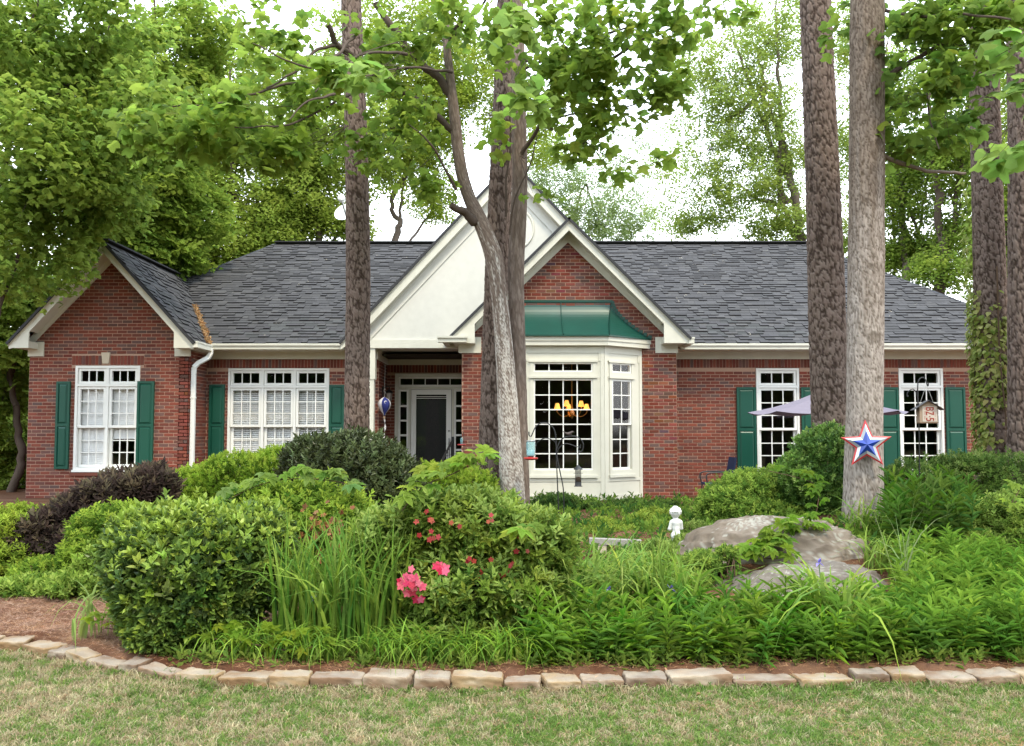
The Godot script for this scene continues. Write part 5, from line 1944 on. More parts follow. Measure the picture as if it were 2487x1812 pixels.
func build_edging() -> void:
	var o := thing("stone_edging", "low curved border of tan sandstone blocks between lawn and bed", "garden edging", Vector3(0, 0, -5.2))
	var x := -5.2
	var ids := 0
	while x < 5.4:
		var l := rng.randf_range(0.13, 0.34)
		if x > -0.6: l = rng.randf_range(0.2, 0.42)
		var a := Vector3(x, 0, -edge(x)); var b := Vector3(x + l, 0, -edge(x + l))
		var dirv := (b - a)
		var le := dirv.length() - 0.012
		dirv = dirv.normalized()
		var side := Vector3(-dirv.z, 0, dirv.x)
		if side.z < 0: side = -side
		var h := rng.randf_range(0.07, 0.112)
		var w := rng.randf_range(0.13, 0.2)
		var mid := (a + b) / 2 + Vector3(0, 0, rng.randf_range(-0.02, 0.02))
		var t := Transform3D(Basis(dirv, Vector3.UP, side) * Basis(Vector3.UP, rng.randf_range(-0.14, 0.14)) * Basis(Vector3.BACK, rng.randf_range(-0.07, 0.07)), mid + Vector3(0, h * 0.5 - 0.012, -w * 0.5 + 0.04))
		# a rough block: subdivided, worn edges
		var mb := MB.new()
		var nu := 14
		var col0: Color = [Color(0.28, 0.18, 0.095), Color(0.34, 0.235, 0.13), Color(0.22, 0.145, 0.095), Color(0.29, 0.205, 0.14), Color(0.18, 0.125, 0.09)][rng.randi() % 5]
		var sd := rng.randf() * 90
		for face in 6:
			var start := mb.v.size()
			for i in nu + 1:
				for j in nu + 1:
					var u := 2.0 * i / nu - 1; var v := 2.0 * j / nu - 1
					var p: Vector3 = [Vector3(u, v, 1), Vector3(u, v, -1), Vector3(u, 1, v), Vector3(u, -1, v), Vector3(1, u, v), Vector3(-1, u, v)][face]
					var k := pow(pow(absf(p.x), 14) + pow(absf(p.y), 14) + pow(absf(p.z), 14), 1.0 / 14)
					p /= k
					var q := Vector3(p.x * le * 0.5, p.y * h * 0.5, p.z * w * 0.5)
					var nn := Vector3(signf(p.x) * pow(absf(p.x), 8), signf(p.y) * pow(absf(p.y), 8), signf(p.z) * pow(absf(p.z), 8)).normalized()
					q += nn * (0.013 * noise.get_noise_3dv(q * 30.0 + Vector3.ONE * sd) + 0.007 * noise.get_noise_3dv(q * 130.0 + Vector3.ONE * sd))
					var st := noise.get_noise_3dv(q * Vector3(22, 70, 22) + Vector3.ONE * sd)
					var c := col0.lerp(Color(0.2, 0.11, 0.06), clampf(st * 1.1, 0, 0.75)).lerp(Color(0.5, 0.42, 0.32), clampf(-st * 1.2, 0, 0.6))
					if face == 2: c = c.lerp(Color(0.30, 0.26, 0.22), 0.45 + 0.5 * noise.get_noise_3dv(q * 50.0))
					mb.vert(q, nn, c)
			for i in nu:
				for j in nu:
					var k := start + i * (nu + 1) + j
					mb.ix.append_array([k, k + 1, k + nu + 1, k + 1, k + nu + 2, k + nu + 1])
		# true normals from the faces
		var acc := PackedVector3Array()
		acc.resize(mb.v.size())
		for i in range(0, mb.ix.size(), 3):
			var g := (mb.v[mb.ix[i + 2]] - mb.v[mb.ix[i]]).cross(mb.v[mb.ix[i + 1]] - mb.v[mb.ix[i]])
			if g.dot(mb.n[mb.ix[i]]) < 0: g = -g
			for k in 3: acc[mb.ix[i + k]] += g
		for i in acc.size():
			if acc[i].length() > 0: mb.n[i] = acc[i].normalized()
		var s := part("stone", mb.mesh(), M.stone, o, false)
		s.transform = Transform3D(t.basis, t.origin - o.position)
		x += l


func build_ground() -> void:
	var mb := MB.new()
	var xs := []; var ds := []
	var x := -90.0
	while x <= 90.0:
		xs.push_back(x)
		x += 0.09 if absf(x) < 7.0 else (0.5 if absf(x) < 14 else 9.5)
	var d := -60.0
	while d <= 170.0:
		ds.push_back(d)
		d += 0.07 if d > 3.5 and d < 11.5 else (0.3 if d > -0.5 and d < 20.0 else 6.0)
	var nx := xs.size()
	for j in ds.size():
		for i in nx:
			var px: float = xs[i]; var pd: float = ds[j]
			var y := gy(px, pd)
			var e := 0.06
			var nn := Vector3(gy(px - e, pd) - gy(px + e, pd), 2 * e, -(gy(px, pd - e) - gy(px, pd + e))).normalized()
			var bed := smoothstep(-0.02, 0.08, pd - edge(px))
			var g := noise.get_noise_2d(px * 12.0, pd * 12.0)
			var lawn := Color(0.30, 0.23, 0.14).lerp(Color(0.16, 0.14, 0.07), clampf(0.5 + g, 0, 1))
			var mulch := Color(0.11, 0.05, 0.03).lerp(Color(0.19, 0.105, 0.065), clampf(0.5 + 1.2 * g, 0, 1))
			var far := smoothstep(20.0, 26.0, pd)
			var c := lawn.lerp(mulch, bed).lerp(Color(0.07, 0.08, 0.03), far)
			mb.vert(Vector3(px, y, -pd), nn, c)
	for j in ds.size() - 1:
		for i in nx - 1:
			var a := j * nx + i
			mb.ix.append_array([a, a + nx, a + 1, a + 1, a + nx, a + nx + 1])
	var o := part("ground", mb.mesh(), M.ground, self)
	o.set_meta("kind", "structure")
	o.set_meta("label", "lawn and pine straw bed rising gently to the house")


func build_lawn() -> void:
	var green := []
	for k in M.tuft.size(): green.push_back([[], PackedColorArray()])
	for i in 78000:
		var d := 3.7 + 3.4 * pow(rng.randf(), 1.25)
		var x := rng.randf_range(-0.68, 0.68) * d
		if d > edge(x) - 0.01: continue
		var p := 0.42 + 0.55 * noise.get_noise_2d(x * 4.0, d * 6.0) + 1.0 * noise.get_noise_2d(x * 30.0, d * 40.0) + clampf(x * 0.06, -0.2, 0.2) + 0.08
		var c: Color
		if rng.randf() < clampf(p, 0.12, 0.85):
			c = mixed(Color(0.09, 0.17, 0.035), Color(0.22, 0.31, 0.07), rng.randf(), 0.25)
		else:
			if rng.randf() < 0.15: continue
			c = mixed(Color(0.55, 0.47, 0.29), Color(0.27, 0.2, 0.11), rng.randf(), 0.25)
		var k: int = i % M.tuft.size()
		green[k][0].push_back(Transform3D(Basis(Vector3.UP, rng.randf() * TAU) * Basis.from_scale(Vector3.ONE * (rng.randf_range(0.7, 1.25) + 0.9 * rng.randf() * smoothstep(0.16, 0.0, edge(x) - d))), Vector3(x, gy(x, d) - 0.002, -d)))
		green[k][1].push_back(c)
	for k in green.size():
		var g := copies("lawn_grass", M.tuft[k], M.leaf_matte, green[k][0], green[k][1], self)
		g.set_meta("label", "patchy spring lawn of green and straw coloured grass")
		g.set_meta("category", "grass")
		g.set_meta("group", "lawn grass")
	# pine needles: thick on the bed, strewn over the lawn on the right
	var xf := [[], [], []]; var cs := [PackedColorArray(), PackedColorArray(), PackedColorArray()]
	for i in 34000:
		var d := 4.0 + 7.5 * pow(rng.randf(), 1.3)
		var x := rng.randf_range(-0.66, 0.66) * d
		var e := edge(x)
		if d < e:
			var k := 0.06 + 0.75 * clampf(noise.get_noise_2d(x * 5.0 + 9, d * 8.0) * 1.8 - 0.05, 0, 1) * smoothstep(-0.5, 1.8, x)
			if rng.randf() > k: continue
		xf[i % 3].push_back(Transform3D(Basis(Vector3.UP, rng.randf() * TAU) * Basis.from_scale(Vector3(1, 1, 1) * rng.randf_range(0.7, 1.3)), Vector3(x, gy(x, d) + (0.012 if d > e else 0.02), -d)))
		cs[i % 3].push_back(mixed(Color(0.34, 0.15, 0.07), Color(0.5, 0.3, 0.16), rng.randf(), 0.2))
	for i in 14000:
		var d := rng.randf_range(5.7, 7.8)
		var x := rng.randf_range(-4.9, -1.9)
		if d < edge(x) + 0.1: continue
		xf[i % 3].push_back(Transform3D(aligned(Vector3(rng.randfn(0, 0.2), 1, rng.randfn(0, 0.2)), rng.randf_range(0.5, 1.0)), Vector3(x, gy(x, d) + 0.015, -d)))
		cs[i % 3].push_back(mixed(Color(0.22, 0.1, 0.06), Color(0.52, 0.36, 0.27), pow(rng.randf(), 1.6), 0.25))
	for k in 3:
		var s := copies("pine_straw", M.straw[k], M.litter, xf[k], cs[k], self)
		s.set_meta("label", "rust coloured pine needles strewn over bed and lawn")
		s.set_meta("category", "pine straw")
		s.set_meta("group", "pine straw")
	# dry leaves
	var lx := []; var lc := PackedColorArray()
	for i in 300:
		var d := rng.randf_range(4.0, 8.5)
		var x := rng.randf_range(-0.62, 0.62) * d
		lx.push_back(Transform3D(aligned(Vector3(rng.randfn(0, 0.4), 1, rng.randfn(0, 0.4)), rng.randf_range(0.014, 0.034)), Vector3(x, gy(x, d) + 0.025, -d)))
		lc.push_back(mixed(Color(0.2, 0.09, 0.045), Color(0.38, 0.24, 0.14), rng.randf(), 0.2))
	var dl := copies("dry_leaves", M.ivy[1], M.litter, lx, lc, self)
	dl.set_meta("label", "dry brown leaves lying on lawn and bed")
	dl.set_meta("category", "leaf litter")


func materials() -> void:
	var fine := speckle(0.02, 0.72, 1.0, 3)
	var grain := speckle(0.05, 0.6, 1.0, 7)
	M.brick = tinted(mat(1, 1, 1, 0.85, 0.25, grain, 6.0))
	M.brick.normal_enabled = false
	M.brick_plain = mat(0.2, 0.07, 0.05, 0.85, 0.25, grain, 6.0)
	M.mortar = mat(0.5, 0.32, 0.235, 0.95, 0.1, grain, 5.0)
	M.trim = mat(0.64, 0.62, 0.53, 0.45, 0.4, speckle(0.006, 0.9, 1.0, 11), 0.7)
	M.white = mat(0.76, 0.75, 0.71, 0.4, 0.4)
	M.stucco = mat(0.64, 0.625, 0.57, 0.9, 0.2, speckle(0.01, 0.93, 1.0, 12, 5), 0.8)
	M.stucco.heightmap_enabled = true
	M.stucco.heightmap_texture = grain
	M.stucco.heightmap_scale = 0.4
	M.blind = mat(0.85, 0.85, 0.84, 0.5, 0.3)
	M.green = mat(0.005, 0.066, 0.042, 0.35, 0.5)
	M.metal_green = mat(0.005, 0.06, 0.042, 0.38, 0.5, speckle(0.004, 0.8, 1.0, 14), 0.7)
	M.stone_trim = mat(0.5, 0.42, 0.32, 0.9, 0.2)
	M.deck = mat(0.05, 0.05, 0.053, 0.9, 0.2)
	M.shingle = tinted(mat(1, 1, 1, 0.9, 0.25, speckle(0.12, 0.6, 1.0, 9, 2), 1.5))
	M.shingle_plain = mat(0.055, 0.056, 0.065, 0.9, 0.25)
	var hc := MB.new()
	hc.quad(Vector3(-0.14, -0.07, 0.1), Vector3(0, 0.012, 0.1), Vector3(0, 0.004, -0.12), Vector3(-0.14, -0.078, -0.12))
	hc.quad(Vector3(0, 0.012, 0.1), Vector3(0.14, -0.07, 0.1), Vector3(0.14, -0.078, -0.12), Vector3(0, 0.004, -0.12))
	hc.quad(Vector3(-0.14, -0.085, 0.1), Vector3(0, -0.003, 0.1), Vector3(0, 0.012, 0.1), Vector3(-0.14, -0.07, 0.1))
	hc.quad(Vector3(0, -0.003, 0.1), Vector3(0.14, -0.085, 0.1), Vector3(0.14, -0.07, 0.1), Vector3(0, 0.012, 0.1))
	M.hip_cap = hc.mesh()
	M.concrete = mat(0.45, 0.43, 0.39, 0.9, 0.2, grain, 1.5)
	M.siding = mat(0.42, 0.45, 0.4, 0.6, 0.3)
	M.dome = mat(0.7, 0.74, 0.78, 0.25, 0.5)
	M.black = mat(0.012, 0.012, 0.013, 0.45, 0.5)
	M.wire = mat(0.35, 0.34, 0.32, 0.4, 0.5)
	M.steel = mat(0.5, 0.5, 0.5, 0.35, 0.5)
	M.steel.metallic = 0.9
	M.brass = mat(0.35, 0.22, 0.08, 0.4, 0.5)
	M.brass.metallic = 0.8
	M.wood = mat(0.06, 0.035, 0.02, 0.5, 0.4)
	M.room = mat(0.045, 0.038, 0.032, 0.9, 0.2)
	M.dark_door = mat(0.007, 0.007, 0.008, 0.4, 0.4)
	M.frosted = mat(0.35, 0.3, 0.27, 0.3, 0.4)
	M.crate = mat(0.45, 0.33, 0.24, 0.8, 0.2, grain, 8.0)
	M.crate_dark = mat(0.2, 0.13, 0.09, 0.8, 0.2)
	M.plate = mat(0.68, 0.58, 0.48, 0.5, 0.4, grain, 6.0)
	M.plate_red = mat(0.3, 0.06, 0.04, 0.5, 0.4)
	M.sheet_dark = mat(0.06, 0.055, 0.06, 0.5, 0.4)
	M.bird = mat(0.08, 0.06, 0.055, 0.6, 0.4)
	M.red_plastic = mat(0.42, 0.02, 0.015, 0.3, 0.5)
	M.smoke_plastic = StandardMaterial3D.new()
	M.smoke_plastic.albedo_color = Color(0.1, 0.1, 0.1, 0.45)
	M.smoke_plastic.transparency = BaseMaterial3D.TRANSPARENCY_ALPHA
	M.smoke_plastic.roughness = 0.3
	M.glass = StandardMaterial3D.new()
	M.glass.albedo_color = Color(0.05, 0.06, 0.06, 0.03)
	M.glass.transparency = BaseMaterial3D.TRANSPARENCY_ALPHA
	M.glass.roughness = 0.02
	M.glass.metallic_specular = 0.5
	M.blue_glass = StandardMaterial3D.new()
	M.blue_glass.albedo_color = Color(0.5, 0.74, 0.76, 0.4)
	M.blue_glass.transparency = BaseMaterial3D.TRANSPARENCY_ALPHA
	M.blue_glass.roughness = 0.3
	M.clear_water = mat(0.3, 0.45, 0.47, 0.1, 0.5)
	M.plaster = mat(0.78, 0.76, 0.72, 0.8, 0.2, fine, 4.0)
	M.star_red = mat(0.45, 0.02, 0.025, 0.35, 0.5)
	M.star_lit = mat(0.62, 0.62, 0.63, 0.3, 0.5)
	M.star_shaded = mat(0.3, 0.33, 0.36, 0.3, 0.5)  # darker copy of the flank colour, shade painted on every other facet
	M.star_blue = mat(0.012, 0.045, 0.3, 0.3, 0.5)
	M.umbrella = mat(0.19, 0.165, 0.2, 0.85, 0.2)
	M.umbrella.backlight_enabled = true
	M.umbrella.backlight = Color(0.14, 0.12, 0.15)
	M.navy = mat(0.012, 0.02, 0.05, 0.7, 0.3)
	M.navy_cloth = mat(0.035, 0.045, 0.2, 0.7, 0.3)
	M.white_cloth = mat(0.66, 0.64, 0.66, 0.75, 0.3)
	M.lamp_glow = mat(0.75, 0.5, 0.2, 0.8, 0.2)
	M.lamp_glow.emission_enabled = true
	M.lamp_glow.emission = Color(1.0, 0.7, 0.32)
	M.lamp_glow.emission_energy_multiplier = 1.5
	M.twig = mat(0.1, 0.065, 0.042, 0.9, 0.2)
	M.branch = mat(0.12, 0.09, 0.072, 0.9, 0.2, speckle(0.03, 0.5, 1.0, 21), 3.0)
	M.branch_pale = mat(0.24, 0.19, 0.16, 0.9, 0.2, speckle(0.03, 0.45, 1.0, 22), 3.0)
	M.bark = tinted(mat(1, 1, 1, 0.92, 0.2))
	M.rock = tinted(mat(1, 1, 1, 0.95, 0.2, speckle(0.08, 0.7, 1.0, 31, 3), 3.0))
	M.stone = tinted(mat(1, 1, 1, 0.95, 0.2, speckle(0.06, 0.75, 1.0, 33, 4), 3.0))
	M.ground = tinted(mat(1, 1, 1, 1.0, 0.1, speckle(0.09, 0.55, 1.0, 41, 4, 1024), 0.8))
	M.green_stem = mat(0.08, 0.16, 0.05, 0.5, 0.3)
	M.petal = foliage(0.6, 0.3, 0.5)
	M.timber = mat(0.36, 0.33, 0.3, 0.9, 0.2, speckle(0.02, 0.6, 1.0, 51), 2.5)



func _ready() -> void:
	# --- camera, sky, light, exposure
	var cam := Camera3D.new()
	cam.name = "camera"
	cam.projection = Camera3D.PROJECTION_FRUSTUM
	cam.near = 0.1
	cam.far = 500.0
	cam.size = 2.0 * 0.1 * 373.0 / 820.0
	cam.frustum_offset = Vector2(0, 0.1 * 0.01954)
	cam.position = EYE
	cam.rotation_degrees = Vector3(3.0, 0, 0)
	add_child(cam)
	cam.current = true
	var sky := ProceduralSkyMaterial.new()
	sky.sky_top_color = Color(0.86, 0.93, 1.0)
	sky.sky_horizon_color = Color(1.0, 1.0, 0.99)
	sky.sky_curve = 0.3
	sky.sky_energy_multiplier = 1.75
	sky.ground_bottom_color = Color(0.2, 0.2, 0.16)
	sky.ground_horizon_color = Color(0.5, 0.52, 0.45)
	var env := Environment.new()
	env.background_mode = Environment.BG_SKY
	env.sky = Sky.new()
	env.sky.sky_material = sky
	env.tonemap_mode = Environment.TONE_MAPPER_LINEAR
	env.tonemap_exposure = 1.1
	env.sdfgi_enabled = true
	env.ssao_enabled = true
	env.ssil_enabled = true
	var we := WorldEnvironment.new()
	we.name = "world_environment"
	we.environment = env
	add_child(we)
	var sun := DirectionalLight3D.new()
	sun.name = "sun"
	sun.light_energy = 1.0
	sun.light_color = Color(1.0, 0.95, 0.84)
	sun.light_angular_distance = 8.0
	sun.shadow_enabled = true
	sun.rotation_degrees = Vector3(-58, 25, 0)
	add_child(sun)

	rng.seed = 20
	noise.seed = 4
	noise.noise_type = FastNoiseLite.TYPE_SIMPLEX_SMOOTH
	noise.frequency = 0.18
	noise.fractal_octaves = 3
	clump.seed = 8
	clump.frequency = 0.9
	clump.fractal_octaves = 2
	cell.seed = 3
	cell.noise_type = FastNoiseLite.TYPE_CELLULAR
	cell.cellular_return_type = FastNoiseLite.RETURN_DISTANCE2_SUB
	cell.cellular_distance_function = FastNoiseLite.DISTANCE_EUCLIDEAN
	cell.fractal_type = FastNoiseLite.FRACTAL_NONE
	cell.frequency = 1.0
	materials()
	make_leaves()
	build_ground()
	build_house()
	build_trees()
	build_shrubs()
	build_objects()
	build_lawn()


func build_trees() -> void:
	var o: Node3D
	# tall pines: bare trunks whose crowns are above the picture
	for q in [
		["tall pine with reddish plated trunk in front of the left roof", [-2.435, 0.119, 13, -2.457, 1.646, 13, -2.46, 4.172, 13, -2.518, 6.378, 13, -2.622, 8.623, 13, -2.765, 11.68, 13], [0.2292, 0.1969, 0.1898, 0.179, 0.1575, 0.1146]],
		["tall pine trunk standing just behind the forked tree", [-0.352, 0.119, 13, -0.339, 1.004, 13, -0.27, 3.445, 13, -0.2, 5.27, 13, -0.084, 7.496, 13, -0.011, 11.68, 13], [0.2292, 0.1933, 0.1862, 0.1826, 0.2005, 0.1289]],
		["tall dark pine trunk standing left of the pale trunk with the star", [4.52, 0.31, 11.6, 4.496, 1.641, 11.6, 4.484, 2.923, 11.6, 4.473, 4.286, 11.6, 4.443, 6.062, 11.6, 4.406, 7.867, 11.6, 4.393, 10.595, 11.6], [0.2939, 0.2492, 0.246, 0.2396, 0.2236, 0.2109, 0.1661]],
		["tall pine with ivy climbing the lower half of its trunk", [7.585, 0.225, 13, 7.643, 1.432, 13, 7.63, 2.866, 13, 7.641, 4.903, 13, 7.646, 6.749, 13, 7.666, 8.623, 13, 7.713, 11.68, 13], [0.2864, 0.2506, 0.2435, 0.222, 0.2148, 0.2005, 0.1432]],
		["tall pine trunk at the right edge cut by the frame", [7.598, 0.31, 12.2, 7.653, 1.979, 12.2, 7.72, 4.013, 12.2, 7.774, 6.084, 12.2, 7.788, 8.191, 12.2, 7.832, 11.06, 12.2], [0.2688, 0.2419, 0.2419, 0.2285, 0.2151, 0.1613]],
	]:
		var pts := vv(q[1])
		o = thing("pine_tree", q[0], "tree", Vector3(pts[0].x, gy(pts[0].x, -pts[0].z), pts[0].z), "tall pines in the front bed")
		part("trunk", bark_mesh(pts, q[2], "pine", 9.2), M.bark, o)
	# the forked tree in the middle
	o = thing("tulip_tree", "forked broadleaf tree with mottled pale bark in front of the porch", "tree", Vector3(0.03, 0.331, -12))
	var trunk_l := vv([0.016, 0.2, 12, -0.003, 0.919, 12, -0.076, 2.237, 12, -0.143, 3.169, 12, -0.203, 3.705, 12, -0.277, 4.209, 12, -0.452, 4.682, 12, -0.627, 5.055, 12, -0.735, 5.396, 12, -0.803, 5.805, 12, -0.845, 6.216, 12, -0.901, 6.697, 12, -0.971, 7.319, 12, -1.015, 8.083, 12, -1.062, 9.486, 12])
	part("trunk", bark_mesh(trunk_l, [0.2049, 0.1785, 0.1421, 0.1223, 0.1157, 0.1322, 0.1124, 0.09585, 0.09254, 0.08593, 0.08263, 0.06941, 0.05949, 0.05288, 0.03305], "mottled", 9.2, 0.02, 70), M.bark, o)
	var trunk_r := vv([0.11, 0.177, 12.2, 0.11, 0.908, 12.2, 0.091, 2.248, 12.2, 0.071, 3.331, 12.2, 0.058, 4.013, 12.2, 0.092, 4.699, 12.2, 0.119, 5.39, 12.2, 0.113, 6.084, 12.2, 0.093, 7.133, 12.2, 0.086, 8.191, 12.2, 0.073, 10.336, 12.2])
	part("trunk", bark_mesh(trunk_r, [0.1719, 0.1454, 0.1256, 0.119, 0.1223, 0.1256, 0.1157, 0.1124, 0.1025, 0.09254, 0.05949], "smooth", 9.2, 0.02, 70), M.bark, o)
	limb(vv([-0.556, 4.703, 11.95, -0.684, 4.811, 11.85, -0.846, 4.87, 11.7]), 0.07271, 0.04627, o, M.branch)
	limb(vv([-0.872, 6.065, 12, -1.159, 6.314, 11.9, -1.602, 6.536, 11.7, -1.991, 6.729, 11.5, -2.295, 6.886, 11.2, -2.461, 7.001, 11, -2.51, 7.109, 10.8]), 0.05288, 0.03636, o, M.branch)
	limb(vv([-0.901, 6.615, 12, -1.138, 6.89, 12, -1.376, 7.146, 12, -1.601, 7.409, 11.9, -1.823, 7.667, 11.8, -1.976, 7.921, 11.7]), 0.0661, 0.04297, o, M.branch)
	limb(vv([-2.421, 6.943, 11.05, -2.639, 6.716, 10.8, -2.858, 6.271, 10.5, -3.118, 5.962, 10.2]), 0.02644, 0.009915, o, M.branch)
	limb(vv([-1.991, 6.729, 11.5, -2.582, 6.411, 11.1, -3.062, 6.163, 10.6, -3.631, 5.786, 10.2, -4.232, 5.618, 10]), 0.02644, 0.007932, o, M.branch)
	limb(vv([-1.342, 7.111, 12, -1.786, 6.761, 11.6, -2.432, 6.115, 11, -2.88, 5.571, 10.4, -3.442, 5.389, 10]), 0.02644, 0.007932, o, M.branch)
	limb(vv([0.146, 5.771, 12.1, 0.44, 6.139, 11.8, 0.811, 6.41, 11.4, 1.28, 6.652, 11, 1.834, 6.866, 10.6, 2.214, 7.098, 10.4]), 0.03305, 0.01322, o, M.branch)
	limb(vv([0.44, 6.139, 11.8, 1.002, 6.116, 11.4, 1.523, 6.02, 11, 2.065, 6.103, 10.6]), 0.01653, 0.00661, o, M.branch)
	limb(vv([0.111, 6.973, 12, 0.62, 6.967, 11.4, 1.175, 6.835, 10.6, 1.958, 6.829, 10]), 0.02644, 0.008593, o, M.branch)
	limb(vv([-0.984, 7.319, 12, -0.809, 7.463, 11.6, -0.457, 7.415, 11, -0.201, 7.573, 10.6]), 0.02644, 0.01322, o, M.branch)
	limb(vv([-1.536, 6.536, 11.7, -1.507, 6.089, 11.5, -1.683, 5.66, 11.4]), 0.01653, 0.00661, o, M.branch)
	limb(vv([-0.091, 4.811, 12.1, -0.077, 5.327, 12, -0.023, 5.77, 11.9, -0.036, 6.342, 11.8]), 0.01983, 0.01058, o, M.branch)
	limb(vv([-0.037, 4.513, 12, 0.043, 5.027, 11.9, 0.241, 5.466, 11.8, 0.367, 5.863, 11.6]), 0.01719, 0.007932, o, M.branch)
	for q in [[-1.887, 6.462, 10.9, -2.228, 5.903, 10.2, -2.418, 5.598, 9.7, -2.604, 5.259, 9.4], [-2.113, 7.015, 10.9, -2.238, 6.449, 10.3, -2.417, 6.09, 9.9, -2.588, 6.009, 9.6, -3.009, 6.113, 9.3], [-1.448, 6.779, 11, -1.721, 6.526, 10.4, -2.028, 6.175, 9.9, -2.316, 5.608, 9.5], [-0.849, 6.66, 11.3, -1.275, 6.407, 10.6, -1.709, 6.078, 10], [-0.8, 5.072, 11.6, -1.089, 5.525, 11.2, -1.41, 5.8, 11]]:
		var lp := vv(q)
		limb(lp, 0.024, 0.006, o, M.branch)
	var near := [
		-3.604, 5.591, 10.3, 1.3, 0.482, 0.9, 380, -4.481, 5.349, 10.2, 0.674, 0.337, 0.7, 150, -2.822, 6.103, 10.6, 0.759, 0.526, 0.8, 220, -3.063, 6.969, 11, 0.909, 0.485, 0.8, 190, -3.34, 5.185, 10.4, 0.63, 0.286, 0.5, 130, -2.875, 5.244, 10.4, 0.344, 0.258, 0.4, 60,
		-1.758, 7.033, 11.4, 0.691, 0.628, 0.8, 230, -1.52, 5.996, 11.6, 0.575, 0.703, 0.7, 190, -2.13, 5.595, 11.4, 0.502, 0.377, 0.6, 90, -1.266, 5.234, 11.7, 0.451, 0.322, 0.5, 60, -0.956, 7.362, 11.4, 0.565, 0.502, 0.7, 150, -1.727, 5.719, 9.2, 0.456, 0.203, 0.4, 70,
		0.338, 6.958, 10.6, 0.993, 0.526, 0.9, 300, 1.153, 6.676, 10.4, 0.974, 0.516, 0.9, 280, 0.708, 6.25, 10.8, 0.892, 0.476, 0.8, 230, 1.59, 6.285, 10.6, 0.817, 0.409, 0.7, 170, 1.939, 6.874, 10.2, 0.73, 0.281, 0.6, 130, 1.252, 5.754, 10.8, 0.535, 0.268, 0.5, 90, 0.947, 5.354, 10.8, 0.535, 0.167, 0.4, 55, 2.027, 5.224, 10.6, 0.21, 0.14, 0.2, 16, 1.851, 6.018, 10.4, 0.63, 0.206, 0.4, 60, 1.489, 5.077, 10.8, 0.357, 0.0952, 0.3, 18, 2.805, 6.992, 10.2, 0.337, 0.169, 0.3, 26, 0.424, 5.012, 11.4, 0.377, 0.188, 0.3, 14, -0.188, 5.275, 10, 0.22, 0.331, 0.4, 26,
	]
	crown(o, "foliage", M.tulip, M.leaf_soft, near, 0.15, Color(0.06, 0.13, 0.02), Color(0.12, 0.215, 0.026), 0.45, 0.55, 300)
	twigs(o, near, Vector3(-0.545, 6.861, -11.6), M.branch, 4, 0.006)
	# leaves that hang close to the camera
	var close := [0.177, 4.763, 7.6, 0.335, 0.188, 0.25, 26, 0.073, 5.543, 7.8, 0.344, 0.215, 0.25, 24, -1.547, 5.159, 8, 0.353, 0.198, 0.3, 26]
	crown(o, "foliage", M.tulip, M.leaf_soft, close, 0.17, Color(0.085, 0.17, 0.03), Color(0.12, 0.22, 0.04), 0.45, 0.7, 60, "leaf")
	twigs(o, close, Vector3(0.084, 6.777, -9), M.branch, 3, 0.006)
	# the pale trunk that carries the star
	o = thing("maple_tree", "stout pale grey trunk carrying the metal star", "tree", Vector3(4.251, 0.434, -10))
	part("trunk", bark_mesh(vv([4.243, 0.325, 10, 4.262, 0.923, 10, 4.3, 1.91, 10, 4.355, 3.578, 10, 4.404, 5.275, 10, 4.449, 7.003, 10, 4.508, 9.354, 10]), [0.2644, 0.2258, 0.2093, 0.2066, 0.2038, 0.1983, 0.1653], "pale", 7.2, 0.015, 100), M.bark, o)
	limb(vv([4.537, 5.934, 10, 4.775, 6.09, 9.9, 5.063, 6.214, 9.8, 5.344, 6.314, 9.6, 5.661, 6.351, 9.4]), 0.03856, 0.01653, o, M.branch)
	limb(vv([4.49, 5.104, 10, 4.842, 4.967, 10.1, 5.287, 4.896, 10.2, 5.854, 4.919, 10.4]), 0.03305, 0.01653, o, M.branch_pale)
	limb(vv([5.007, 6.186, 9.8, 4.999, 5.72, 9.7, 5.001, 5.238, 9.6, 5.037, 4.929, 9.5]), 0.01653, 0.005509, o, M.branch)
	limb(vv([4.616, 6.887, 10, 4.918, 6.592, 9.6, 5.129, 6.41, 9.2, 5.501, 6.125, 8.8]), 0.02203, 0.01102, o, M.branch)
	var rl := [5.016, 6.554, 9.8, 0.594, 0.486, 0.8, 230, 5.505, 6.286, 9.6, 0.582, 0.476, 0.8, 210, 5.106, 5.763, 9.8, 0.648, 0.378, 0.8, 200, 4.916, 5.332, 10, 0.441, 0.386, 0.7, 120, 5.427, 5.426, 9.8, 0.378, 0.378, 0.6, 110, 4.828, 6.308, 10, 0.331, 0.441, 0.6, 90, 5.7, 6.357, 9.2, 0.355, 0.304, 0.5, 90, 4.384, 6.857, 10.4, 0.401, 0.344, 0.5, 40]
	crown(o, "foliage", M.tulip, M.leaf_soft, rl, 0.14, Color(0.05, 0.115, 0.018), Color(0.1, 0.185, 0.024), 0.45, 0.55, 200)
	twigs(o, rl, Vector3(4.838, 6.375, -9.9), M.branch, 4, 0.006)
	var rc := [3.715, 4.097, 6, 0.182, 0.132, 0.2, 16, 3.722, 3.773, 6.2, 0.137, 0.154, 0.2, 9, 3.881, 4.412, 6.2, 0.137, 0.205, 0.2, 14, 3.754, 3.737, 6, 0.0826, 0.132, 0.2, 8, 3.862, 4.675, 6.3, 0.208, 0.139, 0.2, 12]
	crown(o, "foliage", M.tulip, M.leaf_soft, rc, 0.16, Color(0.075, 0.16, 0.03), Color(0.11, 0.21, 0.036), 0.45, 0.75, 60)
	twigs(o, rc, Vector3(4.313, 4.502, -6.4), M.branch, 3, 0.005)
	# ivy on the pine
	var iv := thing("ivy", "variegated yellow green ivy wrapped round the pine trunk", "ivy", Vector3(7.5, 0.594, -12.8))
	var xf := []; var cs := PackedColorArray()
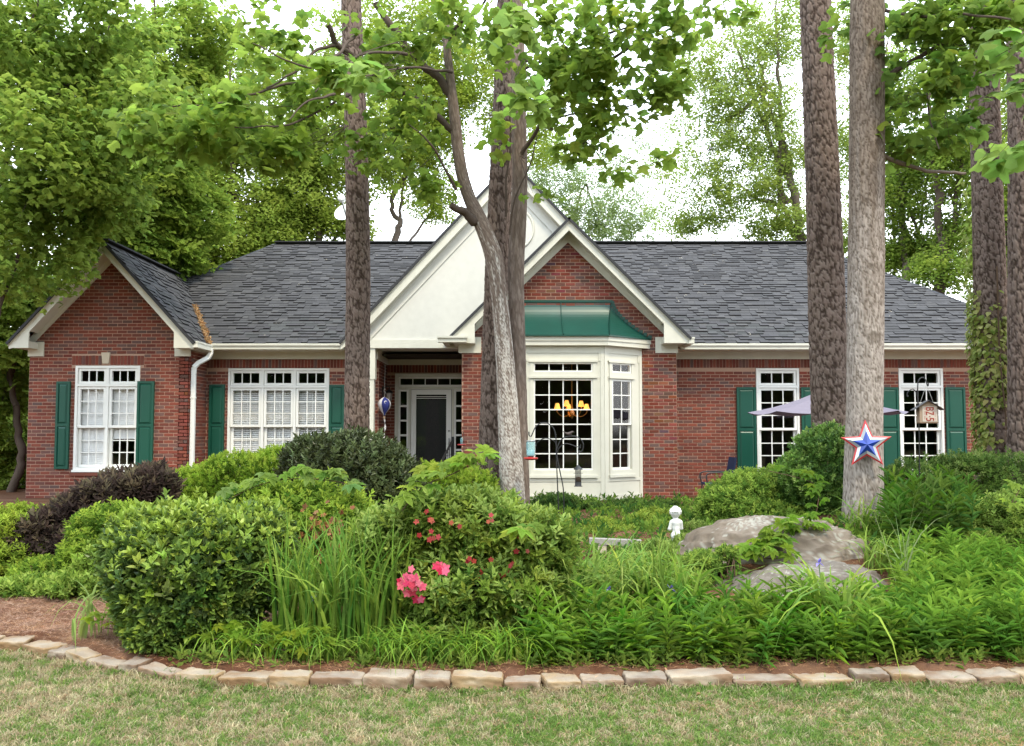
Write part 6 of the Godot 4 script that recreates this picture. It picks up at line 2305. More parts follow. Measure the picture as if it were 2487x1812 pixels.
	for i in 3000:
		var y := 340.0 + 680.0 * pow(rng.randf(), 0.62)
		var a := rng.randf_range(-PI, PI)
		var keep := 1.0
		if y < 640: keep = 0.55 if a < -1.9 or a > 2.6 else 0.0
		elif y < 700: keep = 0.9 if a < -1.7 or a > 2.0 else 0.15
		elif y > 880: keep = 0.9 if a > 1.6 or a < -0.9 or y < 900 else 0.12
		if y > 880 and a > -0.9 and a < 0.75: keep = 0.06
		if rng.randf() > keep: continue
		var px := lerpf(2186, 2203, clampf((y - 400) / 580, 0, 1))
		var rr: float = lerpf(31, 36, clampf((y - 400) / 580, 0, 1)) * 0.000551 * 13.0 + rng.randf_range(0.0, 0.05) + (0.05 if a < -1.9 or a > 2.6 else 0.0) * rng.randf()
		var c := Vector3((px - 1133.5) * 0.000551 * 13.0, 1.6 + (956.4 - y) * 0.000551 * 13.0, -13)
		# angle 0 faces the camera's right front; pi is the left flank
		var n := Vector3(cos(a + 0.6), 0, sin(a + 0.6) if true else 0.0)
		var p := c + n * rr
		xf.push_back(Transform3D(Basis.looking_at(-(Vector3.DOWN * 0.75 + n * 0.6 + on_sphere() * 0.6).normalized(), (n * 0.7 + Vector3.UP * 0.8).normalized()) * Basis.from_scale(Vector3.ONE * rng.randf_range(0.06, 0.11)), p))
		cs.push_back(mixed(Color(0.2, 0.27, 0.045), Color(0.52, 0.52, 0.2), rng.randf() if a > -1.9 else rng.randf() * 0.3, 0.18))
	pieces("leaf", "leaves", M.ivy, M.leaf_soft, xf, cs, iv, 300)
	for q in [[2215, 0.2]]:
		part("stem", rod(vv([(q[0] - 1133.5) * 0.000551 * 12.8, 0.3, 12.72, (q[0] - 1130) * 0.000551 * 12.8, 1.6, 12.7, (q[0] - 1140) * 0.000551 * 12.8, 2.8, 12.7, (q[0] - 1136) * 0.000551 * 12.8, 4.2, 12.75]), 0.012, 24, 6), M.twig, iv)
	build_woods()


func wood_tree(label: String, px: float, d: float, r: float, top: float, bend: Array, lobes: Array, mesh_set: Array, size: float, ca: Color, cb: Color, group: String, limbs := 5, pale := false) -> void:
	var x := (px - 1133.5) * 0.000551 * d
	var o := thing("tree", label, "tree", Vector3(x, gy(x, d) if d < 19 else 0.0, -d), group)
	var pts := [Vector3(x, -0.1, -d)]
	for q in bend:
		pts.push_back(Vector3((q[0] - 1133.5) * 0.000551 * d, 1.6 + (956.4 - q[1]) * 0.000551 * d, -d))
	var e: Vector3 = pts[-1]
	pts.push_back(Vector3(e.x, top, -d))
	limb(pts, r, r * 0.12, o, M.branch_pale if pale else M.branch, "trunk")
	var k := 0
	for q in range(0, lobes.size(), 7):
		if k >= limbs: break
		k += 1
		var c := Vector3(lobes[q], lobes[q + 1], -lobes[q + 2])
		var b: Vector3 = pts[mini(1 + (k % maxi(1, pts.size() - 2)), pts.size() - 2)]
		var f := b.lerp(c, 0.5) + Vector3(0, -0.3, 0)
		limb([b, f, c, c + (c - f) * 0.7 + Vector3(0, 0.3, 0)], r * 0.45, r * 0.06, o, M.branch_pale if pale else M.branch)
	crown(o, "foliage", mesh_set, M.leaf_soft, lobes, size, ca, cb, 0.42, 0.5)
	twigs(o, lobes, pts[-2], M.branch, 5, r * 0.09)


func build_woods() -> void:
	var g0 := Color(0.07, 0.145, 0.022); var g1 := Color(0.14, 0.24, 0.034)
	var y0 := Color(0.12, 0.19, 0.025); var y1 := Color(0.2, 0.27, 0.035)
	# dense broadleaves on the left
	wood_tree("leafy green tree filling the upper left corner", -60, 15, 0.13, 12.0, [[-60, 800], [-40, 500], [60, 250]], [-8.774, 8.427, 14.5, 1.2, 1.28, 2.2, 3600, -8.233, 6.681, 14.5, 1.52, 1.28, 2.2, 4200, -9.054, 5.242, 15, 1.24, 1.24, 2, 3400, -8.229, 8.362, 15.5, 1.11, 1.11, 1.8, 1900, -7.742, 9.356, 15, 1.24, 0.744, 1.8, 1500, -8.084, 6.239, 15.5, 1.2, 0.939, 1.8, 2200, -6.768, 7.542, 15, 0.744, 1.07, 1.5, 900], M.tulip, 0.125, g0, g1, "trees beside the left gable")
	wood_tree("bright green tree leaning over the left gable", 300, 20.5, 0.14, 13.0, [[310, 800], [330, 500], [320, 200]], [-9.314, 7.586, 20, 1.54, 1.21, 1.8, 900, -8.674, 8.951, 20, 1.32, 1.1, 1.6, 480, -9.508, 6.115, 20.5, 1.47, 1.02, 1.6, 800, -10.169, 5.196, 20.5, 1.24, 0.903, 1.4, 500, -8.357, 7.172, 21, 1.04, 0.925, 1.3, 420, -8.797, 5.872, 21, 0.925, 0.578, 1.2, 380, -9.05, 10.67, 20, 1.54, 1.21, 1.6, 520, -8.098, 11.851, 21, 1.5, 1.04, 1.6, 420, -8.182, 10.159, 21, 1.27, 0.925, 1.5, 480, -9.51, 8.258, 19, 0.942, 1.26, 1.5, 620], M.spray, 1.05, Color(0.075, 0.155, 0.02), Color(0.14, 0.24, 0.03), "trees beside the left gable")
	wood_tree("dark limbed tree standing at the left edge below the gable", 25, 19, 0.11, 9.0, [[50, 1000], [35, 900], [20, 800], [60, 650]], [-11.704, 3.661, 19, 0.942, 1.15, 1.4, 520, -11.317, 4.72, 19, 1.05, 0.942, 1.4, 520, -12.179, 2.205, 19.5, 0.644, 1.29, 1.2, 420, -12.221, 0.684, 20, 0.551, 0.881, 1.2, 330, -12.604, 5.358, 19, 1.26, 1.47, 1.6, 420], M.spray, 1.0, g0, g1, "trees beside the left gable", 4)
	wood_tree("green understory tree behind the left corner of the house", -40, 25, 0.12, 9.0, [[-30, 900], [0, 750]], [-15.454, 1.688, 25, 1.24, 1.51, 1.8, 900, -16.464, 3.066, 25, 1.93, 2.75, 2, 900, -15.593, 0.125, 26, 1, 0.859, 1.4, 420, -15.854, 3.844, 26, 1.15, 1.29, 1.5, 500], M.spray, 1.2, g0, g1, "trees beside the left gable", 3)
	# behind the house, from left to right
	wood_tree("fresh green tree behind the left slope of the roof", 480, 29, 0.2, 15.0, [[480, 700], [470, 560], [500, 400]], [-10.546, 7.988, 29, 2.08, 1.28, 2.2, 700, -9.279, 9.459, 29, 1.44, 1.12, 1.8, 360, -11.405, 10.608, 29, 1.76, 1.12, 2, 420, -10.142, 12.113, 30, 2.31, 1.16, 2.2, 520, -12.173, 8.641, 29, 1.28, 1.44, 1.8, 420, -8.429, 8.098, 29.5, 1.46, 0.813, 1.6, 420, -10.003, 15.124, 31, 2.73, 1.88, 2.4, 420, -8.27, 10.409, 30, 1.49, 0.992, 2, 260], M.far_spray, 1.1, y0, Color(0.17, 0.26, 0.035), "trees behind the house")
	wood_tree("spring green tree with forked grey limbs behind the chimney", 700, 30, 0.19, 15.0, [[690, 620], [705, 520], [690, 420], [640, 330]], [-7.432, 10.409, 30, 1.82, 1.49, 2, 560, -8.294, 12.113, 30, 1.98, 1.32, 2, 460, -6.955, 12.626, 30, 1.49, 1.82, 2, 420, -5.444, 12.463, 31, 1.54, 2.05, 2, 480, -8.253, 9.222, 30, 1.32, 0.826, 1.6, 320, -6.35, 9.349, 30.5, 1.18, 0.672, 1.4, 260], M.far_spray, 1.05, y0, y1, "trees behind the house", 4, true)
	wood_tree("yellow green tree behind the porch gable", 870, 33, 0.17, 15.0, [[872, 560], [880, 490], [860, 440], [900, 350]], [-4.317, 13.164, 33, 2.18, 1.64, 2, 620, -3.214, 14.483, 33, 1.64, 2.36, 2, 560, -4.704, 15.617, 33, 2.18, 1.45, 2, 470, -3.245, 11.057, 33.5, 1.11, 0.923, 1.4, 200, -2.479, 15.996, 33, 1.45, 1.82, 1.8, 460, -5.837, 17.708, 33, 2.73, 1.82, 2, 460, -3.606, 18.281, 33, 2.18, 1.45, 2, 380, -0.832, 16.042, 34, 1.12, 2.62, 1.8, 300, 1.077, 14.096, 34, 1.12, 1.5, 1.6, 220], M.far_spray, 1.0, Color(0.15, 0.2, 0.02), Color(0.24, 0.29, 0.03), "trees behind the house", 4, true)
	wood_tree("pale distant tree right of the porch gable with thin leaves", 1290, 46, 0.13, 14.0, [[1280, 560], [1270, 480], [1300, 400]], [2.732, 13.806, 46, 2.79, 1.77, 2.6, 480, 5.039, 13.286, 46, 2.79, 1.77, 2.6, 560, 1.967, 15.889, 46, 2.28, 1.27, 2.4, 300, 6.837, 13.806, 46, 2.03, 2.03, 2, 300, 7.641, 17.719, 46, 3.04, 2.28, 2.4, 200, 5.053, 15.889, 46, 2.79, 1.77, 2.4, 300, 2.131, 16.768, 44, 1.7, 1.21, 2, 200], M.far_spray, 0.95, Color(0.14, 0.2, 0.06), Color(0.2, 0.28, 0.08), "trees behind the house", 2, true)
	wood_tree("yellow green tree with bare twisting limbs left of the dark pine", 1770, 31, 0.24, 16.0, [[1775, 560], [1772, 430], [1740, 300], [1700, 180]], [8.848, 16.016, 31, 2.56, 1.88, 2.4, 420, 10.267, 17.27, 31, 1.88, 1.37, 2.2, 330, 7.942, 13.525, 31, 1.88, 1.2, 2, 210, 9.852, 13.347, 31, 1.54, 1.71, 2, 300, 9.117, 10.702, 31, 1.88, 1.02, 2, 380, 10.135, 9.476, 31, 1.54, 0.854, 1.8, 380, 7.442, 15.302, 31, 1.71, 1.54, 1.8, 230, 6.876, 11.581, 31, 1.71, 1.54, 1.8, 200, 8.449, 12.463, 31, 1.71, 1.54, 1.8, 260, 9.173, 14.412, 31, 1.88, 1.88, 1.8, 260, 6.541, 10.091, 32, 1.23, 0.881, 1.6, 140, 7.667, 9.78, 31.5, 1.21, 0.607, 1.4, 150, 10.52, 11.757, 31, 1.02, 1.54, 1.8, 280, 13.292, 17.035, 32, 1.06, 2.12, 1.8, 330, 13.382, 12.814, 32, 0.881, 2.12, 1.6, 300, 13.13, 9.369, 32, 0.881, 1.06, 1.4, 220], M.far_spray, 0.82, Color(0.16, 0.22, 0.03), Color(0.26, 0.32, 0.05), "trees behind the house", 6, true)
	wood_tree("green tree behind the right slope of the roof", 2010, 27, 0.16, 15.0, [[2012, 640], [2008, 480], [2002, 390], [1985, 250]], [12.913, 9.375, 27, 1.19, 1.34, 1.6, 360, 13.92, 7.547, 27, 1.49, 0.892, 1.6, 360, 12.953, 7.657, 27.5, 0.909, 0.757, 1.3, 190, 14.005, 10.754, 27, 1.64, 1.34, 1.8, 430, 12.929, 13.069, 27, 0.892, 1.64, 1.5, 300], M.far_spray, 0.95, g0, g1, "trees behind the house", 4, true)
	wood_tree("forked grey trunk tree between the pale trunk and the ivy pine", 2100, 25, 0.2, 15.0, [[2092, 640], [2098, 520], [2085, 400], [2080, 280]], [13.755, 8.234, 25, 0.964, 1.24, 1.4, 260, 13.291, 6.545, 25, 1.24, 0.689, 1.4, 240, 13.672, 10.218, 25, 1.24, 1.24, 1.6, 380, 14.299, 12.506, 25, 1.24, 1.65, 1.6, 400], M.far_spray, 0.9, g0, Color(0.13, 0.225, 0.03), "trees behind the house", 4)
	wood_tree("bright leafy tree behind the right edge pines", 2250, 28, 0.17, 14.0, [[2250, 700], [2240, 500], [2260, 300]], [17.365, 6.825, 28, 1.39, 2.01, 2, 640, 17.31, 9.98, 28, 1.39, 1.85, 2, 500, 18.34, 12.691, 28, 1.85, 2.31, 2, 560, 17.295, 4.638, 28, 1.08, 1.08, 1.5, 320], M.far_spray, 1.0, Color(0.08, 0.16, 0.02), Color(0.16, 0.25, 0.035), "trees behind the house", 3)
	# far woods close the view between them
	var xf := []; var cs := PackedColorArray()
	for i in 9000:
		var d := rng.randf_range(48, 70)
		var x := rng.randf_range(-0.9, 0.9) * d
		var top := 7.5 + 4.0 * clump.get_noise_2d(x * 0.13, 3.0)
		if absf(x / d - 0.17) < 0.12: top = 5.0
		var y := rng.randf() * top
		xf.push_back(Transform3D(aligned(Vector3(rng.randfn(0, 0.4), 1, rng.randfn(0, 0.4)), rng.randf_range(1.2, 2.4)), Vector3(x, y, -d)))
		cs.push_back(mixed(g0, y0, rng.randf(), 0.2))
	var w := copies("woods", M.far_spray[0], M.leaf_soft, xf, cs, self)
	w.set_meta("label", "far woods closing the view behind the trees")
	w.set_meta("category", "woods")
	# the woods across the road behind the camera, which the windows mirror
	xf = []; cs = PackedColorArray()
	for i in 22000:
		var d := rng.randf_range(20, 32)
		var x := rng.randf_range(-40, 40)
		var y := 13.0 * rng.randf() * (0.75 + 0.4 * clump.get_noise_2d(x * 0.2, 9.0))
		xf.push_back(Transform3D(aligned(Vector3(rng.randfn(0, 0.4), 1, rng.randfn(0, 0.4)), rng.randf_range(2.0, 3.4)), Vector3(x, y, d)))
		cs.push_back(mixed(g0, g1, rng.randf(), 0.2))
	w = copies("woods", M.far_spray[1], M.leaf_soft, xf, cs, self)
	w.set_meta("label", "woods across the road mirrored in the windows")
	w.set_meta("category", "woods")


func build_shrubs() -> void:
	var o: Node3D
	shrub("shrub", "big glossy green shrub with yellowish tips at the front left of the bed", "shrub", [-2.371, 0.493, 6.1, 0.588, 0.554, 0.55, -2.041, 0.608, 6.2, 0.41, 0.41, 0.45, -2.684, 0.642, 6.2, 0.342, 0.376, 0.42, -2.437, 0.232, 5.95, 0.361, 0.246, 0.35, -1.975, 0.831, 6.3, 0.278, 0.208, 0.35], M.big_boxy, M.leaf_gloss, 5600, 1.05, Color(0.028, 0.068, 0.018), Color(0.065, 0.13, 0.028), Color(0.13, 0.22, 0.03), 0.45, 0.17, 300)
	o = shrub("azalea_shrub", "layered azalea with pink flowers in the middle of the bed", "shrub", [-0.391, 0.899, 6.3, 0.59, 0.295, 0.5, -0.838, 0.763, 6.3, 0.382, 0.243, 0.4, 0.126, 0.763, 6.3, 0.382, 0.278, 0.42, -0.244, 0.493, 6.1, 0.605, 0.252, 0.5, -0.403, 0.237, 6, 0.43, 0.149, 0.4, 0.157, 0.408, 6.2, 0.273, 0.205, 0.35, -0.62, 0.475, 6.2, 0.205, 0.137, 0.3], M.azalea, M.leaf_matte, 4300, 1.25, Color(0.05, 0.115, 0.02), Color(0.12, 0.2, 0.035), Color(0.22, 0.3, 0.06), 0.4, 0.2, 300)
	var pk := Color(0.5, 0.016, 0.07); var pk2 := Color(0.62, 0.06, 0.13)
	blooms(o, [-0.6, 0.576, 6, 0.297, 0.198, 0.4], [[-0.3, 0.3, 1, 7], [-0.15, 0.05, 1, 5], [-0.25, -0.5, 1, 6], [0.35, 0.55, 1, 5], [-0.45, 0.1, 1, 4]], pk, Color(0.72, 0.16, 0.24), 0.85)
	blooms(o, [-0.317, 0.81, 6.2, 0.615, 0.376, 0.5], [[-0.45, 0.35, 1, 5], [-0.25, 0.3, 1, 4], [0.0, -0.4, 1, 4], [0.5, -0.2, 1, 4], [0.3, -0.7, 1, 5], [0.55, -0.9, 1, 4], [-0.5, 0.6, 1, 3], [0.7, 0.0, 1, 3], [0.2, 0.45, 1, 3]], Color(0.28, 0.025, 0.03), Color(0.4, 0.1, 0.07), 0.55)
	shrub("azalea_shrub", "bright green azalea behind the glossy front shrub with brown spent blooms", "shrub", [-1.926, 0.714, 7.6, 0.691, 0.44, 0.6, -1.531, 0.685, 7.5, 0.351, 0.351, 0.45, -2.374, 0.786, 7.7, 0.382, 0.339, 0.45, -1.75, 0.456, 7.4, 0.408, 0.204, 0.4], M.azalea, M.leaf_matte, 4300, 1.1, Color(0.04, 0.11, 0.015), Color(0.09, 0.175, 0.025), Color(0.17, 0.27, 0.03), 0.45, 0.12, 0)
	var spent := thing("spent_azalea_blooms", "cluster of brown spent azalea blooms on the bright green shrub", "spent blooms", Vector3(-1.582, 0.708, -7))
	for i in 90:
		var f := part("flower", dyed(M.bloom, mixed(Color(0.16, 0.065, 0.025), Color(0.27, 0.12, 0.045), rng.randf(), 0.1)), M.petal, spent, false)
		f.transform = Transform3D(aligned(Vector3(0, 0.3, 1) + on_sphere() * 0.7, rng.randf_range(0.5, 0.8)), Vector3(rng.randfn(0, 0.17), rng.randfn(0, 0.12), rng.randfn(-0.02, 0.03)))
	shrub("round_shrub", "dark green rounded shrub in front of the left pine", "shrub", [-1.914, 1.055, 9.6, 0.74, 0.555, 0.75, -1.528, 0.957, 9.5, 0.497, 0.419, 0.6, -2.308, 1.156, 9.7, 0.427, 0.401, 0.5, -1.664, 0.708, 9.4, 0.57, 0.259, 0.5], M.boxy, M.leaf_gloss, 4800, 1.2, Color(0.02, 0.032, 0.012), Color(0.042, 0.056, 0.02), Color(0.08, 0.082, 0.03), 0.35, 0.12, 0)
	shrub("clipped_hedge", "bright green clipped hedge sloping down below the triple window", "hedge", [-4.257, 0.812, 11.2, 0.494, 0.339, 0.6, -3.641, 0.976, 11, 0.576, 0.376, 0.6, -3.101, 1.017, 10.8, 0.416, 0.405, 0.6, -3.936, 0.616, 11, 0.727, 0.273, 0.6, -2.952, 1.101, 10.9, 0.3, 0.3, 0.5], M.fine, M.leaf_matte, 7200, 1.15, Color(0.045, 0.115, 0.012), Color(0.1, 0.2, 0.02), Color(0.2, 0.33, 0.03), 0.6, 0.06, 0)
	shrub("clipped_hedge", "bright green low hedge in front of the porch steps", "hedge", [-1.113, 0.84, 11.7, 0.451, 0.335, 0.5, -0.6, 0.776, 11.7, 0.419, 0.322, 0.5], M.fine, M.leaf_matte, 2600, 1.15, Color(0.045, 0.11, 0.012), Color(0.1, 0.19, 0.02), Color(0.19, 0.31, 0.03), 0.55, 0.06, 0)
	shrub("purple_shrub", "purplish brown leaved shrub below the left gable window", "shrub", [-4.401, 0.92, 9.3, 0.564, 0.256, 0.55, -4.698, 0.687, 9.1, 0.476, 0.301, 0.5, -4.977, 0.465, 8.9, 0.392, 0.368, 0.5, -4.139, 0.938, 9.4, 0.311, 0.259, 0.4, -4.63, 0.383, 8.8, 0.339, 0.291, 0.4], M.purple, M.leaf_matte, 2600, 1.5, Color(0.026, 0.018, 0.022), Color(0.055, 0.042, 0.042), Color(0.1, 0.085, 0.065), 0.3, 0.42, 0)
	shrub("azalea_shrub", "yellow green azalea at the left edge beside the purple shrub", "shrub", [-5.345, 0.562, 8.9, 0.417, 0.27, 0.5, -5.191, 0.256, 8.7, 0.455, 0.288, 0.5], M.azalea, M.leaf_matte, 2200, 0.9, Color(0.06, 0.125, 0.015), Color(0.13, 0.2, 0.025), Color(0.25, 0.31, 0.03), 0.5, 0.14, 0)
	shrub("azalea_shrub", "green azalea under the purple shrub left of the big front shrub", "shrub", [-3.939, 0.644, 8.2, 0.429, 0.248, 0.45, -4.011, 0.407, 8, 0.375, 0.242, 0.4, -4.564, 0.217, 8.1, 0.357, 0.178, 0.4], M.azalea, M.leaf_matte, 2600, 0.9, Color(0.04, 0.105, 0.014), Color(0.09, 0.175, 0.022), Color(0.17, 0.27, 0.03), 0.4, 0.16, 0)
	shrub("azalea_shrub", "light green azalea left of the dark pine near the brick wall", "shrub", [3.287, 0.642, 11.4, 0.628, 0.471, 0.6, 2.921, 0.537, 11.2, 0.432, 0.37, 0.5, 3.725, 0.704, 11.4, 0.502, 0.471, 0.5, 3.349, 0.437, 11, 0.667, 0.303, 0.5], M.azalea, M.leaf_matte, 4200, 1.0, Color(0.04, 0.11, 0.018), Color(0.085, 0.17, 0.03), Color(0.14, 0.24, 0.04), 0.35, 0.2, 0)
	shrub("euonymus_shrub", "tall dense green shrub at the foot of the dark pine", "shrub", [4.175, 1.156, 11, 0.424, 0.515, 0.5, 3.96, 0.916, 11, 0.424, 0.424, 0.5, 4.278, 0.744, 10.9, 0.3, 0.42, 0.4, 4.302, 1.427, 11, 0.242, 0.303, 0.3, 3.782, 1.096, 11, 0.212, 0.273, 0.3], M.boxy, M.leaf_gloss, 4000, 1.0, Color(0.03, 0.09, 0.018), Color(0.065, 0.15, 0.03), Color(0.12, 0.22, 0.05), 0.25, 0.22, 0)
	shrub("azalea_shrub", "dark green azalea below the right window with reddish twigs", "shrub", [5.765, 0.847, 11.6, 0.703, 0.396, 0.6, 6.463, 0.815, 11.6, 0.703, 0.415, 0.6, 6.915, 0.86, 11.4, 0.628, 0.44, 0.6, 5.801, 0.476, 11.2, 0.74, 0.37, 0.6, 6.418, 0.437, 11, 0.667, 0.364, 0.6, 5.366, 0.759, 11.5, 0.317, 0.38, 0.4, 6.282, 1.132, 11.6, 0.256, 0.16, 0.3], M.azalea, M.leaf_matte, 5400, 0.95, Color(0.025, 0.068, 0.015), Color(0.055, 0.115, 0.025), Color(0.12, 0.14, 0.04), 0.25, 0.26, 0)
	shrub("azalea_shrub", "green azalea at the right edge in front of the dark azalea", "shrub", [5.322, 0.526, 8.8, 0.436, 0.388, 0.5, 4.911, 0.271, 8.6, 0.379, 0.284, 0.45, 5.536, 0.755, 8.9, 0.245, 0.245, 0.35], M.azalea, M.leaf_matte, 3000, 0.85, Color(0.04, 0.1, 0.018), Color(0.09, 0.165, 0.03), Color(0.17, 0.24, 0.05), 0.35, 0.22, 0)
	shrub("low_shrub", "low dark ivy mound beneath the bay window", "ground cover", [0.771, 0.254, 14.6, 0.483, 0.257, 0.4, 1.429, 0.115, 14.8, 0.489, 0.179, 0.35, 2.188, 0.136, 15, 0.578, 0.198, 0.35, 2.762, 0.095, 15, 0.496, 0.182, 0.35], M.broad, M.leaf_matte, 1700, 1.0, Color(0.018, 0.055, 0.014), Color(0.045, 0.1, 0.025), Color(0.08, 0.15, 0.03), 0.2, 0.2, 0)
	shrub("low_shrub", "low yellow green ferny plants between bay window and statue", "ground cover", [1.88, 0.233, 12, 0.297, 0.159, 0.3, 1.289, 0.2, 12, 0.264, 0.145, 0.3, 1.411, 0.209, 11.4, 0.44, 0.1, 0.3, 2.145, 0.276, 12.2, 0.336, 0.188, 0.3, 2.134, 0.184, 11.6, 0.256, 0.128, 0.3], M.broad, M.leaf_matte, 1500, 0.75, Color(0.06, 0.12, 0.018), Color(0.14, 0.19, 0.03), Color(0.25, 0.29, 0.04), 0.4, 0.3, 0)
	shrub("low_shrub", "low green shrub with pale leaves just in front of the statue", "ground cover", [1.537, 0.249, 8.9, 0.294, 0.186, 0.35, 1.963, 0.289, 9.3, 0.205, 0.133, 0.25, 1.25, 0.225, 8.6, 0.213, 0.142, 0.3, 2.294, 0.355, 10.2, 0.225, 0.169, 0.3], M.azalea, M.leaf_matte, 1700, 0.8, Color(0.05, 0.115, 0.022), Color(0.11, 0.17, 0.04), Color(0.2, 0.25, 0.06), 0.35, 0.3, 0)
	shrub("low_shrub", "small bright shrub growing over the left end of the boulder", "ground cover", [1.794, 0.374, 7.8, 0.18, 0.112, 0.22, 1.664, 0.244, 7.7, 0.191, 0.11, 0.25, 2.055, 0.443, 7.9, 0.104, 0.0696, 0.15], M.azalea, M.leaf_matte, 1300, 0.7, Color(0.05, 0.125, 0.022), Color(0.1, 0.185, 0.035), Color(0.16, 0.26, 0.04), 0.3, 0.25, 0)
	shrub("low_shrub", "trailing green ground cover on the left behind the pine straw", "ground cover", [-4.377, 0.161, 7.7, 0.467, 0.119, 0.35, -4.795, 0.119, 7.7, 0.339, 0.102, 0.35, -3.907, 0.22, 7.6, 0.335, 0.126, 0.35, -3.845, 0.395, 7.8, 0.215, 0.172, 0.3], M.broad, M.leaf_matte, 1700, 0.75, Color(0.05, 0.12, 0.02), Color(0.11, 0.2, 0.035), Color(0.17, 0.27, 0.05), 0.3, 0.3, 0)
	var gx := []; var gc := PackedColorArray()
	for i in 6500:
		var d := rng.randf_range(7.6, 16.6)
		var x := rng.randf_range(-0.55, 0.6) * d
		if x > 5.5: continue
		if d < 10.0 and (x < -1.0 or x > 2.2) and d < 8.4: continue
		var g := clump.get_noise_2d(x * 1.6, d * 1.6)
		if g < -0.15 and rng.randf() < 0.7: continue
		gx.push_back(Transform3D(aligned(Vector3(rng.randfn(0, 0.35), 1, rng.randfn(0, 0.35)), rng.randf_range(0.7, 1.5)), Vector3(x, gy(x, d) + rng.randf_range(0.03, 0.12), -d)))
		gc.push_back(mixed(Color(0.045, 0.115, 0.022), Color(0.19, 0.29, 0.04), 0.4 + g + rng.randfn(0, 0.25), 0.2))
	for k in 2:
		var a := []; var b := PackedColorArray()
		for i in range(k, gx.size(), 2):
			a.push_back(gx[i]); b.push_back(gc[i])
		var q := copies("ground_cover", M.broad[k], M.leaf_matte, a, b, self)
		q.set_meta("label", "low leafy ground cover between the shrubs and the house")
		q.set_meta("category", "ground cover")
		q.set_meta("group", "ground cover")
	# seedlings and fallen leaves of plants along the back of the stones
	var sx := []; var sc := PackedColorArray()
	for i in 620:
		var x := rng.randf_range(-2.6, 3.6)
		var d := edge(x) + rng.randf_range(0.16, 0.6)
		sx.push_back(Transform3D(aligned(Vector3(rng.randfn(0, 0.4), 1, rng.randfn(0, 0.4)), rng.randf_range(0.5, 1.1)), Vector3(x, gy(x, d) + rng.randf_range(0.02, 0.07), -d)))
		sc.push_back(spring(mixed(Color(0.06, 0.13, 0.02), Color(0.12, 0.2, 0.03), rng.randf(), 0.2)))
	var sg := copies("seedlings", M.broad[2], M.leaf_matte, sx, sc, self)
	sg.set_meta("label", "green seedlings scattered behind the edging stones")
	sg.set_meta("category", "seedlings")
	# tall leafy stems right of the pale trunk
	var ls := thing("lily_patch", "tall dark green lily stems with whorled leaves right of the pale trunk", "lilies", Vector3(4.652, 0.228, -9.2))
	var xf := []; var cs := PackedColorArray()
	for i in 95:
		var d := rng.randf_range(8.5, 9.7)
		var x := (rng.randf_range(1960, 2150) - 1133.5) * 0.000551 * d
		xf.push_back(Transform3D(Basis(Vector3.UP, rng.randf() * TAU) * Basis.from_scale(Vector3(1.1, rng.randf_range(1.0, 1.6), 1.1)), Vector3(x, gy(x, d), -d)))
		cs.push_back(mixed(Color(0.055, 0.125, 0.02), Color(0.13, 0.22, 0.03), rng.randf(), 0.15))
	pieces("stem", "stems", M.lily, M.leaf_matte, xf, cs, ls, 130)
	# the lily bed along the front on the right
	var lb := thing("lily_bed", "broad bed of young lily stems with lance leaves along the edging", "lilies", Vector3(2.06, 0.046, -5.7))
	xf = []; cs = PackedColorArray()
	var tries := 0
	while xf.size() < 1150 and tries < 20000:
		tries += 1
		var d := rng.randf_range(5.4, 8.2)
		var px := rng.randf_range(1180, 2420)
		if d > 6.9 and (px < 1900 or px > 2200) and rng.randf() > 0.2: continue
		if d > 6.4 and px > 1480 and px < 1980: continue
		if px < 1420 and d > 6.0: continue
		var x := (px - 1133.5) * 0.000551 * d
		if d < edge(x) + 0.17: continue
		xf.push_back(Transform3D(Basis(Vector3.RIGHT, rng.randfn(0, 0.14)) * Basis(Vector3.BACK, rng.randfn(0, 0.14)) * Basis(Vector3.UP, rng.randf() * TAU) * Basis.from_scale(Vector3(1, rng.randf_range(0.6, 1.05), 1) * rng.randf_range(0.55, 1.05)), Vector3(x, gy(x, d), -d)))
		cs.push_back(mixed(Color(0.09, 0.2, 0.022), Color(0.25, 0.37, 0.042), rng.randf() * 0.7 + 0.5 * clump.get_noise_2d(x * 2.0, d * 2.0), 0.18))
	pieces("stem", "stems", M.lily, M.leaf_matte, xf, cs, lb, 300)
	# irises and daylilies
	clump_of("iris_clump", "tall upright iris leaves between the two front shrubs", "irises", -1.205, 5.95, 0.5, 0.32, 430, M.iris, 0.95, 0.6, Color(0.04, 0.12, 0.028), Color(0.13, 0.235, 0.05))
	clump_of("daylily_clump", "arching daylily leaves right of the pink azalea", "daylilies", 0.474, 6.4, 0.45, 0.34, 240, M.strap, 0.85, 0.85, Color(0.08, 0.17, 0.04), Color(0.17, 0.27, 0.075))
	clump_of("daylily_clump", "arching leaves at the foot of the azalea left of centre right", "daylilies", 0.925, 6.4, 0.3, 0.3, 130, M.strap, 0.78, 0.8, Color(0.07, 0.16, 0.035), Color(0.15, 0.25, 0.06))
	clump_of("iris_clump", "iris leaves with a purple flower in front of the statue", "irises", 1.199, 6.2, 0.2, 0.25, 80, M.iris, 0.78, 0.8, Color(0.055, 0.135, 0.03), Color(0.12, 0.22, 0.05))
	clump_of("iris_clump", "iris leaves behind the daylilies below the timber step", "irises", 1.095, 8, 0.28, 0.25, 70, M.iris, 0.42, 0.8, Color(0.04, 0.12, 0.03), Color(0.1, 0.2, 0.045))
	clump_of("daylily_clump", "strap leaved clump in front of the flat rock", "daylilies", 2.293, 5.9, 0.17, 0.2, 70, M.strap, 0.8, 1.0, Color(0.07, 0.15, 0.035), Color(0.15, 0.24, 0.06))
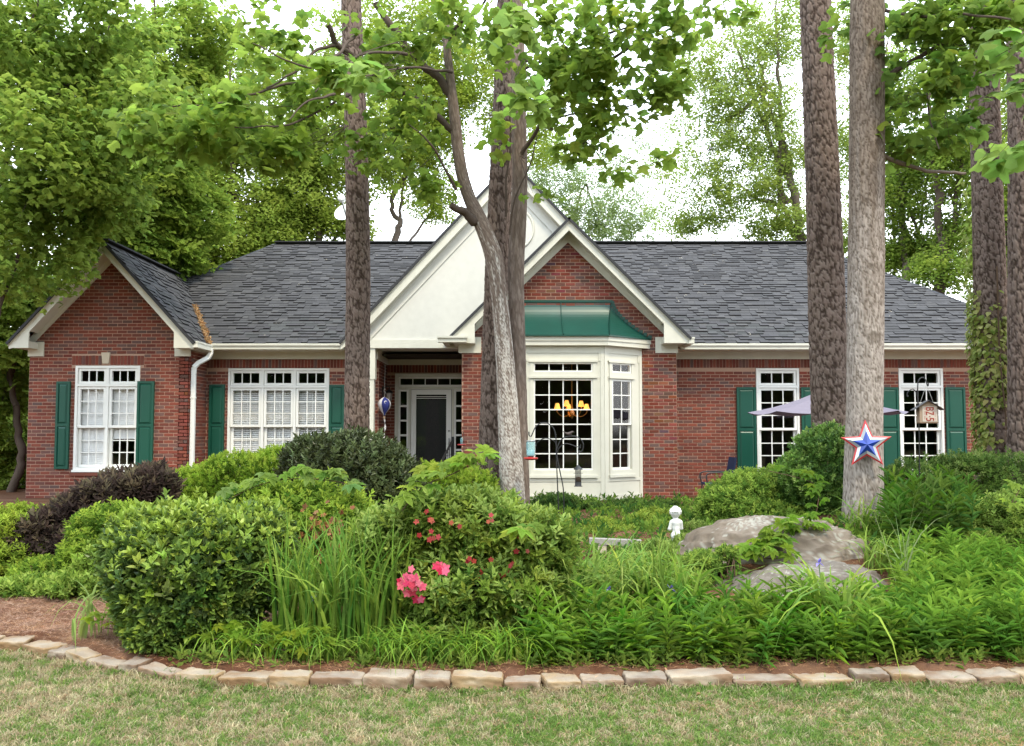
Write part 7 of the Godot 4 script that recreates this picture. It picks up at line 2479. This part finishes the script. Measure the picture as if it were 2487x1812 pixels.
	clump_of("daylily_clump", "grassy leaves at the foot of the pale trunk", "daylilies", 4.149, 9.2, 0.4, 0.3, 130, M.strap, 0.55, 0.8, Color(0.05, 0.125, 0.03), Color(0.12, 0.21, 0.05))
	clump_of("daylily_clump", "grassy leaves beside the low rock at its right end", "daylilies", 3.664, 8, 0.3, 0.3, 110, M.strap, 0.45, 0.8, Color(0.06, 0.14, 0.03), Color(0.13, 0.22, 0.05))
	clump_of("weed_clump", "pale drooping weed at the left in front of the pine straw", "weeds", -3.042, 6.1, 0.2, 0.12, 26, M.strap, 0.5, 0.7, Color(0.12, 0.18, 0.06), Color(0.2, 0.27, 0.1), "", 26)
	clump_of("weed_clump", "tall thin seeding grass stems standing in front of the right azalea", "weeds", 3.413, 7.2, 0.05, 0.05, 14, M.iris, 0.95, 0.25, Color(0.15, 0.17, 0.09), Color(0.22, 0.24, 0.14), "", 14)
	var rank := 0
	for q in [[500, 5.75], [560, 5.6], [640, 5.55], [710, 5.5], [840, 5.5], [900, 5.48], [960, 5.5], [1020, 5.48], [1075, 5.5], [1130, 5.48], [1180, 5.5], [1000, 5.75], [1090, 5.75], [920, 5.7]]:
		rank += 1
		var nth: String = ["first", "second", "third", "fourth", "fifth", "sixth", "seventh", "eighth", "ninth", "tenth", "eleventh"][mini(rank - 1, 10)]
		var where: String = nth + " tuft of liriope from the left along the edging stones" if rank < 12 else ["liriope tuft behind the edging row, below the right side of the azalea", "liriope tuft behind the edging row, right end of the second row", "liriope tuft behind the edging row, below the pink azalea blooms"][rank - 12]
		clump_of("liriope_clump", where, "liriope", (q[0] - 1133.5) * 0.000551 * q[1], q[1], 0.13, 0.09, 58, M.strap, 0.33, 0.45, Color(0.05, 0.14, 0.025), Color(0.12, 0.23, 0.04), "liriope along the edging", 58)
	for q in [[35, 5.75, "at the left edge beside the stones"], [315, 5.0, "left of centre"], [465, 5.2, "by a stone of the edging"], [1745, 4.95, "on the right near the edging"], [10, 4.75, "at the left frame edge"], [380, 5.35, "under the edging"]]:
		clump_of("grass_tuft", "coarse dark grass tuft in the lawn " + q[2], "grass tuft", (q[0] - 1133.5) * 0.000551 * q[1], q[1], 0.07, 0.05, 40, M.strap, 0.13, 0.18, Color(0.04, 0.1, 0.03), Color(0.1, 0.17, 0.06), "", 40)
	# broad leaves over shrubs and rocks
	var c0 := Color(0.09, 0.19, 0.04); var c1 := Color(0.15, 0.27, 0.06)
	creeper("bright five fingered creeper over the top of the pink azalea", vv([-0.786, 1.04, 5.9, -0.636, 1.21, 6, -0.447, 1.287, 6.1, -0.25, 1.384, 6.2]), 34, 0.1, 0.11, c0, c1)
	creeper("bluish green creeper leaves over the azalea behind the glossy shrub", vv([-2.572, 0.967, 7.3, -2.286, 1.119, 7.4, -1.962, 1.18, 7.4, -1.597, 1.16, 7.4, -1.334, 1.086, 7.3]), 40, 0.1, 0.115, Color(0.08, 0.17, 0.06), Color(0.13, 0.25, 0.07))
	creeper("creeper leaves sprawling over the boulder", vv([3.144, 0.632, 8.5, 2.831, 0.62, 8.4, 2.538, 0.532, 8.2, 2.62, 0.378, 8.05, 2.269, 0.378, 8.05, 1.966, 0.272, 7.9]), 85, 0.15, 0.115, Color(0.07, 0.165, 0.03), Color(0.13, 0.25, 0.04))
	creeper("creeper leaves climbing the shrub beside the pale trunk", vv([3.588, 0.379, 10, 3.704, 0.705, 10, 3.764, 0.959, 10.3, 3.237, 1.114, 10.6]), 34, 0.12, 0.11, Color(0.06, 0.15, 0.03), Color(0.1, 0.22, 0.04))
	creeper("creeper leaves on the middle of the pink azalea", vv([-0.011, 0.867, 5.75, 0.146, 0.898, 5.75]), 5, 0.06, 0.12, c0, c1)
	creeper("bright creeper leaves at the front of the lily bed", vv([2.513, 0.193, 5.6, 2.633, 0.133, 5.6]), 8, 0.06, 0.1, c0, c1)
	creeper("small leaved creeper and seedlings at the front left of the bed", vv([-2.945, 0.188, 6, -2.575, 0.18, 5.9, -1.865, 0.193, 5.6, -1.473, 0.159, 5.5, -1.294, 0.188, 5.5]), 60, 0.12, 0.075, Color(0.1, 0.2, 0.03), Color(0.17, 0.29, 0.04), "creeper", 0.07)
	creeper("round yellow green leaves among the daylilies near the edging", vv([0.531, 0.146, 5.55, 0.646, 0.13, 5.5, 0.515, 0.228, 5.7]), 12, 0.06, 0.085, Color(0.15, 0.25, 0.02), Color(0.2, 0.31, 0.03), "ivy", 0.1)
	creeper("green vine growing at the foot of the pine behind the forked tree", vv([-0.352, 0.854, 12, -0.425, 1.041, 12.2, -0.333, 1.232, 12.5]), 40, 0.2, 0.11, Color(0.06, 0.14, 0.03), Color(0.12, 0.22, 0.04), "ivy", 0.05)
	creeper("leaves on the azalea at the right edge", vv([5.075, 0.903, 8.3, 4.982, 0.812, 8.3, 5.187, 1.032, 8.4]), 14, 0.1, 0.09, c0, c1)


func build_objects() -> void:
	rock("boulder", "large grey boulder with lichen patches beside the statue", Vector3(2.67, 0.098, -8.8), Vector3(1.139, 0.5914, 0.62), 3.3, Color(0.15, 0.118, 0.09), Color(0.25, 0.203, 0.163), 0.1, -0.12, 0.13)
	rock("boulder", "low flat grey rock in front of the lichened boulder", Vector3(2.647, 0.057, -7.7), Vector3(0.8695, 0.3054, 0.5), 11.7, Color(0.125, 0.103, 0.084), Color(0.2, 0.17, 0.142), -0.1, 0.08, 0.1)
	build_edging()
	build_statue()
	build_star()
	build_hooks()
	build_birdhouse()
	build_umbrella()
	build_porch_things()
	# weathered timber step in the bed
	var at := Vector3(1.198, 0.324, -9.6)
	var o := thing("timber_step", "weathered grey timber laid on stones left of the statue", "garden step", at)
	o.rotation.y = -0.08
	o.rotation.z = -0.03
	part("timber", solid_box(-0.3, 0.3, -0.03, 0.035, -0.06, 0.06), M.timber, o, false)
	for x in [-0.18, 0.14]:
		part("support_stone", solid_box(x - 0.08, x + 0.08, -0.16, -0.03, -0.09, 0.05), M.stone_trim, o, false)
	# iris flowers
	for q in [[1481, 1300, 6.0, "beside the daylilies"], [1806, 1243, 6.6, "in front of the boulder"], [1838, 1190, 8.6, "small, on top of the rock right of the creeper"], [1865, 1202, 8.6, "small, at the foot of the pale trunk"], [700, 1322, 5.8, "half open among the tall iris leaves"], [1345, 1300, 6.0, "faded, among the daylily leaves"]]:
		var p := Vector3((q[0] - 1133.5) * 0.000551 * q[2], 1.6 + (956.4 - q[1]) * 0.000551 * q[2], -q[2])
		var f := thing("iris_flower", "violet iris flower " + q[3], "flower", p)
		var big := 0.035 if q[2] > 8 else 0.045
		if q[0] in [700, 1345]: big = 0.03
		for i in 6:
			var a := TAU * i / 6 + 0.3
			var m := MB.new()
			m.leaf(Vector3.ZERO, Vector3(cos(a), 0.9 if i % 2 else -0.2, sin(a)).normalized(), Vector3.UP, big, big * 0.6, 0.4 if i % 2 == 0 else -0.2, 0.1)
			part("petal", dyed(m.mesh(), Color(0.2, 0.16, 0.55) if i % 2 else Color(0.3, 0.26, 0.6)), M.petal, f, false)
		part("stem", rod([Vector3(0, 0, 0), Vector3(0.01, -0.15, 0), Vector3(0.02, gy(p.x, -p.z) - p.y, 0)], 0.004, 8, 5), M.green_stem, f, false)
